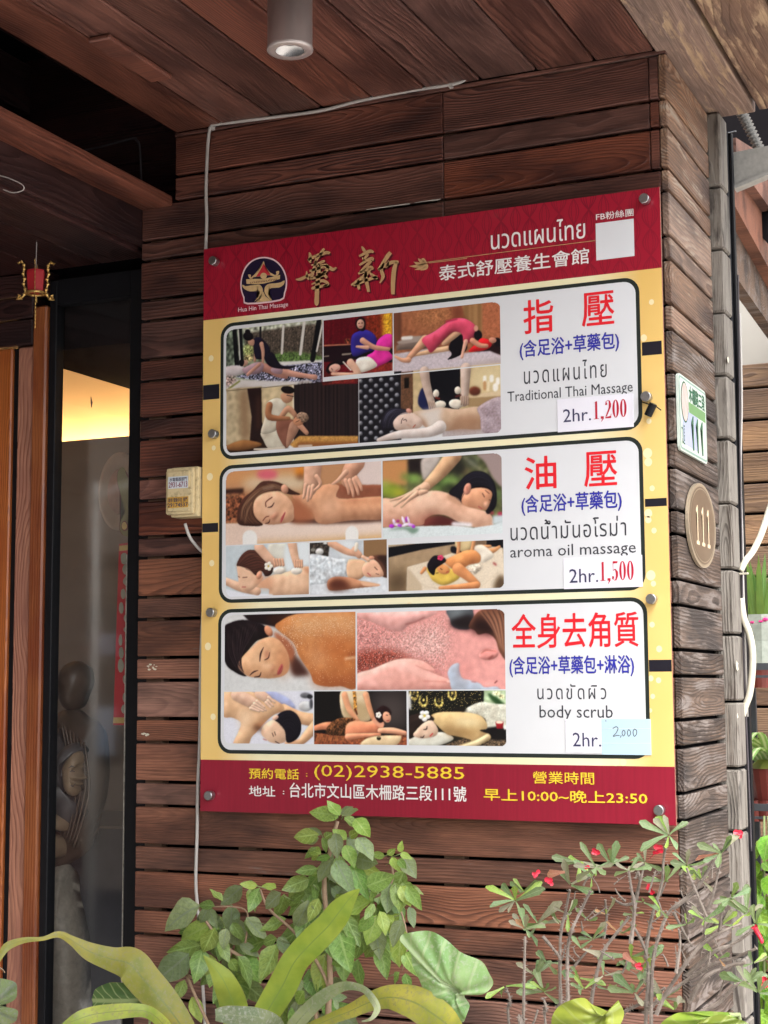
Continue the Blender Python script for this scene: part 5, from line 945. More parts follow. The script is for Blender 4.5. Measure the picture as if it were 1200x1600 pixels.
P('#54585c', [(718, 62), (900, 50), (900, 190), (830, 212), (760, 190), (735, 130)], 1, .2); P('#a0a8a8', [(740, 70), (880, 60), (800, 110), (745, 120)], 8, al=.8); P('#251c1e', [(740, 150), (900, 100), (890, 200), (860, 214), (770, 195)], 4); P('#6c4838', [(878, 190), (920, 110), (990, 60), (1170, 50), (1170, 420), (1110, 380), (1080, 290), (1020, 240), (950, 250), (925, 220)], .8, .3); P('#2a1818', [(900, 180), (960, 120), (1060, 180), (1070, 250), (980, 240), (920, 230)], 6)
for k in range(12): K(('#d09c7c', '#3a2420', '#b4846c')[k % 3], [(960+k*14, 70), (1030+k*10, 160), (1090+k*6, 260+k*10), (1110+k*4, 330+k*6)], [3, 9, 8, 3], 1.2, al=.75)
E('#e49890', 1028, 398, 74, 42, .8, .5, -8); K('#a85c54', [(965, 395), (1010, 365), (1085, 375)], [6, 14, 5], 1.5); K('#6c3834', [(1030, 430), (1060, 410)], 10, 1.5); P('#a9b1be', [(805, 465), (755, 478), (722, 530), (735, 590), (790, 690), (1100, 690), (1090, 640), (1000, 645), (960, 615), (880, 590), (830, 575), (808, 520)], .9, .3); K('#7c4040', [(1075, 612), (1090, 598)], 8, .8); K('#b46c68', [(900, 602), (930, 606)], 7, 1); P('#c88078', [(815, 470), (900, 500), (860, 580), (815, 540)], 8, al=.5)
crop(Zg, (40, 84), Zg, (1156, 660), ('tr',))
P('#191a16', [(422, 660), (1180, 660), (1180, 1120), (422, 1120)], .4, smooth=False); specks('#c8b478', [(430, 670), (990, 670), (990, 780), (850, 830), (600, 830), (430, 820)], 230, 1, .7)
for x, y in ((540, 740), (655, 745), (755, 690), (470, 688)):
    K('#c2aa62', [(x-26, y-30), (x-28, y+20), (x, y+46), (x+26, y+20), (x+22, y-30)], [6, 16, 18, 16, 6], .8, noise=.3); E('#c2aa62', x, y, 8, 14, .8, noise=.3)
P('#b0c29c', [(992, 660), (1180, 660), (1180, 800), (992, 790)], 1, smooth=False, noise=.08, nsc=2); P('#2c4a28', [(1020, 690), (1090, 720), (1150, 780), (1080, 770)], 2); E('#eee6b0', 1085, 690, 30, 16, 1.5, noise=.2); E('#eee6b0', 1125, 715, 22, 18, 1.5, noise=.2)
P('#cbc8b6', [(845, 830), (900, 780), (980, 755), (1080, 770), (1180, 790), (1180, 970), (1010, 970), (1000, 880)], .9, .3, noise=.04); P('#221e1a', [(760, 800), (850, 800), (850, 830), (770, 835)], 2); P('#5f5040', [(740, 1060), (900, 1010), (1180, 1030), (1180, 1120), (600, 1120)], 1, smooth=False, noise=.25, nsc=.7); P('#1a1718', [(1000, 960), (1100, 940), (1180, 965), (1180, 1030), (1050, 1035)], 1.5)
K('#f2f0ec', [(430, 700), (436, 800)], 22, 2); P('#d6d2c2', [(422, 1025), (600, 985), (700, 985), (765, 1025), (720, 1060), (600, 1095), (422, 1095)], .8, .3); P('#ccab7c', [(590, 870), (640, 835), (750, 828), (880, 835), (970, 860), (1012, 910), (1012, 955), (960, 968), (1035, 1000), (1038, 1035), (960, 1075), (880, 1100), (770, 1090), (900, 1045), (780, 1010), (720, 1000), (650, 940)], .8, .45, soft=9); P('#f0e2b8', [(780, 880), (900, 880), (980, 905), (940, 930), (800, 915)], 7, al=.85); P('#8c6c44', [(700, 960), (820, 965), (950, 965), (880, 1010), (740, 1000)], 6, al=.7); K('#e2cba0', [(1020, 1015), (940, 1060), (830, 1092)], [40, 40, 24], 1, .4)
P('#2f2320', [(422, 880), (480, 845), (560, 840), (620, 880), (580, 920), (500, 980), (460, 1022), (422, 1020)], .8, .4); K('#6c564c', [(440, 900), (520, 870), (580, 890)], [3, 9, 3], 2, al=.7); P('#e0bda4', [(462, 1005), (490, 960), (550, 905), (605, 895), (645, 950), (645, 990), (610, 1018), (520, 1028)], .7, .35); K('#2a1c1c', [(540, 962), (562, 958), (566, 938)], [4, 8, 4], .6); K('#2a1c1c', [(515, 1018), (535, 1020), (545, 1004)], [4, 7, 3], .6); K('#c04c4c', [(590, 1010), (608, 992)], 9, .6)
for k in range(5): E('#f8f5ec', 547+24*math.cos(k*1.257+.3), 858+26*math.sin(k*1.257+.3), 20, 17, .6, .25)
E('#e4cc58', 547, 858, 10, 10, .8); P('#94222a', [(1080, 905), (1140, 902), (1136, 955), (1088, 957)], .7, .3, smooth=False); E('#f0d8c0', 1110, 908, 27, 10, .7); E('#e8e4dc', 1152, 945, 12, 18, 1)
crop(Zg, (426, 668), Zg, (1163, 1090), ('br',))
# ================================================================== THINGS ON AND AROUND THE WALL
MT['cable_white'] = plain('dusty_white_cable', (.46, .43, .40), .5, var=.15, vscale=60)
MT['cable_cream'] = plain('cream_conduit', (.62, .58, .46), .45, var=.15, vscale=40)
MT['cable_dark'] = plain('dark_cable', (.06, .05, .055), .6)
MT['gold'] = plain('gold_foil', (.62, .40, .13), .35, .8, var=.5, vscale=160, bump=.3)
MT['red_fabric'] = plain('red_lantern_silk', (.40, .012, .02), .55, var=.2)

# white cable: ceiling corner -> along the wall -> down behind the board -> down to the plants
cab = thing('white_cable', 'thin white cable clipped along the ceiling joint and down behind the board', 'cable', (0, -.01, 2.5))
def cabseg(name, pix, ys, r=.0032, mat='cable_white', par=cab, k=5):
    pts = [onY(px, py, y)-par.location for (px, py), y in zip(pix, ys)]
    return obj(name, tube_me(catmull(pts, k), r, 8), MT[mat], par, smooth=True)
cabseg('cable_run', [(733, 110), (731, 118), (722, 127), (700, 133), (640, 142), (560, 158), (500, 173), (420, 184), (340, 194), (331, 197), (327, 206), (324, 240), (322, 300), (323, 345), (321, 400)], [-.045, -.02, -.010, -.009, -.008, -.008, -.009, -.008, -.009, -.010, -.010, -.008, -.008, -.009, -.010], .0036)
for px, py in ((705, 133), (333, 198)):
    p = onY(px, py, -.006); box('cable_clip', p.x-.004, p.x+.004, -.012, -.001, p.z-.007, p.z+.007, MT['cable_white'], cab, bev=.001)
cab2 = thing('wall_cable', 'white cable hanging down beside the left edge of the board from the phone box', 'cable', (0, -.01, 1.5))
cabseg('cable_run', [(289, 818), (296, 838), (306, 852), (316, 862), (326, 868)], [-.04, -.03, -.02, -.018, -.018], .0034, par=cab2)
cabseg('cable_run', [(321, 940), (317, 960), (314, 1020), (313, 1090), (312, 1160), (309, 1230), (308, 1300), (306, 1380), (311, 1440), (314, 1500), (318, 1560), (322, 1640)], [-.016, -.008, -.007, -.006, -.006, -.007, -.008, -.007, -.008, -.008, -.010, -.012], .0036, par=cab2)
cab3 = thing('recess_cable', 'dark grey cable stapled inside the recess above the entrance', 'cable', (-.2, .07, 2.7))
cabseg('cable_run', [(118, 238), (150, 231), (205, 217), (213, 219), (218, 228), (220, 260), (221, 292)], [.068]*7, .003, 'cable_dark', cab3)
o = tag(obj('wire_loop', tube_me(catmull([onY(-20, 270, -.5), onY(10, 277, -.5), (onY(34, 288, -.5)), onY(36, 297, -.5), onY(20, 301, -.5), onY(5, 296, -.5)], 6), .0012, 6), MT['cable_white'], smooth=True), 'thin pale loop of wire hanging at the upper left', 'wire')

# ---- telephone junction box
bx0, bz1 = onY(262, 733, -.05).x, onY(264, 731, -.05).z; bx1 = onY(305, 733, -.05).x; bz0 = onY(262, 807, -.05).z
MT['box_plastic'] = None
m = NT('yellowed_plastic'); tc = m.n('ShaderNodeTexCoord').outputs['Object']; f = m.noise(tc, 60, 6, .7); f2 = m.noise(tc, 14, 3)
m.base(m.mix(m.ramp(m.math('ADD', m.math('MULTIPLY', f, .6), m.math('MULTIPLY', f2, .4)), [(.52, 0), (.72, 1)]), lin('#d2bf94'), lin('#6d5b40'))); m.rough(.45); m.bump(f, .15, .001); MT['box_plastic'] = m.m
pb = thing('phone_box', 'yellowed plastic telephone junction box with two number stickers left of the board', 'junction box', ((bx0+bx1)/2, -.03, (bz0+bz1)/2))
box('box_body', bx0+.003, bx1+.002, -.042, -.001, bz0-.002, bz1+.001, MT['box_plastic'], pb, bev=.004, seg=2)
box('box_lid', bx0-.001, bx1-.003, -.054, -.0425, bz0+.003, bz1-.002, MT['box_plastic'], pb, bev=.004, seg=2)
box('lid_panel', bx0+.004, bx1-.011, -.0565, -.0538, bz0+.009, bz1-.009, MT['box_plastic'], pb, bev=.0024, seg=2)
box('lid_hinge', bx0-.004, bx0-.0012, -.050, -.044, bz0+.006, bz1-.008, MT['box_plastic'], pb, bev=.001)
p = onY(302, 768, -.054); o = obj('thumb_notch', lathe_me([(0, .002), (.006, .002), (.0066, 0), (.0066, -.002)], 18), MT['box_plastic'], pb); o.rotation_euler = (rad(90), 0, 0); o.location = Vector((bx1-.0105, -.0568, p.z))-pb.location
MT['st_white'] = plain('faded_white_label', (.62, .66, .70), .5, var=.1); MT['st_orange'] = plain('orange_label', (.62, .34, .05), .5, var=.2)
MT['ink_dark'] = plain('faded_dark_ink', (.05, .05, .09), .6, var=.4); MT['ink_darkred'] = plain('faded_red_ink', (.22, .03, .06), .6, var=.4)
def label_on(par, x0, x1, z0, z1, y, mat, rows):
    c = Vector(((x0+x1)/2, y, (z0+z1)/2)); o = obj('label', poly_bm([(x0-c.x, 0, z0-c.z), (x1-c.x, 0, z0-c.z), (x1-c.x, 0, z1-c.z), (x0-c.x, 0, z1-c.z)]), mat, par); o.location = c-par.location
    for body, a, b, u, v, mt, off in rows:
        me = text_mesh(body); n = len(me.vertices); co = np.empty(n*3, np.float32); me.vertices.foreach_get('co', co); co = co.reshape(-1, 3); lo, hi = co.min(0), co.max(0)
        W_, H_ = x1-x0, z1-z0; X = (co[:, 0]-lo[0])/(hi[0]-lo[0])*(b-a)*W_ + (x0+a*W_-c.x); Z = (co[:, 1]-lo[1])/(hi[1]-lo[1])*(v-u)*H_ + (z0+u*H_-c.z)
        me.vertices.foreach_set('co', np.stack([X, np.full(n, -.0003), Z], 1).astype(np.float32).ravel()); me.materials.clear(); me.update()
        if off: me = embolden(me, off)
        q = obj('lettering', me, mt, o)
ys_ = -.0568; sx0 = bx0+.0055; sx1 = bx1-.0135
hh = bz1-bz0
label_on(pb, sx0, sx1, bz0+hh*.555, bz0+hh*.80, ys_, MT['st_white'], [('水電電器部門', .08, .94, .60, .92, MT['ink_dark'], .0001), ('2931-6713', .04, .97, .10, .54, MT['ink_darkred'], .0002)])
label_on(pb, sx0-.001, sx1+.001, bz0+hh*.16, bz0+hh*.38, ys_, MT['st_orange'], [('維修 電動手拉 部門', .04, .96, .52, .92, MT['ink_dark'], .0001), ('29174537', .02, .98, .08, .44, MT['ink_dark'], .0003)])

# ---- paper scraps left on the boards and thin light slits between boards
for (px, py, w, h, lab) in ((235, 1042, .020, .010, 'torn white sticker scrap on the plank left of the cable'), (228, 1147, .009, .007, 'small white paint fleck on a plank below the torn scrap')):
    p = onY(px, py, -.0014); bm = bmesh.new()
    for k in range(9):
        cx, cz = random.uniform(-w, w)*.8, random.uniform(-h, h)*.6; r = random.uniform(.0012, .0034)
        bm.faces.new([bm.verts.new((cx+r*1.5*math.cos(t), random.uniform(0, .0002), cz+r*.7*math.sin(t)*random.uniform(.6, 1.2))) for t in (0, 1, 2, 3, 4, 5)][::-1])
    tag(obj('sticker_scrap', bm, MT['cable_cream'], loc=(p.x, -.0022, p.z)), lab, 'scrap')

# ---- enamel house number plate on the return side (+x face)
def side_pt(px, py, x=XC+.004): return on(px, py, 0, x)
def side_poly(name, pts, mat, par, x, solid=0):
    c = Vector((x, sum(p[0] for p in pts)/len(pts), sum(p[1] for p in pts)/len(pts)))
    P3 = [(0, p[0]-c.y, p[1]-c.z) for p in pts]; bm = prism_bm(P3, (-solid, 0, 0)) if solid else poly_bm(P3)
    o = obj(name, bm, mat, par); setloc(o, c); return o
def side_text(body, y0, y1, z0, z1, mat, par, x, off=0):
    me = text_mesh(body); n = len(me.vertices); co = np.empty(n*3, np.float32); me.vertices.foreach_get('co', co); co = co.reshape(-1, 3); lo, hi = co.min(0), co.max(0)
    Y = (co[:, 0]-lo[0])/(hi[0]-lo[0])*(y1-y0)-(y1-y0)/2; Z = (co[:, 1]-lo[1])/(hi[1]-lo[1])*(z1-z0)-(z1-z0)/2
    me.vertices.foreach_set('co', np.stack([Y, np.zeros(n), Z], 1).astype(np.float32).ravel()); me.materials.clear(); me.update()
    if off: me = embolden(me, off)
    o = obj('lettering', me, mat, par); o.rotation_euler = (0, 0, rad(90)); setloc(o, (x, (y0+y1)/2, (z0+z1)/2)); return o
MT['enamel'] = plain('pale_green_enamel', (.62, .70, .62), .18, var=.06, vscale=12); MT['enamel_green'] = plain('green_enamel', (.16, .34, .14), .2, var=.1)
MT['enamel_rim'] = plain('grey_green_enamel_rim', (.28, .42, .36), .2); MT['enamel_ink'] = plain('dark_green_enamel', (.03, .16, .09), .25); MT['enamel_blue'] = plain('pale_blue_enamel', (.42, .47, .62), .2, var=.05)
px0, pz = side_pt(1062, 578), side_pt(1066, 706); px1, pz2 = side_pt(1101, 612), side_pt(1110, 722)
y0, y1, z0, z1 = .002, .232, 1.9395, 2.087
pl = thing('number_plate', 'green and white enamel house number plate 111 on the return side of the corner', 'number plate', (XC+.003, (y0+y1)/2, (z0+z1)/2))
side_poly('plate_body', rrect(y0, y1, z0, z1, .012), MT['enamel'], pl, XC+.0065, .005)
def R_(a, b, c, d): return [(y0+a*(y1-y0), z0+c*(z1-z0)), (y0+b*(y1-y0), z0+c*(z1-z0)), (y0+b*(y1-y0), z0+d*(z1-z0)), (y0+a*(y1-y0), z0+d*(z1-z0))]
side_poly('plate_rim', rrect(y0+.003, y1-.003, z0+.003, z1-.003, .010), MT['enamel_rim'], pl, XC+.0068)
side_poly('plate_field', rrect(y0+.007, y1-.007, z0+.007, z1-.007, .008), MT['enamel'], pl, XC+.0071)
side_poly('blue_field', R_(.10, .66, .10, .56), MT['enamel_blue'], pl, XC+.0073); side_poly('green_band', R_(.34, .95, .56, .70), MT['enamel_green'], pl, XC+.0074)
side_text('木柵路三段', y0+.35*(y1-y0), y0+.93*(y1-y0), z0+.71*(z1-z0), z0+.92*(z1-z0), MT['enamel_ink'], pl, XC+.0077, .0007)
side_poly('plate_oval', circle(y0+.19*(y1-y0), z0+.66*(z1-z0), .030, .040), MT['enamel_ink'], pl, XC+.0076); side_poly('plate_oval_picture', circle(y0+.19*(y1-y0), z0+.66*(z1-z0), .027, .037), plain('picture_enamel', (.60, .48, .44), .2, var=.3, vscale=50), pl, XC+.0079)
for a in (.40, .57, .74):
    side_poly('numeral', [(y0+(a+p_[0]*.09)*(y1-y0), z0+(.08+p_[1]*.46)*(z1-z0)) for p_ in ((.55, 0), (1, 0), (1, 1), (.7, 1), (0, .78), (0, .68), (.55, .74))], MT['enamel_ink'], pl, XC+.0077)
side_text('文山區', y0+.05*(y1-y0), y0+.16*(y1-y0), z0+.08*(z1-z0), z0+.36*(z1-z0), MT['enamel_ink'], pl, XC+.0077)
# ---- oval brass coloured plaque 111
MT['brass'] = plain('tarnished_brass', (.26, .19, .13), .32, .55, var=.25, vscale=10, bump=.05); MT['brass_light'] = plain('bright_brass_rim', (.52, .43, .31), .3, .5); MT['brass_num'] = plain('cream_numerals', (.75, .58, .38), .4)
pq = thing('number_plaque', 'oval brass plaque with 111 below the enamel number plate', 'number plaque', (XC+.003, .165, 1.810))
side_poly('plaque_body', circle(.165, 1.810, .119, .083, 40), MT['brass_light'], pq, XC+.008, .006); side_poly('plaque_ring', circle(.165, 1.810, .110, .0765, 40), MT['brass'], pq, XC+.0083)
side_poly('plaque_ring', circle(.165, 1.810, .105, .073, 40), MT['brass_light'], pq, XC+.0086); side_poly('plaque_field', circle(.165, 1.810, .102, .071, 40), MT['brass'], pq, XC+.0089)
for k in range(3):
    cy_ = .118+k*.047; w = .009
    side_poly('numeral', [(cy_-w*.4, 1.776), (cy_+w*.4, 1.776), (cy_+w*.4, 1.846), (cy_-w*.2, 1.846), (cy_-w*1.4, 1.836), (cy_-w*1.2, 1.829), (cy_-w*.4, 1.834)], MT['brass_num'], pq, XC+.0093); side_poly('numeral_foot', [(cy_-w*1.4, 1.769), (cy_+w*1.4, 1.769), (cy_+w*1.4, 1.776), (cy_-w*1.4, 1.776)], MT['brass_num'], pq, XC+.0093)

# ---- cream cables tied to the post at right
cr_ = thing('cream_cable', 'thick cream cable looping off the post beside the bleached blocks', 'cable', tuple(on(1160, 950, 1, .44)))
def cabp(par, pix, ys, r, mat, k=6):
    return obj('cable_run', tube_me(catmull([onY(*q, y)-par.location for q, y in zip(pix, ys)], k), r, 8), MT[mat], par, smooth=True)
cabp(cr_, [(1158, 935), (1162, 965), (1171, 990), (1176, 1020), (1175, 1055), (1171, 1085), (1164, 1105), (1160, 1118)], [.43]*8, .0072, 'cable_cream')
cr2 = thing('cream_cable', 'thick cream cable curving away from the post to the right edge of the picture', 'cable', tuple(on(1180, 850, 1, .44)))
cabp(cr2, [(1157, 892), (1165, 876), (1176, 862), (1188, 838), (1197, 812), (1206, 785), (1220, 760)], [.43, .44, .46, .5, .55, .6, .66], .0072, 'cable_cream')
cr3 = thing('thin_cable', 'thin grey cables running straight down the edge of the black post', 'cable', tuple(on(1158, 700, 1, .44)))
cabp(cr3, [(1156, 490), (1158, 560), (1159, 640), (1157, 740), (1160, 840), (1161, 900), (1163, 960), (1168, 1120)], [.438]*8, .0022, 'cable_white'); cabp(cr3, [(1153, 430), (1155, 560), (1156, 700), (1159, 850), (1161, 1000), (1171, 1250), (1174, 1330)], [.436]*7, .0020, 'cable_dark')
zt_ = thing('zip_tie', 'white zip tie sticking out where the cables meet the post', 'zip tie', tuple(on(1158, 896, 1, .43)))
obj('tie_tail', tube_me([onY(1150, 897, .427)-zt_.location, onY(1169, 896, .42)-zt_.location], .0022, 6), MT['cable_cream'], zt_)
zt2 = thing('nail', 'small bright nail sticking out of the upper block edge', 'nail', tuple(on(1144, 207, 1, .43))); obj('nail_shaft', tube_me([onY(1138, 208, .43)-zt2.location, onY(1150, 205, .40)-zt2.location], .0014, 6), MT['steel'], zt2)
# stains and flecks on the blocks
for (px, py, r, lab) in ((1151, 1040, .009, 'white paint splash on a bleached block'), (1152, 1119, .0045, 'small pale fleck on the block under the splash'), (1137, 561, .006, 'narrow bright chip on an upper block')):
    p = on(px, py, 0, XC+.0275); bm = bmesh.new(); bm.faces.new([bm.verts.new((0, 1.9*r*math.cos(t)*random.uniform(.5, 1.2), r*math.sin(t)*random.uniform(.6, 1.5))) for t in (0, .6, 1.2, 1.8, 2.4, 3.1, 3.8, 4.4, 5, 5.7)])
    tag(obj('paint_fleck', bm, MT['cable_cream'], loc=(XC+.0283, p.y, p.z)), lab, 'paint fleck')

# ---- ceiling spotlight
MT['lamp_steel'] = plain('brushed_nickel', (.52, .46, .44), .36, .55, var=.2, vscale=14, bump=.05)
pc = on(453, 78, 2, 2.60); rl = .0405
sp = thing('ceiling_spotlight', 'brushed metal cylinder spotlight hanging from the porch ceiling', 'spotlight', tuple(pc))
obj('lamp_housing', lathe_me([(rl*.62, -.002), (rl*.92, -.0035), (rl, -.001), (rl, .004), (rl*.97, .006), (rl*.97, ZC-pc.z-.002), (0, ZC-pc.z-.001)], 48), MT['lamp_steel'], sp, smooth=True)
obj('lamp_reflector', lathe_me([(rl*.93, -.001), (rl*.86, .006), (rl*.55, .030), (rl*.3, .034)], 40), plain('chrome_reflector', (.5, .48, .46), .25, 1), sp, smooth=True)
obj('lamp_lens', lathe_me([(0, .014), (rl*.35, .013), (rl*.5, .018), (rl*.48, .03)], 32), plain('frosted_lens', (.30, .30, .28), .15), sp, smooth=True)
for a in (-.5, -.35, -.2): obj('vent_slot', box_bm(.0012, .012, .0012), MT['cable_dark'], sp).location = (rl*.99*math.cos(-1.2+a*.1), rl*.99*math.sin(-1.2)-.0, .115+a*.03)

# ---- small red lantern on its string
lp = onY(56, 440, -.10)
ln_ = thing('red_lantern', 'tiny red paper lantern with gold scrolls hanging before the door', 'lantern', tuple(lp))
s_ = (lp-CAM).length/FPX      # metres per photo pixel at this place
obj('lantern_body', lathe_me([(0, 17*s_), (14*s_, 17*s_), (14.5*s_, 14*s_), (14.0*s_, 3*s_), (12.6*s_, -12*s_), (12.4*s_, -16*s_), (0, -16*s_)], 6), MT['red_fabric'], ln_)
va = math.atan2(CAM.y-lp.y, CAM.x-lp.x)
for k in range(4):
    a = va+rad(90*k+84); c_, n_ = math.cos(a), math.sin(a); pts = []
    for r, z in ((27, 27), (22, 30), (18, 25), (17.5, 19), (19, 12), (16.5, 4), (18, -4), (15.5, -12), (16.5, -20), (21, -26), (26, -27), (24, -21)):
        pts.append(((r if k % 2 == 0 else r*.8)*s_*c_, (r if k % 2 == 0 else r*.8)*s_*n_, z*s_))
    obj('gold_scroll', tube_me(catmull(pts, 3), [(1.5 if i % 3 else 3.2)*s_*(1 if k % 2 == 0 else .35) for i in range(34)], 6), MT['gold'], ln_)
obj('gold_ring', tube_me([(13.5*s_*math.cos(rad(30*k)), 13.5*s_*math.sin(rad(30*k)), -18*s_) for k in range(13)], 2.2*s_, 6), MT['gold'], ln_)
obj('hanging_string', tube_me([(0, 0, 2.486-lp.z), (0, 0, 16*s_)], .0009, 6), MT['cable_white'], ln_); obj('bead_string', tube_me([(0, 0, -18*s_)]+[(0, 0, -(18+k*3)*s_) for k in range(1, 19)], [1.4*s_ if k % 2 else .5*s_ for k in range(19)], 6), MT['gold'], ln_)

# ---- things just behind the glass
YG = .15
MT['banner_red'] = plain('red_banner_print', (.46, .035, .04), .5, var=.15); MT['banner_gold'] = plain('gold_banner_print', (.50, .34, .10), .45, var=.3, vscale=60); MT['cloud_grey'] = plain('silver_banner_print', (.32, .31, .24), .5, var=.2)
def GX(px, py): p = onY(px, py, YG); return p.x, p.z
bn = thing('red_banner', 'long red new year banner with silver clouds hanging inside the glass', 'banner', tuple(onY(193, 990, YG)))
def gpoly(name, pts, mat, par, y=YG, smooth=True, solid=.001):
    pp = [onY(px, py, YG) for px, py in (catmull([(*p,) for p in pts], 4, True) if smooth else pts)]; c = sum(pp, Vector())/len(pp)
    o = obj(name, prism_bm([(p.x-c.x, 0, p.z-c.z) for p in pp], (0, solid, 0)), mat, par); setloc(o, (c.x, y, c.z)); return o
gpoly('banner_sheet', [(186, 850), (215, 846), (215, 1133), (177, 1133)], MT['banner_red'], bn, smooth=False)
gpoly('gold_border', [(187, 853), (215, 850), (215, 858), (187, 861)], MT['banner_gold'], bn, YG-.0015, False); gpoly('gold_border', [(178, 1121), (215, 1121), (215, 1130), (177, 1130)], MT['banner_gold'], bn, YG-.0015, False)
for cx, cy, rx, ry in ((195, 873, 7, 9), (197, 890, 5, 8), (199, 908, 6, 8), (193, 928, 4, 8), (190, 950, 4, 9), (198, 966, 5, 6), (189, 1000, 3, 9), (190, 1020, 4, 9), (189, 1040, 5, 11), (196, 1062, 4, 7), (196, 1090, 4, 8), (194, 1108, 4, 7), (197, 984, 4, 4)):
    gpoly('cloud_motif', [(cx+rx*math.cos(t)*random.uniform(.8, 1.1), cy+ry*math.sin(t)) for t in (0, 1, 2, 3, 4, 5)], MT['cloud_grey'], bn, YG-.0016)
pcut = thing('paper_ornament', 'olive paper cut ornament with curled outline stuck inside the glass above the banner', 'ornament', tuple(onY(195, 785, YG)))
MT['olive'] = plain('olive_print', (.17, .15, .05), .5, var=.3); MT['maroon'] = plain('maroon_outline', (.16, .04, .03), .5)
shp = [(186, 735), (194, 731), (199, 745), (207, 760), (207, 800), (201, 812), (206, 828), (202, 838), (193, 836), (188, 826), (190, 812), (196, 800), (190, 775), (184, 752)]
gpoly('ornament_outline', [(x+(1.6 if x > 195 else -1.6), y) for x, y in shp], MT['maroon'], pcut); gpoly('ornament_sheet', shp, MT['olive'], pcut, YG-.002)
gpoly('ornament_disc', [(196+5.5*math.cos(t), 822+8*math.sin(t)) for t in (0, 1, 2, 3, 4, 5)], MT['maroon'], pcut, YG-.0035); gpoly('ornament_disc', [(196+4*math.cos(t), 822+6*math.sin(t)) for t in (0, 1, 2, 3, 4, 5)], MT['banner_gold'], pcut, YG-.005)
# faint round straw wreath
wc_ = onY(188, 768, .55); wr = thing('straw_fan', 'faint round straw coloured fan deeper behind the glass', 'fan', tuple(wc_)); sw_ = (wc_-CAM).length/FPX
fd = lathe_me([(0, 0), (30*sw_, .004), (33*sw_, .008), (38*sw_, .006), (38*sw_, -.002), (0, -.006)], 40); fo = obj('fan_disc', fd, plain('straw', (.40, .30, .22), .8, var=.2, vscale=40, bump=.4), wr, smooth=True); fo.rotation_euler = (rad(90), 0, 0); fo.scale = (1, 1.6, 1)
fo = obj('fan_centre', lathe_me([(0, .010), (20*sw_, .009), (22*sw_, .004)], 32), plain('faded_red_straw', (.36, .21, .15), .8, var=.3, vscale=60), wr, smooth=True); fo.rotation_euler = (rad(90), 0, 0); fo.scale = (1, 1.6, 1)
fk = thing('glass_fleck', 'small dark feather shaped fleck on the lit part of the glass', 'fleck', tuple(onY(143, 629, YD))); 
o = obj('fleck_body', tube_me([onY(142, 620, YD-.002)-fk.location, onY(143, 629, YD-.004)-fk.location, onY(143, 637, YD-.002)-fk.location], [.0006, .0026, .0007], 6), MT['cable_dark'], fk)

# ---- carved wooden statue behind the glass
MT['statue'] = plain('carved_wood_dark', (.10, .068, .048), .4, var=.6, vscale=18, bump=.5); MT['statue_face'] = plain('carved_wood_face', (.30, .215, .14), .4, var=.3, vscale=45, bump=.2); MT['statue_hood'] = plain('carved_hood_grey', (.095, .085, .085), .4, var=.5, vscale=20, bump=.4)
YST = .27
st = thing('wooden_statue', 'carved wooden woman statue with hood and smiling profile standing behind the glass', 'statue', tuple(onY(110, 1300, YST)))
def puff(name, pts, th, mat, y=YST, rings=5, k=4):
    """a rounded relief: closed outline rising to a ridge, solid on both sides"""
    q = [onY(px, py, y-th*.5) for px, py in catmull([(*p,) for p in pts], k, True)]; c = sum(q, Vector())/len(q); bm = bmesh.new(); n = len(q)
    def ringv(s, d): return [bm.verts.new((p.x-c.x)*s if False else ((p.x-c.x)*s, d, (p.z-c.z)*s)) for p in q]
    R = []
    for j in range(rings):
        t = j/(rings); s = math.cos(t*math.pi/2)**.75 if t else 1; R.append(ringv(s, -th*math.sin(t*math.pi/2)))
    for A, B in zip(R, R[1:]):
        for i in range(n): bm.faces.new((A[i], A[(i+1) % n], B[(i+1) % n], B[i]))
    tip = bm.verts.new((0, -th, 0))
    for i in range(n): bm.faces.new((R[-1][i], R[-1][(i+1) % n], tip))
    bk = ringv(.85, th*.6); 
    for i in range(n): bm.faces.new((R[0][(i+1) % n], R[0][i], bk[i], bk[(i+1) % n]))
    f = bm.faces.new(bk); bmesh.ops.triangulate(bm, faces=[f]); bmesh.ops.recalc_face_normals(bm, faces=bm.faces[:])
    o = obj(name, bm, mat, st, smooth=True); setloc(o, (c.x, y, c.z)); return o
puff('statue_head', [(92, 1045), (110, 1032), (126, 1040), (130, 1065), (122, 1088), (112, 1110), (96, 1108), (88, 1080)], .05, MT['statue'])
puff('statue_body', [(86, 1110), (112, 1108), (128, 1120), (145, 1130), (150, 1160), (152, 1205), (147, 1250), (141, 1272), (134, 1300), (128, 1330), (100, 1350), (78, 1360), (76, 1240), (80, 1150)], .06, MT['statue'], YST)
puff('statue_hood', [(84, 1135), (100, 1150), (122, 1168), (126, 1185), (108, 1190), (98, 1205), (96, 1230), (104, 1246), (120, 1250), (128, 1270), (112, 1300), (92, 1310), (80, 1290), (78, 1200)], .075, MT['statue_hood'], YST-.02)
puff('statue_face', [(96, 1196), (104, 1182), (114, 1172), (121, 1176), (123, 1190), (119, 1199), (122, 1208), (127, 1217), (119, 1220), (121, 1226), (117, 1229), (118, 1236), (112, 1244), (104, 1243), (98, 1232), (96, 1212)], .035, MT['statue_face'], YST-.075)
for pts in ([(107, 1200), (112, 1197), (117, 1199)], [(109, 1206), (113, 1204), (117, 1206)], [(110, 1227), (114, 1229), (118, 1224)]):
    obj('carved_line', tube_me([onY(px, py, YST-.124)-st.location for px, py in pts], [.0006, .0016, .0006], 6), MT['cable_dark'], st)
puff('statue_hair', [(90, 1180), (100, 1165), (114, 1160), (124, 1170), (118, 1180), (106, 1188), (98, 1205), (96, 1230), (90, 1240), (84, 1215)], .05, MT['statue_hood'], YST-.06)
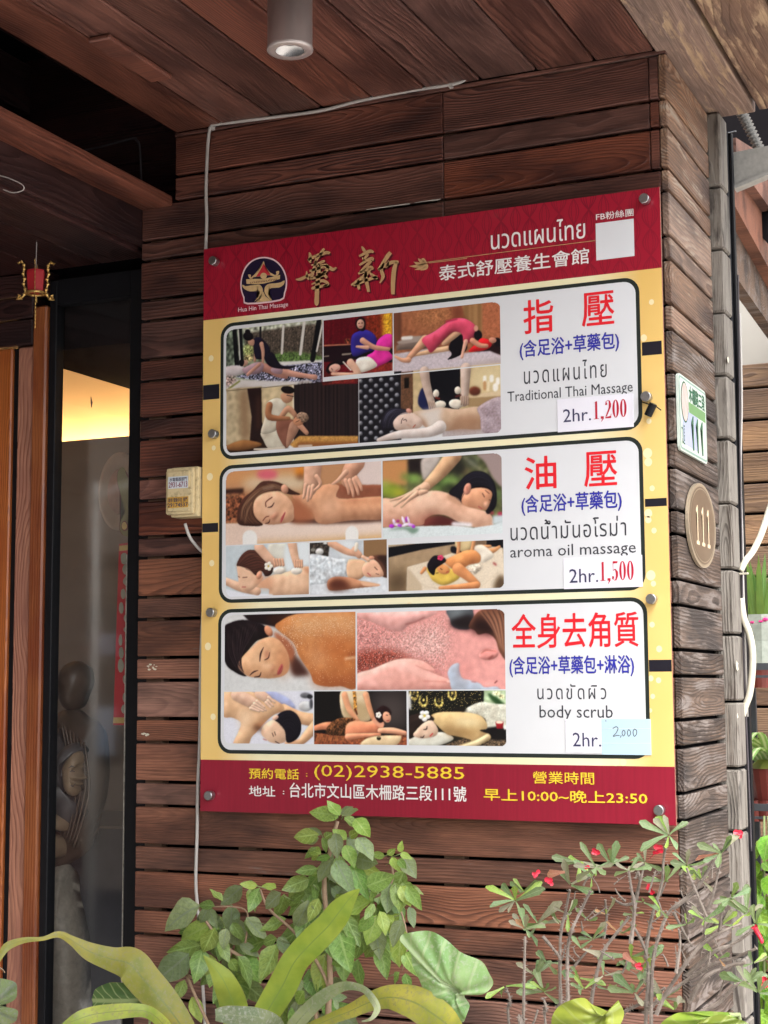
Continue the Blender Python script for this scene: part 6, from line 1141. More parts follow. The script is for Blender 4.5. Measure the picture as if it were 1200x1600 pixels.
for k in range(7):
    obj('carved_fold', tube_me(catmull([onY(px, py, YST-.068)-st.location for px, py in ((96+k*6, 1130+k*5), (104+k*6, 1180+k*8), (100+k*5, 1250+k*5), (92+k*4, 1300+k*4))], 4), .0028, 6), MT['statue'], st, smooth=True)
puff('statue_arm', [(84, 1268), (96, 1275), (103, 1288), (98, 1300), (88, 1296), (80, 1285)], .06, MT['statue_face'], YST-.05)
puff('statue_hip', [(80, 1305), (92, 1308), (94, 1325), (88, 1340), (78, 1338)], .05, MT['statue_face'], YST-.04)
puff('statue_column', [(76, 1355), (96, 1350), (100, 1390), (110, 1430), (118, 1480), (120, 1560), (118, 1640), (74, 1640), (74, 1450)], .06, plain('carved_column', (.30, .27, .22), .6, var=.5, vscale=70, bump=.8), YST)
box('statue_plinth', st.location.x-.12, st.location.x+.12, YST-.1, YST+.1, 0, onY(100, 1638, YST).z, MT['statue'], st, bev=.01)
# ================================================================== PLANTS
def leafmat(name, c1, c2, vein, gloss=.42, spots=None, vfreq=9., trans=.3, midw=.03, vs=.5):
    m = NT(name); tc = m.n('ShaderNodeTexCoord').outputs['Object']; oi = m.n('ShaderNodeObjectInfo').outputs['Random']
    at = m.n('ShaderNodeUVMap'); at.uv_map = 'leaf'; sx = m.n('ShaderNodeSeparateXYZ'); m.l(at.outputs[0], sx.inputs[0])   # u along the blade, v across it
    av = m.math('ABSOLUTE', m.math('SUBTRACT', sx.outputs[1], .5))
    f = m.noise(tc, 45, 4); big = m.noise(m.vmath('ADD', tc, (3, 1, 7)), 14, 2)
    mid = m.ramp(av, [(0, 1), (midw, .9), (midw*1.9, 0)])
    w = m.math('SINE', m.math('MULTIPLY', m.math('SUBTRACT', sx.outputs[0], m.math('MULTIPLY', av, .55)), vfreq*6.283))
    vn = m.math('MULTIPLY', m.ramp(w, [(.78, 0), (.97, 1)]), vs)
    col = m.mix(m.ramp(m.math('ADD', m.math('MULTIPLY', big, .65), m.math('MULTIPLY', f, .35)), [(.38, 0), (.6, 1)]), c1, c2)
    hv = m.n('ShaderNodeHueSaturation'); m.l(col, hv.inputs['Color']); m.l(m.math('MULTIPLY_ADD', oi, .6, .70), hv.inputs['Value']); m.l(m.math('MULTIPLY_ADD', m.math('FRACT', m.math('MULTIPLY', oi, 7.7)), .05, .475), hv.inputs['Hue']); col = hv.outputs[0]
    col = m.mix(m.math('MAXIMUM', mid, vn), col, vein)
    if spots: col = m.mix(m.ramp(m.noise(tc, 160, 5, .7), [(.5, 0), (.66, 1)]), col, spots)
    rib = m.math('SINE', m.math('MULTIPLY', sx.outputs[1], 150.)); col = m.mix(m.math('MULTIPLY', m.ramp(rib, [(.5, 0), (1, 1)]), .16 if vfreq < 2 else 0.), col, vein)
    edge = m.ramp(m.math('ADD', av, m.math('MULTIPLY', m.noise(tc, 70, 3), .05)), [(.500, 0), (.525, 1)]); col = m.mix(m.math('MULTIPLY', edge, .6), col, (.25, .17, .07))
    m.base(col); m.rough(m.math('MULTIPLY_ADD', f, .25, gloss)); m.b.inputs['Specular IOR Level'].default_value = .5
    m.bump(m.math('ADD', m.math('MULTIPLY', vn, -1.), m.math('MULTIPLY', f, .4)), .5, .0012)
    tl = m.n('ShaderNodeBsdfTranslucent'); m.l(m.mix(.5, col, (.35, .5, .05)), tl.inputs[0]); ms = m.n('ShaderNodeMixShader'); ms.inputs[0].default_value = trans
    m.l(m.b.outputs[0], ms.inputs[1]); m.l(tl.outputs[0], ms.inputs[2]); m.l(ms.outputs[0], m.out.inputs[0]); return m.m
MT['leaf_shrub'] = leafmat('shrub_leaf', (.10, .19, .04), (.22, .34, .08), (.28, .40, .13), .22, vfreq=5)
MT['leaf_young'] = leafmat('young_leaf', (.18, .30, .05), (.31, .43, .09), (.36, .48, .14), .25, vfreq=5)
MT['leaf_dusty'] = leafmat('dusty_leaf', (.13, .19, .075), (.23, .30, .13), (.20, .25, .16), .5, vfreq=5, spots=(.25, .26, .2))
MT['leaf_yellow'] = leafmat('yellowing_strap', (.20, .25, .035), (.42, .40, .06), (.16, .19, .05), .4, spots=(.24, .22, .09), vfreq=1.5, midw=.018, vs=.15)
MT['leaf_bright'] = leafmat('bright_strap', (.19, .30, .03), (.33, .42, .05), (.18, .27, .05), .4, vfreq=1.5, midw=.015, vs=.15, trans=.4)
MT['leaf_grey'] = leafmat('dusty_strap', (.13, .17, .09), (.22, .25, .13), (.16, .19, .10), .55, spots=(.28, .28, .22), vfreq=1.5, midw=.02, vs=.1)
MT['leaf_arrow'] = leafmat('arrowhead_leaf', (.15, .25, .08), (.27, .36, .15), (.34, .44, .22), .45, spots=(.34, .40, .26), vfreq=4, midw=.02, vs=.8)
MT['leaf_striped'] = leafmat('striped_leaf', (.06, .14, .04), (.10, .20, .06), (.30, .38, .16), .4, vfreq=6, midw=.04, vs=1.)
MT['leaf_big'] = leafmat('broad_leaf', (.12, .19, .02), (.24, .30, .04), (.30, .34, .10), .3, vfreq=4, midw=.015, vs=.6)
MT['leaf_thorn'] = leafmat('spoon_leaf', (.12, .19, .085), (.20, .27, .13), (.26, .32, .18), .42, vfreq=3, vs=.2)
MT['leaf_thorn_dull'] = leafmat('dull_spoon_leaf', (.20, .20, .13), (.30, .28, .20), (.30, .30, .2), .6, vfreq=3, vs=.2, spots=(.34, .3, .24))
MT['leaf_red'] = leafmat('reddening_leaf', (.34, .12, .08), (.42, .20, .12), (.40, .22, .14), .5, vfreq=3, vs=.2)
MT['leaf_back'] = leafmat('lush_leaf', (.10, .25, .02), (.22, .42, .04), (.3, .5, .1), .35, vfreq=5)
MT['bark_thorn'] = plain('grey_thorny_bark', (.19, .155, .13), .85, var=.5, vscale=120, bump=1.)
MT['bark_tan'] = plain('tan_bark', (.30, .20, .13), .8, var=.4, vscale=90, bump=.6)
MT['stem_green'] = plain('green_stem', (.20, .24, .10), .6, var=.3)
MT['petal'] = plain('scarlet_bract', (.55, .015, .04), .45, var=.2)
MT['terracotta'] = plain('terracotta', (.35, .12, .06), .8, var=.2, vscale=20); MT['soil'] = plain('potting_soil', (.03, .022, .016), .95, var=.5, vscale=50, bump=1)

def leaf_shape(name, prof, nl=8, fold=.25, droop=.25, wav=.0, na=2, seed=0):
    """unit leaf along +X, blade across Y; prof(t) half width"""
    rg = random.Random(seed); bm = bmesh.new(); uv = bm.loops.layers.uv.new('leaf'); rows = []
    ph = rg.uniform(0, 6)
    for i in range(nl+1):
        t = i/nl; w = prof(t); row = []
        for j in range(-na, na+1):
            s = j/na; y = w*s; z = fold*abs(y) - droop*t*t + wav*math.sin(t*9+ph+(1 if s > 0 else 0))*abs(s)*w*2
            row.append((bm.verts.new((t, y, z)), t, .5+.5*s))
        rows.append(row)
    for A, B in zip(rows, rows[1:]):
        for j in range(2*na):
            q = [A[j], B[j], B[j+1], A[j+1]]
            try:
                f = bm.faces.new([v[0] for v in q]); f.smooth = True
                for lp_, v in zip(f.loops, q): lp_[uv].uv = (v[1], v[2])
            except Exception: pass
    return mesh_from_bm(name, bm)
ov = lambda t: .30*(math.sin(math.pi*min(1, t**.8))**.85)*(1-.25*t)+.002
sp_ = lambda t: (.055+.17*max(0, (t-.15)/.85)**1.1)*(1 if t < .86 else math.sqrt(max(0, 1-((t-.86)/.145)**2)))+.002
LV = {'ov': [leaf_shape('ovate_leaf', ov, 7, .35, .3*k-.15, .12, 1, k) for k in range(3)], 'sp': [leaf_shape('spoon_leaf', sp_, 6, .3, .25*k-.15, .05, 1, k) for k in range(3)]}
_mcache = {}
def inst_mesh(kind, k, mat):
    key = (kind, k, mat)
    if key not in _mcache:
        me = LV[kind][k].copy(); me.materials.clear(); me.materials.append(MT[mat]); _mcache[key] = me
    return _mcache[key]
def place_leaf(par, kind, mat, a, b, width=1., roll=0, tocam=None, name='leaf'):
    a, b = Vector(a), Vector(b); X = b-a; L = X.length; X.normalize(); n = (tocam or (CAM-a)).normalized() + Vector((0, 0, .35)); n -= X*n.dot(X); n.normalize()
    n = Matrix.Rotation(roll, 3, X) @ n; Y = n.cross(X)
    o = obj(name, inst_mesh(kind, random.randrange(3), mat), None, par)
    Mx = Matrix((X*L, Y*L*width, n*L)).transposed().to_4x4(); Mx.translation = a-par.location; o.matrix_basis = Mx; return o
def stem(par, pts, r, mat, name='stem', k=4, thorns=0, sides=7):
    q = catmull([tuple(Vector(p)-par.location) for p in pts], k) if len(pts) > 2 else [tuple(Vector(p)-par.location) for p in pts]
    n = len(q); rr = [r*(1-.45*i/(n-1)) * (random.uniform(.88, 1.14) if thorns else 1) for i in range(n)]
    me = tube_me(q, rr, sides)
    if thorns:
        bm = bmesh.new(); bm.from_mesh(me)
        L = sum((Vector(q[i+1])-Vector(q[i])).length for i in range(n-1))
        for _ in range(int(L*thorns)):
            i = random.randrange(n-1); p = Vector(q[i]).lerp(Vector(q[i+1]), random.random()); t = (Vector(q[i+1])-Vector(q[i])).normalized()
            d = Matrix.Rotation(random.uniform(0, 6.28), 3, t) @ t.orthogonal().normalized(); s = d.cross(t)*.0011; ln = random.uniform(.003, .0065)
            v = [bm.verts.new(x) for x in (p+d*rr[i]*.6+s, p+d*rr[i]*.6-s, p+d*rr[i]*.6+t*.0016, p+d*(rr[i]+ln)+t*ln*.3)]
            for f in ((0, 1, 3), (1, 2, 3), (2, 0, 3)): bm.faces.new([v[j] for j in f])
        bm.to_mesh(me); bm.free()
    return obj(name, me, MT[mat], par, smooth=not thorns)
Zq = zoomf(380, 1240, 3); Zp = zoomf(0, 1240, 3); Zr = zoomf(740, 1260, 2.609)

# ---- planter troughs below the picture, where the plants are rooted
def trough(x0, x1, y0, y1, h, lab):
    t = thing('planter_trough', lab, 'planter', ((x0+x1)/2, (y0+y1)/2, 0)); w = .02
    box('trough_wall', x0, x1, y0, y0+w, 0, h, MT['terracotta'], t, bev=.004); box('trough_wall', x0, x1, y1-w, y1, 0, h, MT['terracotta'], t, bev=.004)
    box('trough_wall', x0, x0+w, y0+w+.001, y1-w-.001, 0, h, MT['terracotta'], t, bev=.004); box('trough_wall', x1-w, x1, y0+w+.001, y1-w-.001, 0, h, MT['terracotta'], t, bev=.004)
    box('soil', x0+w+.001, x1-w-.001, y0+w+.001, y1-w-.001, .05, h-.03, MT['soil'], t)
trough(-.55, .62, -.60, -.16, .52, 'long terracotta trough below the leafy shrub and strap leaved plant')
trough(.66, 1.45, -.60, -.10, .50, 'terracotta trough below the thorny red flowered bush')

# ---- leafy shrub
YP = -.30
shr = thing('leafy_shrub', 'glossy green shrub with drooping oval leaflets below the middle of the board', 'shrub', tuple(onY(500, 1700, YP)))
shr.location.z = .48
def q3(zf, p, y): return onY(*zf(*p), y)
Q = [(430,100,320,85),(440,108,365,110),(450,98,400,48),(460,95,505,62),(470,100,540,92),(480,115,535,165),(530,125,588,205),(345,190,243,208),(365,188,318,162),(350,210,300,228),(385,205,420,182),(372,212,398,268),(432,195,448,298),(480,212,428,178),
     (500,200,545,178),(492,212,542,292),(540,214,603,292),(345,262,283,292),(360,282,300,250),(350,292,312,305),(405,300,343,305),(410,320,350,402),(440,325,492,442),(515,340,562,458),(540,305,635,330),(560,340,645,382),(590,430,705,388),(430,332,420,392),(470,355,448,422),
     (660,292,606,282),(680,285,712,258),(735,270,742,228),(740,282,785,302),(752,302,803,382),(730,312,765,352),(700,302,722,362),(680,425,640,470),(685,430,668,545),(712,430,732,552),(740,440,782,522),(772,440,835,532),(752,422,805,482),(622,440,600,502),
     (600,502,488,572),(610,522,568,582),(602,570,543,655),(620,580,588,702),(642,560,672,652),(730,570,678,642),(742,602,698,702),(742,640,722,792),(480,580,537,702),(450,650,492,812),(400,690,442,782),(382,760,358,912),(420,790,472,812),
     (340,352,262,362),(300,402,196,442),(330,430,352,492),(285,470,208,502),(272,500,228,572),(300,510,258,642),(350,500,310,592),(170,470,103,532),(190,480,172,582),(72,450,28,542),(62,432,-5,425),(150,442,92,428),(20,590,92,682),(192,590,98,642),
     (152,680,92,702),(102,690,-5,722),(152,720,98,872),(0,770,72,892),(170,680,218,762),(762,750,802,832),(730,840,698,882),(762,850,782,932),(640,720,672,852),(420,960,482,960),(430,970,442,1012),(282,930,238,992),(262,870,248,942),(700,600,660,560),(560,250,610,300),(480,250,520,330),(395,360,330,380),(310,560,270,700),(340,620,300,660),(480,480,420,520),(520,600,470,640),(420,560,470,640),(300,640,250,660)]
PL = [(920,530,765,605),(1000,525,930,515),(1130,440,1055,505),(1190,430,1140,425),(972,540,940,612),(978,540,1010,622),(1085,532,1082,652),(1172,452,1195,532),(972,620,850,682),(1000,640,958,742),(930,712,795,745),(945,740,920,872),(872,760,738,885),(962,762,1022,882),
      (1032,692,1062,782),(1092,612,1132,682),(1152,600,1202,662),(1132,712,1202,742),(1122,772,1192,872),(1102,842,1152,962),(742,830,712,860),(862,880,830,962),(902,962,942,1062),(1082,782,1112,832),(1040,500,985,460),(1120,560,1090,590),(1060,640,1040,720),(1150,670,1120,700),(1010,800,985,900)]
def lf(par, zf, L, y0, mats, jit=.03, w=(.85, 1.2), kind='ov'):
    L = (L[0]-(L[2]-L[0])*.10, L[1]-(L[3]-L[1])*.10, L[2]+(L[2]-L[0])*.14, L[3]+(L[3]-L[1])*.14)
    a = onY(*zf(L[0], L[1]), y0+random.uniform(-jit, jit)); d = math.hypot(L[2]-L[0], L[3]-L[1]); b = onY(*zf(L[2], L[3]), a.y+random.uniform(-1.0, .5)*.00016*d)
    return place_leaf(par, kind, random.choice(mats), a, b, random.uniform(*w), random.uniform(-.55, .55))
for L in Q:
    top = L[1] < 400; lf(shr, Zq, L, YP-.02, ['leaf_young', 'leaf_shrub', 'leaf_young', 'leaf_dusty'] if top else ['leaf_shrub', 'leaf_shrub', 'leaf_dusty', 'leaf_young'], .04)
for L in PL: lf(shr, Zp, L, YP, ['leaf_shrub', 'leaf_shrub', 'leaf_young', 'leaf_dusty'], .04)
# inner leaflets filling the crown between the traced ones
crown = [(420, 330, 90, 70), (350, 480, 110, 80), (560, 420, 120, 80), (480, 520, 130, 90), (430, 700, 110, 110), (720, 470, 80, 80), (300, 620, 80, 90), (350, 900, 120, 90), (250, 980, 80, 60), (620, 620, 90, 70), (-60, 700, 120, 110), (-160, 620, 90, 60), (-60, 880, 110, 80), (400, 1010, 90, 50)]
for k in range(148):
    cx, cy, rx, ry = random.choice(crown); x = random.gauss(cx, rx*.5); y = random.gauss(cy, ry*.5); ang = random.gauss(1.4, .8); d = random.uniform(80, 140)
    lf(shr, Zq, (x, y, x+d*math.cos(ang)*random.choice((-1, 1)), y+d*math.sin(ang)), YP+.07, ['leaf_shrub', 'leaf_shrub', 'leaf_dusty'], .05)
B0 = onY(*Zq(385, 1090), YP+.02); B0.z = .48
for pts, r in (([B0, q3(Zq, (400, 1000), YP+.02), q3(Zq, (408, 900), YP), q3(Zq, (400, 700), YP+.01), q3(Zq, (385, 520), YP), q3(Zq, (380, 395), YP), q3(Zq, (400, 300), YP-.01), q3(Zq, (425, 190), YP-.02), q3(Zq, (442, 130), YP-.02)], .0062),
               ([q3(Zq, (390, 640), YP), q3(Zq, (480, 560), YP), q3(Zq, (560, 500), YP), q3(Zq, (650, 470), YP), q3(Zq, (700, 400), YP), q3(Zq, (690, 310), YP-.01)], .0036),
               ([q3(Zq, (400, 900), YP), q3(Zq, (340, 780), YP), q3(Zq, (230, 640), YP), q3(Zq, (120, 540), YP), q3(Zq, (80, 450), YP)], .0035), ([B0, q3(Zq, (340, 1000), YP+.03), q3(Zq, (250, 900), YP+.03), q3(Zq, (60, 800), YP+.02), q3(Zq, (-80, 720), YP), q3(Zq, (-160, 620), YP), q3(Zp, (930, 530), YP)], .0045),
               ([q3(Zp, (1150, 700), YP), q3(Zp, (1160, 560), YP), q3(Zp, (1080, 530), YP), q3(Zp, (940, 535), YP)], .002), ([q3(Zq, (700, 470), YP), q3(Zq, (745, 570), YP), q3(Zq, (770, 700), YP), q3(Zq, (745, 830), YP)], .0022), ([B0, q3(Zp, (920, 960), YP), q3(Zp, (915, 860), YP), q3(Zp, (960, 700), YP)], .0035)):
    stem(shr, pts, r, 'bark_tan')
for L in Q[::2]: stem(shr, [q3(Zq, (L[0], L[1]), YP-.02), q3(Zq, (L[0]*.8+L[2]*.2*0+.2*420, L[1]+22), YP)], .0011, 'stem_green', 'twig', sides=5)

# ---- strap leaved plant
def strap(par, zf, pts, ws, ys, mat, fold=.25, name='strap_leaf', wav=.15):
    q = catmull([(*zf(*p), w, y) for p, w, y in zip(pts, ws, ys)], 6); bm = bmesh.new(); uv = bm.loops.layers.uv.new('leaf'); rows = []; n = len(q); sc = abs(zf(10, 0)[0]-zf(0, 0)[0])/10
    C_ = [onY(p[0], p[1], p[3]) for p in q]; ph = random.uniform(0, 6)
    for i, c in enumerate(C_):
        t = (C_[min(i+1, n-1)]-C_[max(i-1, 0)]).normalized(); view = (CAM-c).normalized(); side = t.cross(view).normalized(); nrm = side.cross(t).normalized(); w = q[i][2]*sc*(c-CAM).length/FPX/2
        rows.append([(bm.verts.new(c-par.location + side*w*s + nrm*(-fold*w*abs(s)*-1*-1 + wav*w*math.sin(i*.45+ph+(2 if s > 0 else 0))*abs(s))), i/(n-1), .5+.5*s) for s in (-1, -.5, 0, .5, 1)])
    for A, B in zip(rows, rows[1:]):
        for j in range(4):
            v4 = [A[j], B[j], B[j+1], A[j+1]]; f = bm.faces.new([v[0] for v in v4]); f.smooth = True
            for lp_, v in zip(f.loops, v4): lp_[uv].uv = (v[1]*3, v[2])
    return obj(name, bm, MT[mat], par)
dr = thing('strap_leaved_plant', 'plant with long yellow green strap leaves arching in front of the door and shrub', 'plant', tuple(onY(330, 1680, -.42))); dr.location.z = .48
strap(dr, Zp, [(-10, 790), (30, 720), (110, 688), (200, 680), (275, 660), (340, 690), (420, 740), (520, 775), (610, 800), (680, 880), (760, 970), (830, 1060), (900, 1170), (960, 1300)], [14, 36, 26, 18, 28, 40, 78, 104, 150, 150, 140, 120, 90, 60], [-.62, -.6, -.58, -.56, -.54, -.52, -.5, -.48, -.47, -.46, -.45, -.44, -.43, -.42], 'leaf_yellow')
strap(dr, Zq, [(545, 448), (500, 490), (450, 555), (395, 625), (320, 700), (240, 790), (185, 900), (120, 1010), (60, 1120), (20, 1250)], [6, 60, 108, 120, 128, 124, 132, 124, 110, 70], [-.56, -.55, -.54, -.52, -.5, -.48, -.46, -.45, -.44, -.42], 'leaf_bright')
strap(dr, Zq, [(555, 1068), (600, 1055), (628, 1010), (605, 960), (560, 915), (480, 902), (400, 935), (320, 1000), (240, 1090), (180, 1200)], [6, 16, 30, 34, 30, 40, 56, 66, 70, 50], [-.6, -.6, -.59, -.58, -.56, -.54, -.52, -.5, -.48, -.45], 'leaf_grey')
strap(dr, Zq, [(1060, 1150), (980, 1100), (900, 1040), (800, 978), (690, 955), (600, 975), (500, 1020), (400, 1060), (300, 1110), (200, 1200)], [20, 100, 150, 146, 112, 84, 62, 50, 50, 50], [-.6, -.58, -.56, -.55, -.54, -.52, -.5, -.48, -.46, -.44], 'leaf_yellow')
strap(dr, Zp, [(955, 760), (1010, 820), (1050, 880), (1085, 960), (1105, 1040), (1110, 1150), (1080, 1300)], [6, 60, 100, 118, 120, 110, 60], [-.52, -.51, -.5, -.48, -.46, -.44, -.42], 'leaf_bright')
strap(dr, Zp, [(290, 1085), (360, 1060), (440, 1035), (560, 1020), (670, 1018), (735, 1050), (790, 1120), (850, 1250)], [10, 60, 70, 66, 56, 54, 60, 50], [-.6, -.59, -.57, -.55, -.53, -.5, -.47, -.44], 'leaf_yellow')
strap(dr, Zp, [(1010, 1038), (1060, 1036), (1130, 1042), (1200, 1046), (1290, 1080), (1330, 1180)], [50, 76, 84, 80, 70, 50], [-.62, -.61, -.6, -.58, -.54, -.48], 'leaf_grey')
stem(dr, [(dr.location.x, dr.location.y, .47), (dr.location.x, dr.location.y, .62)], .014, 'stem_green', 'stalk')

# ---- outlined broad leaves
def outline_leaf(par, zf, pts, ctr, y, mat, tip, bulge=.012, tilt=(0, 0), ydelta=0., name='leaf', k=4):
    q = catmull(pts, k, True); c3 = onY(*zf(*ctr), y); P3 = [onY(*zf(*p), y) for p in q]; t3 = onY(*zf(*tip), y); ax = (t3-c3); L = ax.length; ax.normalize(); bm = bmesh.new(); uv = bm.loops.layers.uv.new('leaf'); n = len(P3)
    wmax = max(abs((p-c3-ax*(p-c3).dot(ax)).length) for p in P3)
    def info(p):
        d = p-c3; u = d.dot(ax)/L; r = d-ax*d.dot(ax); sgn = 1 if r.dot(Vector((ax.z, 0, -ax.x))) > 0 else -1; return u, .5+.5*sgn*r.length/wmax
    rows = []
    for j, s in enumerate((.25, .5, .75, 1)):
        row = []
        for i, p in enumerate(P3):
            e = c3.lerp(p, s); u, v = info(e); e2 = e.copy(); e2.y += -bulge*(1-s*s)*1.2 + ydelta*u*.5 + .25*bulge*math.sin(i*.9)*s + .55*bulge*abs(v-.5)*-2*s
            row.append((bm.verts.new(e2-par.location), u, v))
        rows.append(row)
    cc = (bm.verts.new(c3-par.location), 0, .5)
    def F_(q4):
        f = bm.faces.new([v[0] for v in q4]); f.smooth = True
        for lp_, v in zip(f.loops, q4): lp_[uv].uv = (v[1], v[2])
    for i in range(n): F_([cc, rows[0][i], rows[0][(i+1) % n]])
    for A, B in zip(rows, rows[1:]):
        for i in range(n): F_([A[i], B[i], B[(i+1) % n], A[(i+1) % n]])
    return obj(name, bm, MT[mat], par)
ar = thing('arrowhead_plant', 'large pale green arrowhead leaf on a thin stalk right of the shrub', 'plant', tuple(onY(720, 1700, -.5))); ar.location.z = .48
outline_leaf(ar, Zq, [(765, 662), (800, 643), (860, 634), (935, 640), (985, 690), (1060, 745), (1140, 795), (1172, 868), (1150, 925), (1095, 948), (1040, 944), (1052, 1000), (1040, 1058), (1010, 1075), (960, 1040), (895, 975), (848, 890), (822, 800), (800, 735)], (1012, 925), -.52, 'leaf_arrow', (765, 662), .02, ydelta=-.05)
stem(ar, [q3(Zq, (1012, 925), -.515), q3(Zq, (960, 1000), -.50), q3(Zq, (940, 1120), -.48), (ar.location.x, ar.location.y, .47)], .0035, 'stem_green')
cl = thing('striped_leaf_plant', 'striped oval green leaf low beside the yellow strap leaf in front of the glass', 'plant', tuple(onY(200, 1690, -.40))); cl.location.z = .48
outline_leaf(cl, Zp, [(430, 965), (450, 920), (500, 890), (560, 880), (640, 900), (700, 950), (690, 1000), (620, 1010), (560, 1030), (500, 1035), (450, 1010)], (690, 965), -.42, 'leaf_striped', (430, 970), .012)
stem(cl, [q3(Zp, (690, 965), -.415), q3(Zp, (700, 1100), -.41), (cl.location.x, cl.location.y, .47)], .003, 'stem_green')
outline_leaf(cl, Zp, [(705, 830), (722, 815), (740, 830), (760, 880), (740, 900), (715, 870)], (735, 880), -.36, 'leaf_young', (712, 822), .005)
rl_ = thing('round_leaf_plant', 'dusty round green leaves at the lower left edge of the picture', 'plant', tuple(onY(5, 1700, -.5))); rl_.location.z = .0
outline_leaf(rl_, Zp, [(-60, 880), (0, 862), (60, 880), (88, 920), (70, 965), (20, 990), (-40, 995)], (-10, 990), -.5, 'leaf_dusty', (60, 900), .012)
outline_leaf(rl_, Zp, [(-50, 1000), (20, 995), (75, 1010), (90, 1040), (60, 1075), (0, 1085), (-50, 1080)], (-10, 1000), -.51, 'leaf_dusty', (70, 1060), .012)
stem(rl_, [q3(Zp, (-10, 995), -.5), q3(Zp, (-5, 1150), -.5), (rl_.location.x, rl_.location.y, .02)], .004, 'stem_green')
dryleaf = stem(rl_, [q3(Zp, (-10, 812), -.52), q3(Zp, (8, 822), -.52), q3(Zp, (22, 838), -.53)], .002, 'bark_tan', 'dry_tendril')
bg_ = thing('broad_leaf_plant', 'broad yellow green lobed leaves at the foot of the thorny bush', 'plant', tuple(onY(920, 1700, -.52))); bg_.location.z = .47
outline_leaf(bg_, Zr, [(318, 960), (325, 880), (345, 820), (400, 785), (455, 779), (500, 808), (545, 836), (575, 805), (595, 790), (612, 840), (600, 900), (560, 980), (450, 1020), (370, 1010)], (540, 850), -.56, 'leaf_big', (350, 960), .02)
outline_leaf(bg_, Zr, [(740, 940), (770, 880), (820, 845), (880, 832), (960, 835), (1050, 838), (1075, 870), (1000, 900), (940, 960), (840, 990)], (1040, 850), -.54, 'leaf_big', (760, 930), .02)
outline_leaf(bg_, Zr, [(890, 930), (930, 870), (1000, 848), (1070, 858), (1120, 885), (1160, 940), (1100, 1010), (980, 1020)], (930, 880), -.58, 'leaf_big', (1140, 950), .02)
for p in ((540, 850), (1040, 850), (930, 880)): stem(bg_, [q3(Zr, p, -.55), q3(Zr, (p[0]+10, 1020), -.53), (bg_.location.x, bg_.location.y, .46)], .004, 'stem_green')

# ---- thorny bush with red flowers
YE = -.28
th = thing('thorny_bush', 'thorny grey stemmed bush with spoon shaped leaves and small red flowers at lower right', 'bush', tuple(onY(960, 1720, YE))); th.location.z = .47
ST = [[(200, 950), (203, 887), (206, 700), (210, 530)], [(352, 950), (355, 800), (352, 680), (355, 520), (375, 430), (392, 340)], [(385, 950), (384, 780), (382, 650), (386, 560), (402, 500), (440, 420), (476, 345)], [(475, 950), (480, 800), (500, 690), (530, 590), (572, 530), (636, 450)],
      [(368, 705), (420, 640), (482, 568)], [(640, 560), (652, 470), (655, 400), (642, 330), (632, 262)], [(655, 420), (668, 350), (680, 300), (696, 238)], [(700, 950), (706, 800), (712, 690), (706, 610), (680, 540), (640, 470)], [(722, 950), (724, 800), (730, 640), (752, 540), (790, 440), (832, 395)],
      [(700, 620), (712, 520), (735, 420), (768, 310), (775, 210), (792, 130)], [(815, 415), (900, 345), (960, 255), (1002, 200)], [(700, 850), (750, 792), (850, 722), (960, 652), (1050, 622), (1155, 578)], [(745, 850), (782, 768), (862, 645), (932, 562), (1012, 512), (1092, 478)], [(955, 425), (982, 335), (1006, 232)],
      [(935, 515), (1000, 432), (1048, 398)], [(815, 430), (860, 520), (892, 572)], [(530, 540), (542, 460), (536, 380)], [(152, 950), (150, 800), (132, 740)], [(282, 530), (340, 600), (355, 630)], [(300, 950), (295, 830), (285, 780)], [(870, 690), (980, 592), (1060, 560), (1145, 500)], [(825, 680), (842, 560), (836, 500)],
      [(900, 850), (1000, 800), (1080, 722), (1150, 740)], [(652, 395), (610, 400), (560, 370)], [(880, 800), (940, 700), (1040, 650), (1110, 640)], [(560, 950), (600, 850), (690, 800), (780, 740)], [(680, 300), (668, 260), (650, 235)], [(950, 450), (920, 380), (868, 250)], [(1000, 520), (1010, 440), (1012, 400)], [(212, 900), (240, 890), (262, 830)]]
for s in ST:
    y0 = YE+random.uniform(-.07, .07); pts = [onY(*Zr(*p), y0+random.uniform(-.012, .012)) for p in s]
    if s[0][1] >= 940: pts = [Vector((pts[0].x*.6+th.location.x*.4, YE, .46))]+pts
    stem(th, pts, .0040 if len(s) > 3 else .0031, 'bark_thorn', 'stem', 5, thorns=170, sides=6)
twt = []
for k in range(46):
    x = random.uniform(330, 1150); y = random.uniform(260+max(0, 500-x)*.6, 800); d = random.uniform(40, 110); a = random.uniform(-2.6, -.6); x2, y2 = x+d*math.cos(a), y+d*math.sin(a); y0 = YE+random.uniform(-.05, .09)
    if y2 < 130: continue
    stem(th, [onY(*Zr(x, y), y0), onY(*Zr((x+x2)/2+random.uniform(-8, 8), (y+y2)/2), y0), onY(*Zr(x2, y2), y0)], random.uniform(.0013, .0022), 'bark_thorn', 'twig', 3, thorns=150, sides=5); twt.append((x2, y2))
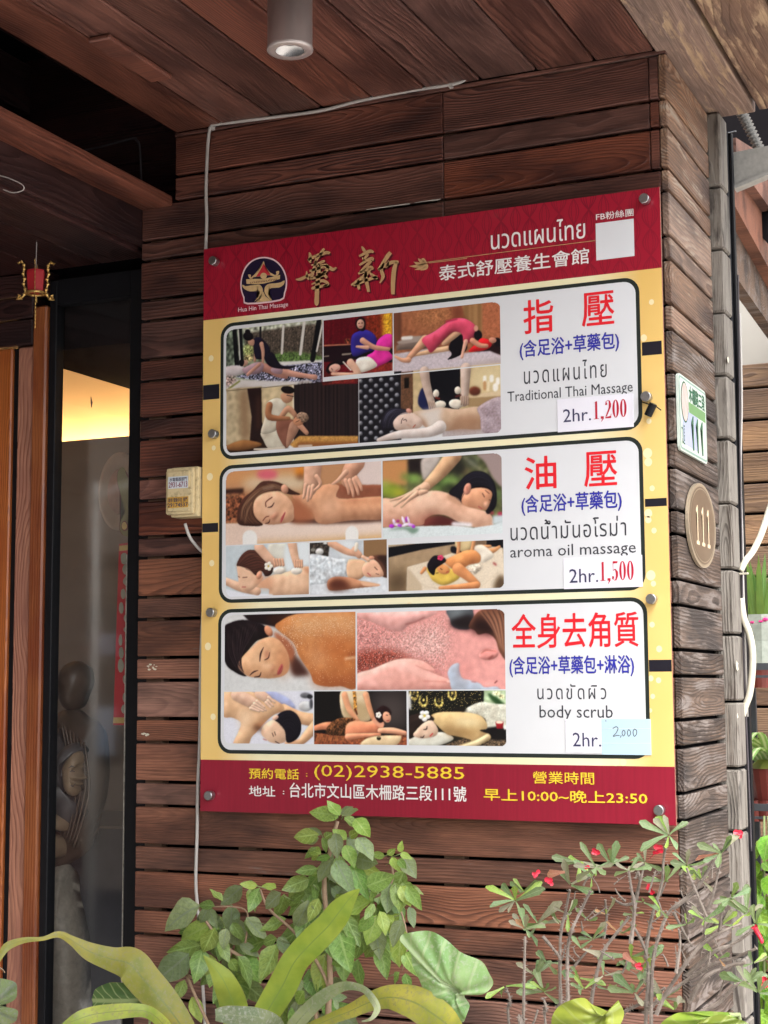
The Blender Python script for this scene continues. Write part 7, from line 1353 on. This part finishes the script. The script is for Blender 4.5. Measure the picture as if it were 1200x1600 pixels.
tips = [(210, 500, 9, 1.), (170, 385, 9, 1.1), (205, 350, 7, 1.), (395, 320, 4, 1.1), (430, 225, 7, 1.15), (500, 250, 8, 1.), (480, 290, 4, .9), (634, 262, 6, .9), (697, 228, 6, 1.), (795, 118, 9, 1.05), (868, 240, 7, .9), (1010, 190, 8, 1.1), (1050, 372, 7, 1.), (1012, 482, 6, .8), (486, 542, 7, .85), (262, 480, 8, 1.1), (285, 755, 8, .95), (252, 690, 6, .8), (128, 735, 3, 1.2),
        (642, 615, 6, 1.1), (682, 672, 6, 1.1), (655, 760, 5, 1.15), (775, 785, 6, 1.), (1112, 440, 7, 1.), (1112, 722, 7, 1.), (930, 300, 7, .85), (940, 462, 4, .8), (782, 308, 5, .8), (540, 440, 4, .7), (470, 468, 3, .8), (562, 238, 4, 1.), (385, 440, 4, .8), (430, 700, 5, .9), (440, 580, 3, .8), (530, 690, 3, .6), (1150, 480, 5, .9), (1160, 760, 5, 1.), (760, 420, 3, .8), (690, 390, 3, .7), (600, 520, 3, .7), (350, 480, 3, .8), (300, 640, 5, .8), (450, 745, 4, .8), (820, 830, 4, .9), (1000, 620, 3, .7), (870, 480, 3, .7), (1140, 640, 4, .8), (560, 750, 3, .7), (650, 440, 4, .6)]
cnt = 0
for (x, y, n, s) in tips:
    a0 = onY(*Zr(x, y), YE+random.uniform(-.06, .06)); ph = random.uniform(0, 6.28)
    for k in range(n):
        a = ph+k*2.4; el = random.uniform(.05, 1.0); d = Vector((math.cos(a)*math.cos(el), math.sin(a)*math.cos(el), math.sin(el)*random.choice((1, 1, 1, -.7)))); L = random.uniform(.030, .052)*s
        if d.y > .6: d.y *= -.4
        m_ = random.choice(['leaf_thorn']*6+['leaf_young']*2+['leaf_thorn_dull']*2+(['leaf_red'] if random.random() < .3 else ['leaf_thorn']))
        if cnt < 295: place_leaf(th, 'sp', m_, a0+d*.002, a0+d*L, random.uniform(.62, .92), random.uniform(-.6, .6)); cnt += 1
place_leaf(th, 'sp', 'leaf_red', onY(*Zr(372, 268), YE), onY(*Zr(300, 272), YE-.01), 1.4, 0); place_leaf(th, 'sp', 'leaf_red', onY(*Zr(655, 640), YE-.02), onY(*Zr(605, 600), YE-.03), 1.3, 0)
fl = bmesh.new()
for s in (0, 1):
    vs_ = [fl.verts.new((math.cos(t)*.0062+(.0045 if s else -.0045), -.0015*abs(math.sin(t)), math.sin(t)*.0062)) for t in (k*math.pi/4 for k in range(8))]; c = fl.verts.new((.002 if s else -.002, .0012, 0))
    for i in range(8): fl.faces.new((vs_[i], vs_[(i+1) % 8], c))
flm = mesh_from_bm('flower', fl); flm.materials.append(MT['petal'])
for (x, y, s) in ((258, 272, 1), (248, 280, .8), (306, 300, 1.1), (312, 312, .9), (500, 182, 1.1), (494, 190, .8), (752, 166, 1.2), (760, 182, 1.), (742, 188, .8), (712, 328, .8), (724, 342, 1.1), (728, 350, .7), (1078, 106, 1.1), (1088, 116, .9), (1060, 128, .5), (1190, 715, 1.3), (1182, 726, .9), (670, 645, .8), (676, 658, .8), (462, 248, .7), (1144, 490, .8)):
    o = obj('flower', flm, None, th); o.location = onY(*Zr(x, y), YE-.04)-th.location; s *= .66; o.scale = (s, s, s); o.rotation_euler = (random.uniform(-.5, .3), random.uniform(-1.5, 1.5), random.uniform(-.3, .7))
for a, b in (((742, 190), (715, 215)), ((1060, 128), (1040, 160))): stem(th, [q3(Zr, a, YE-.038), q3(Zr, b, YE-.03)], .0009, 'petal', 'flower_stalk', sides=5)
stem(th, [q3(Zr, (1146, 495), YE-.04), q3(Zr, (1160, 520), YE-.04), q3(Zr, (1175, 548), YE-.045), q3(Zr, (1172, 556), YE-.045)], .0045, 'petal', 'flower_bud', sides=7)
bpy.data.objects[th.children[-1].name].scale = (1, 1, 1)

# ---- plant shelf behind the column
YK = .95
def kp(px, py, y=YK): return onY(px, py, y)
sh = thing('plant_shelf', 'black metal two tier plant shelf behind the block column', 'shelf', tuple(kp(1190, 1400)))
MT['shelf_metal'] = plain('dark_shelf_metal', (.05, .052, .058), .5, var=.3)
sh.location.z = 0
for py in (1040, 1252, 1440):
    p0 = kp(1166, py); p1 = kp(1260, py); z = p0.z
    box('shelf_rail', p0.x, p1.x+.3, YK-.13, YK-.12, z-.012, z+.004, MT['shelf_metal'], sh); box('shelf_rail', p0.x, p1.x+.3, YK+.10, YK+.11, z-.012, z+.004, MT['shelf_metal'], sh)
    for k in range(9): box('shelf_wire', p0.x+.004+k*.055, p0.x+.009+k*.055, YK-.119, YK+.099, z-.006, z+.0, MT['shelf_metal'], sh)
    box('shelf_lip', p0.x, p1.x+.3, YK-.135, YK-.131, z-.03, z-.024, MT['shelf_metal'], sh)
for yy_ in (YK-.15, YK+.12): box('shelf_post', kp(1164, 1100).x-.012, kp(1164, 1100).x+.002, yy_, yy_+.014, 0, kp(1166, 1000).z, MT['shelf_metal'], sh)
MT['pot_red'] = plain('red_plastic_pot', (.17, .03, .022), .5, var=.2); MT['wrap'] = plain('clear_wrap', (.42, .45, .38), .3, var=.3, vscale=90); MT['pink'] = plain('pink_petal', (.60, .03, .20), .5, var=.2)
MT['aloe'] = leafmat('aloe_leaf', (.10, .22, .05), (.18, .32, .07), (.2, .34, .1), .4, vfreq=1, vs=0.); MT['spider'] = leafmat('spider_leaf', (.14, .24, .06), (.20, .31, .09), (.50, .54, .32), .45, vfreq=.5, midw=.12, vs=0)
def pot_at(px, py, r, h, name, lab, group=None, shelf_py=1040, y=YK, mat='pot_red'):
    p = kp(px, shelf_py, y); t = thing(name, lab, 'potted plant', (p.x, y, kp(1166, shelf_py).z+.005), group)
    obj('pot', lathe_me([(0, 0), (r*.75, 0), (r, h), (r*1.07, h), (r*1.07, h-.012), (r*.98, h-.012)][:4]+[(r*.9, h), (r*.86, h-.012), (0, h-.014)], 20), MT[mat], t, smooth=False); return t
def blades(par, n, base, L, w, spread, mat, y=None, arch=.0, jit=.02):
    for k in range(n):
        a = k*2.4+random.uniform(-.3, .3); sp2 = spread*random.uniform(.2, 1); ln = L*random.uniform(.7, 1.1); d = Vector((math.cos(a)*sp2, math.sin(a)*sp2, 1)).normalized(); b0 = Vector(base)+Vector((math.cos(a), math.sin(a), 0))*jit*random.random(); me_p = []
        nseg = 8; bm = bmesh.new(); uv = bm.loops.layers.uv.new('leaf'); side = d.cross(Vector((0, -1, .15))).normalized(); rows = []; hd = Vector((math.cos(a), math.sin(a), 0))
        for i in range(nseg+1):
            t = i/nseg; c = b0+d*ln*t*(1-.15*arch*t) + hd*arch*ln*t*t*.55 - Vector((0, 0, 1))*arch*ln*t*t*.75; wd = w*(math.sin(math.pi*min(1, .25+t*.75))**.8+.02); rows.append([(bm.verts.new(c+side*wd*s-Vector((0, 0, 1))*0), t, .5+.5*s) for s in (-1, 0, 1)])
        for A, B in zip(rows, rows[1:]):
            for j in (0, 1):
                v4 = [A[j], B[j], B[j+1], A[j+1]]; f = bm.faces.new([v[0] for v in v4]); f.smooth = True
                for lp_, v in zip(f.loops, v4): lp_[uv].uv = (v[1], v[2])
        obj('blade', bm, MT[mat], par)
al = pot_at(1190, 1030, .045, .075, 'aloe_pot', 'spiky green plant in a wrapped pot on the top shelf behind the column', y=YK)
blades(al, 16, (0, 0, .07), .19, .0085, .42, 'aloe')
obj('wrapping', lathe_me([(.050, .0), (.060, .05), (.066, .09), (.078, .115), (.074, .09), (.056, .04)], 14), MT['wrap'], al)
for k in range(14):
    o = obj('pink_flower', inst_mesh('sp', k % 3, 'leaf_red'), None, al) if False else obj('pink_flower', lathe_me([(0, .007), (.007, .003), (.008, 0), (0, -.005)], 6), MT['pink'], al)
    o.location = (-.055+.010*k, -.072+.02*random.random(), .075+.0035*k+random.uniform(-.004, .004))
for k, (px, sy) in enumerate(((1180, 1082), (1205, 1082))):
    pass
r1 = pot_at(1188, 1100, .040, .060, 'red_pot', 'small red pot hanging under the top shelf behind the column', shelf_py=1078, y=YK)
spd = pot_at(1205, 1240, .055, .075, 'spider_plant', 'variegated spider plant with arching striped leaves on the lower shelf', shelf_py=1252)
blades(spd, 34, (0, 0, .08), .30, .0085, 1.1, 'spider', arch=.9)
obj('moss_mound', lathe_me([(0, .10), (.03, .095), (.05, .075), (0, .07)], 10), MT['leaf_back'], spd)
for k, (px, c) in enumerate(((1180, 'red'), (1196, 'red'))):
    t = pot_at(px, 1290, .022, .05, 'nursery_pot', ('small red nursery pot under the lower shelf nearest the post', 'small red nursery pot second from the post under the lower shelf')[k], 'nursery pots under the shelf', shelf_py=1284, y=YK-.03)
lush = thing('lush_foliage', 'bright green leafy plant filling the lower right corner behind the column', 'plant', tuple(onY(1200, 1500, .80))); lush.location.z = 0
for k in range(120):
    x = random.uniform(1170, 1260); y = random.uniform(1300, 1640); ang = random.uniform(.4, 2.6); d = random.uniform(22, 44); yy_ = .80+random.uniform(-.12, .12)
    a = onY(x, y, yy_); b = onY(x+d*math.cos(ang), y+d*math.sin(ang), yy_-.02); place_leaf(lush, 'ov', 'leaf_back', a, b, random.uniform(1.2, 1.7), random.uniform(-.6, .6))
for k in range(5): stem(lush, [(lush.location.x+random.uniform(-.02, .1), .8, 0), (lush.location.x+random.uniform(-.02, .1), .8, .6), (lush.location.x+random.uniform(-.02, .15), .8, 1.2)], .005, 'stem_green')
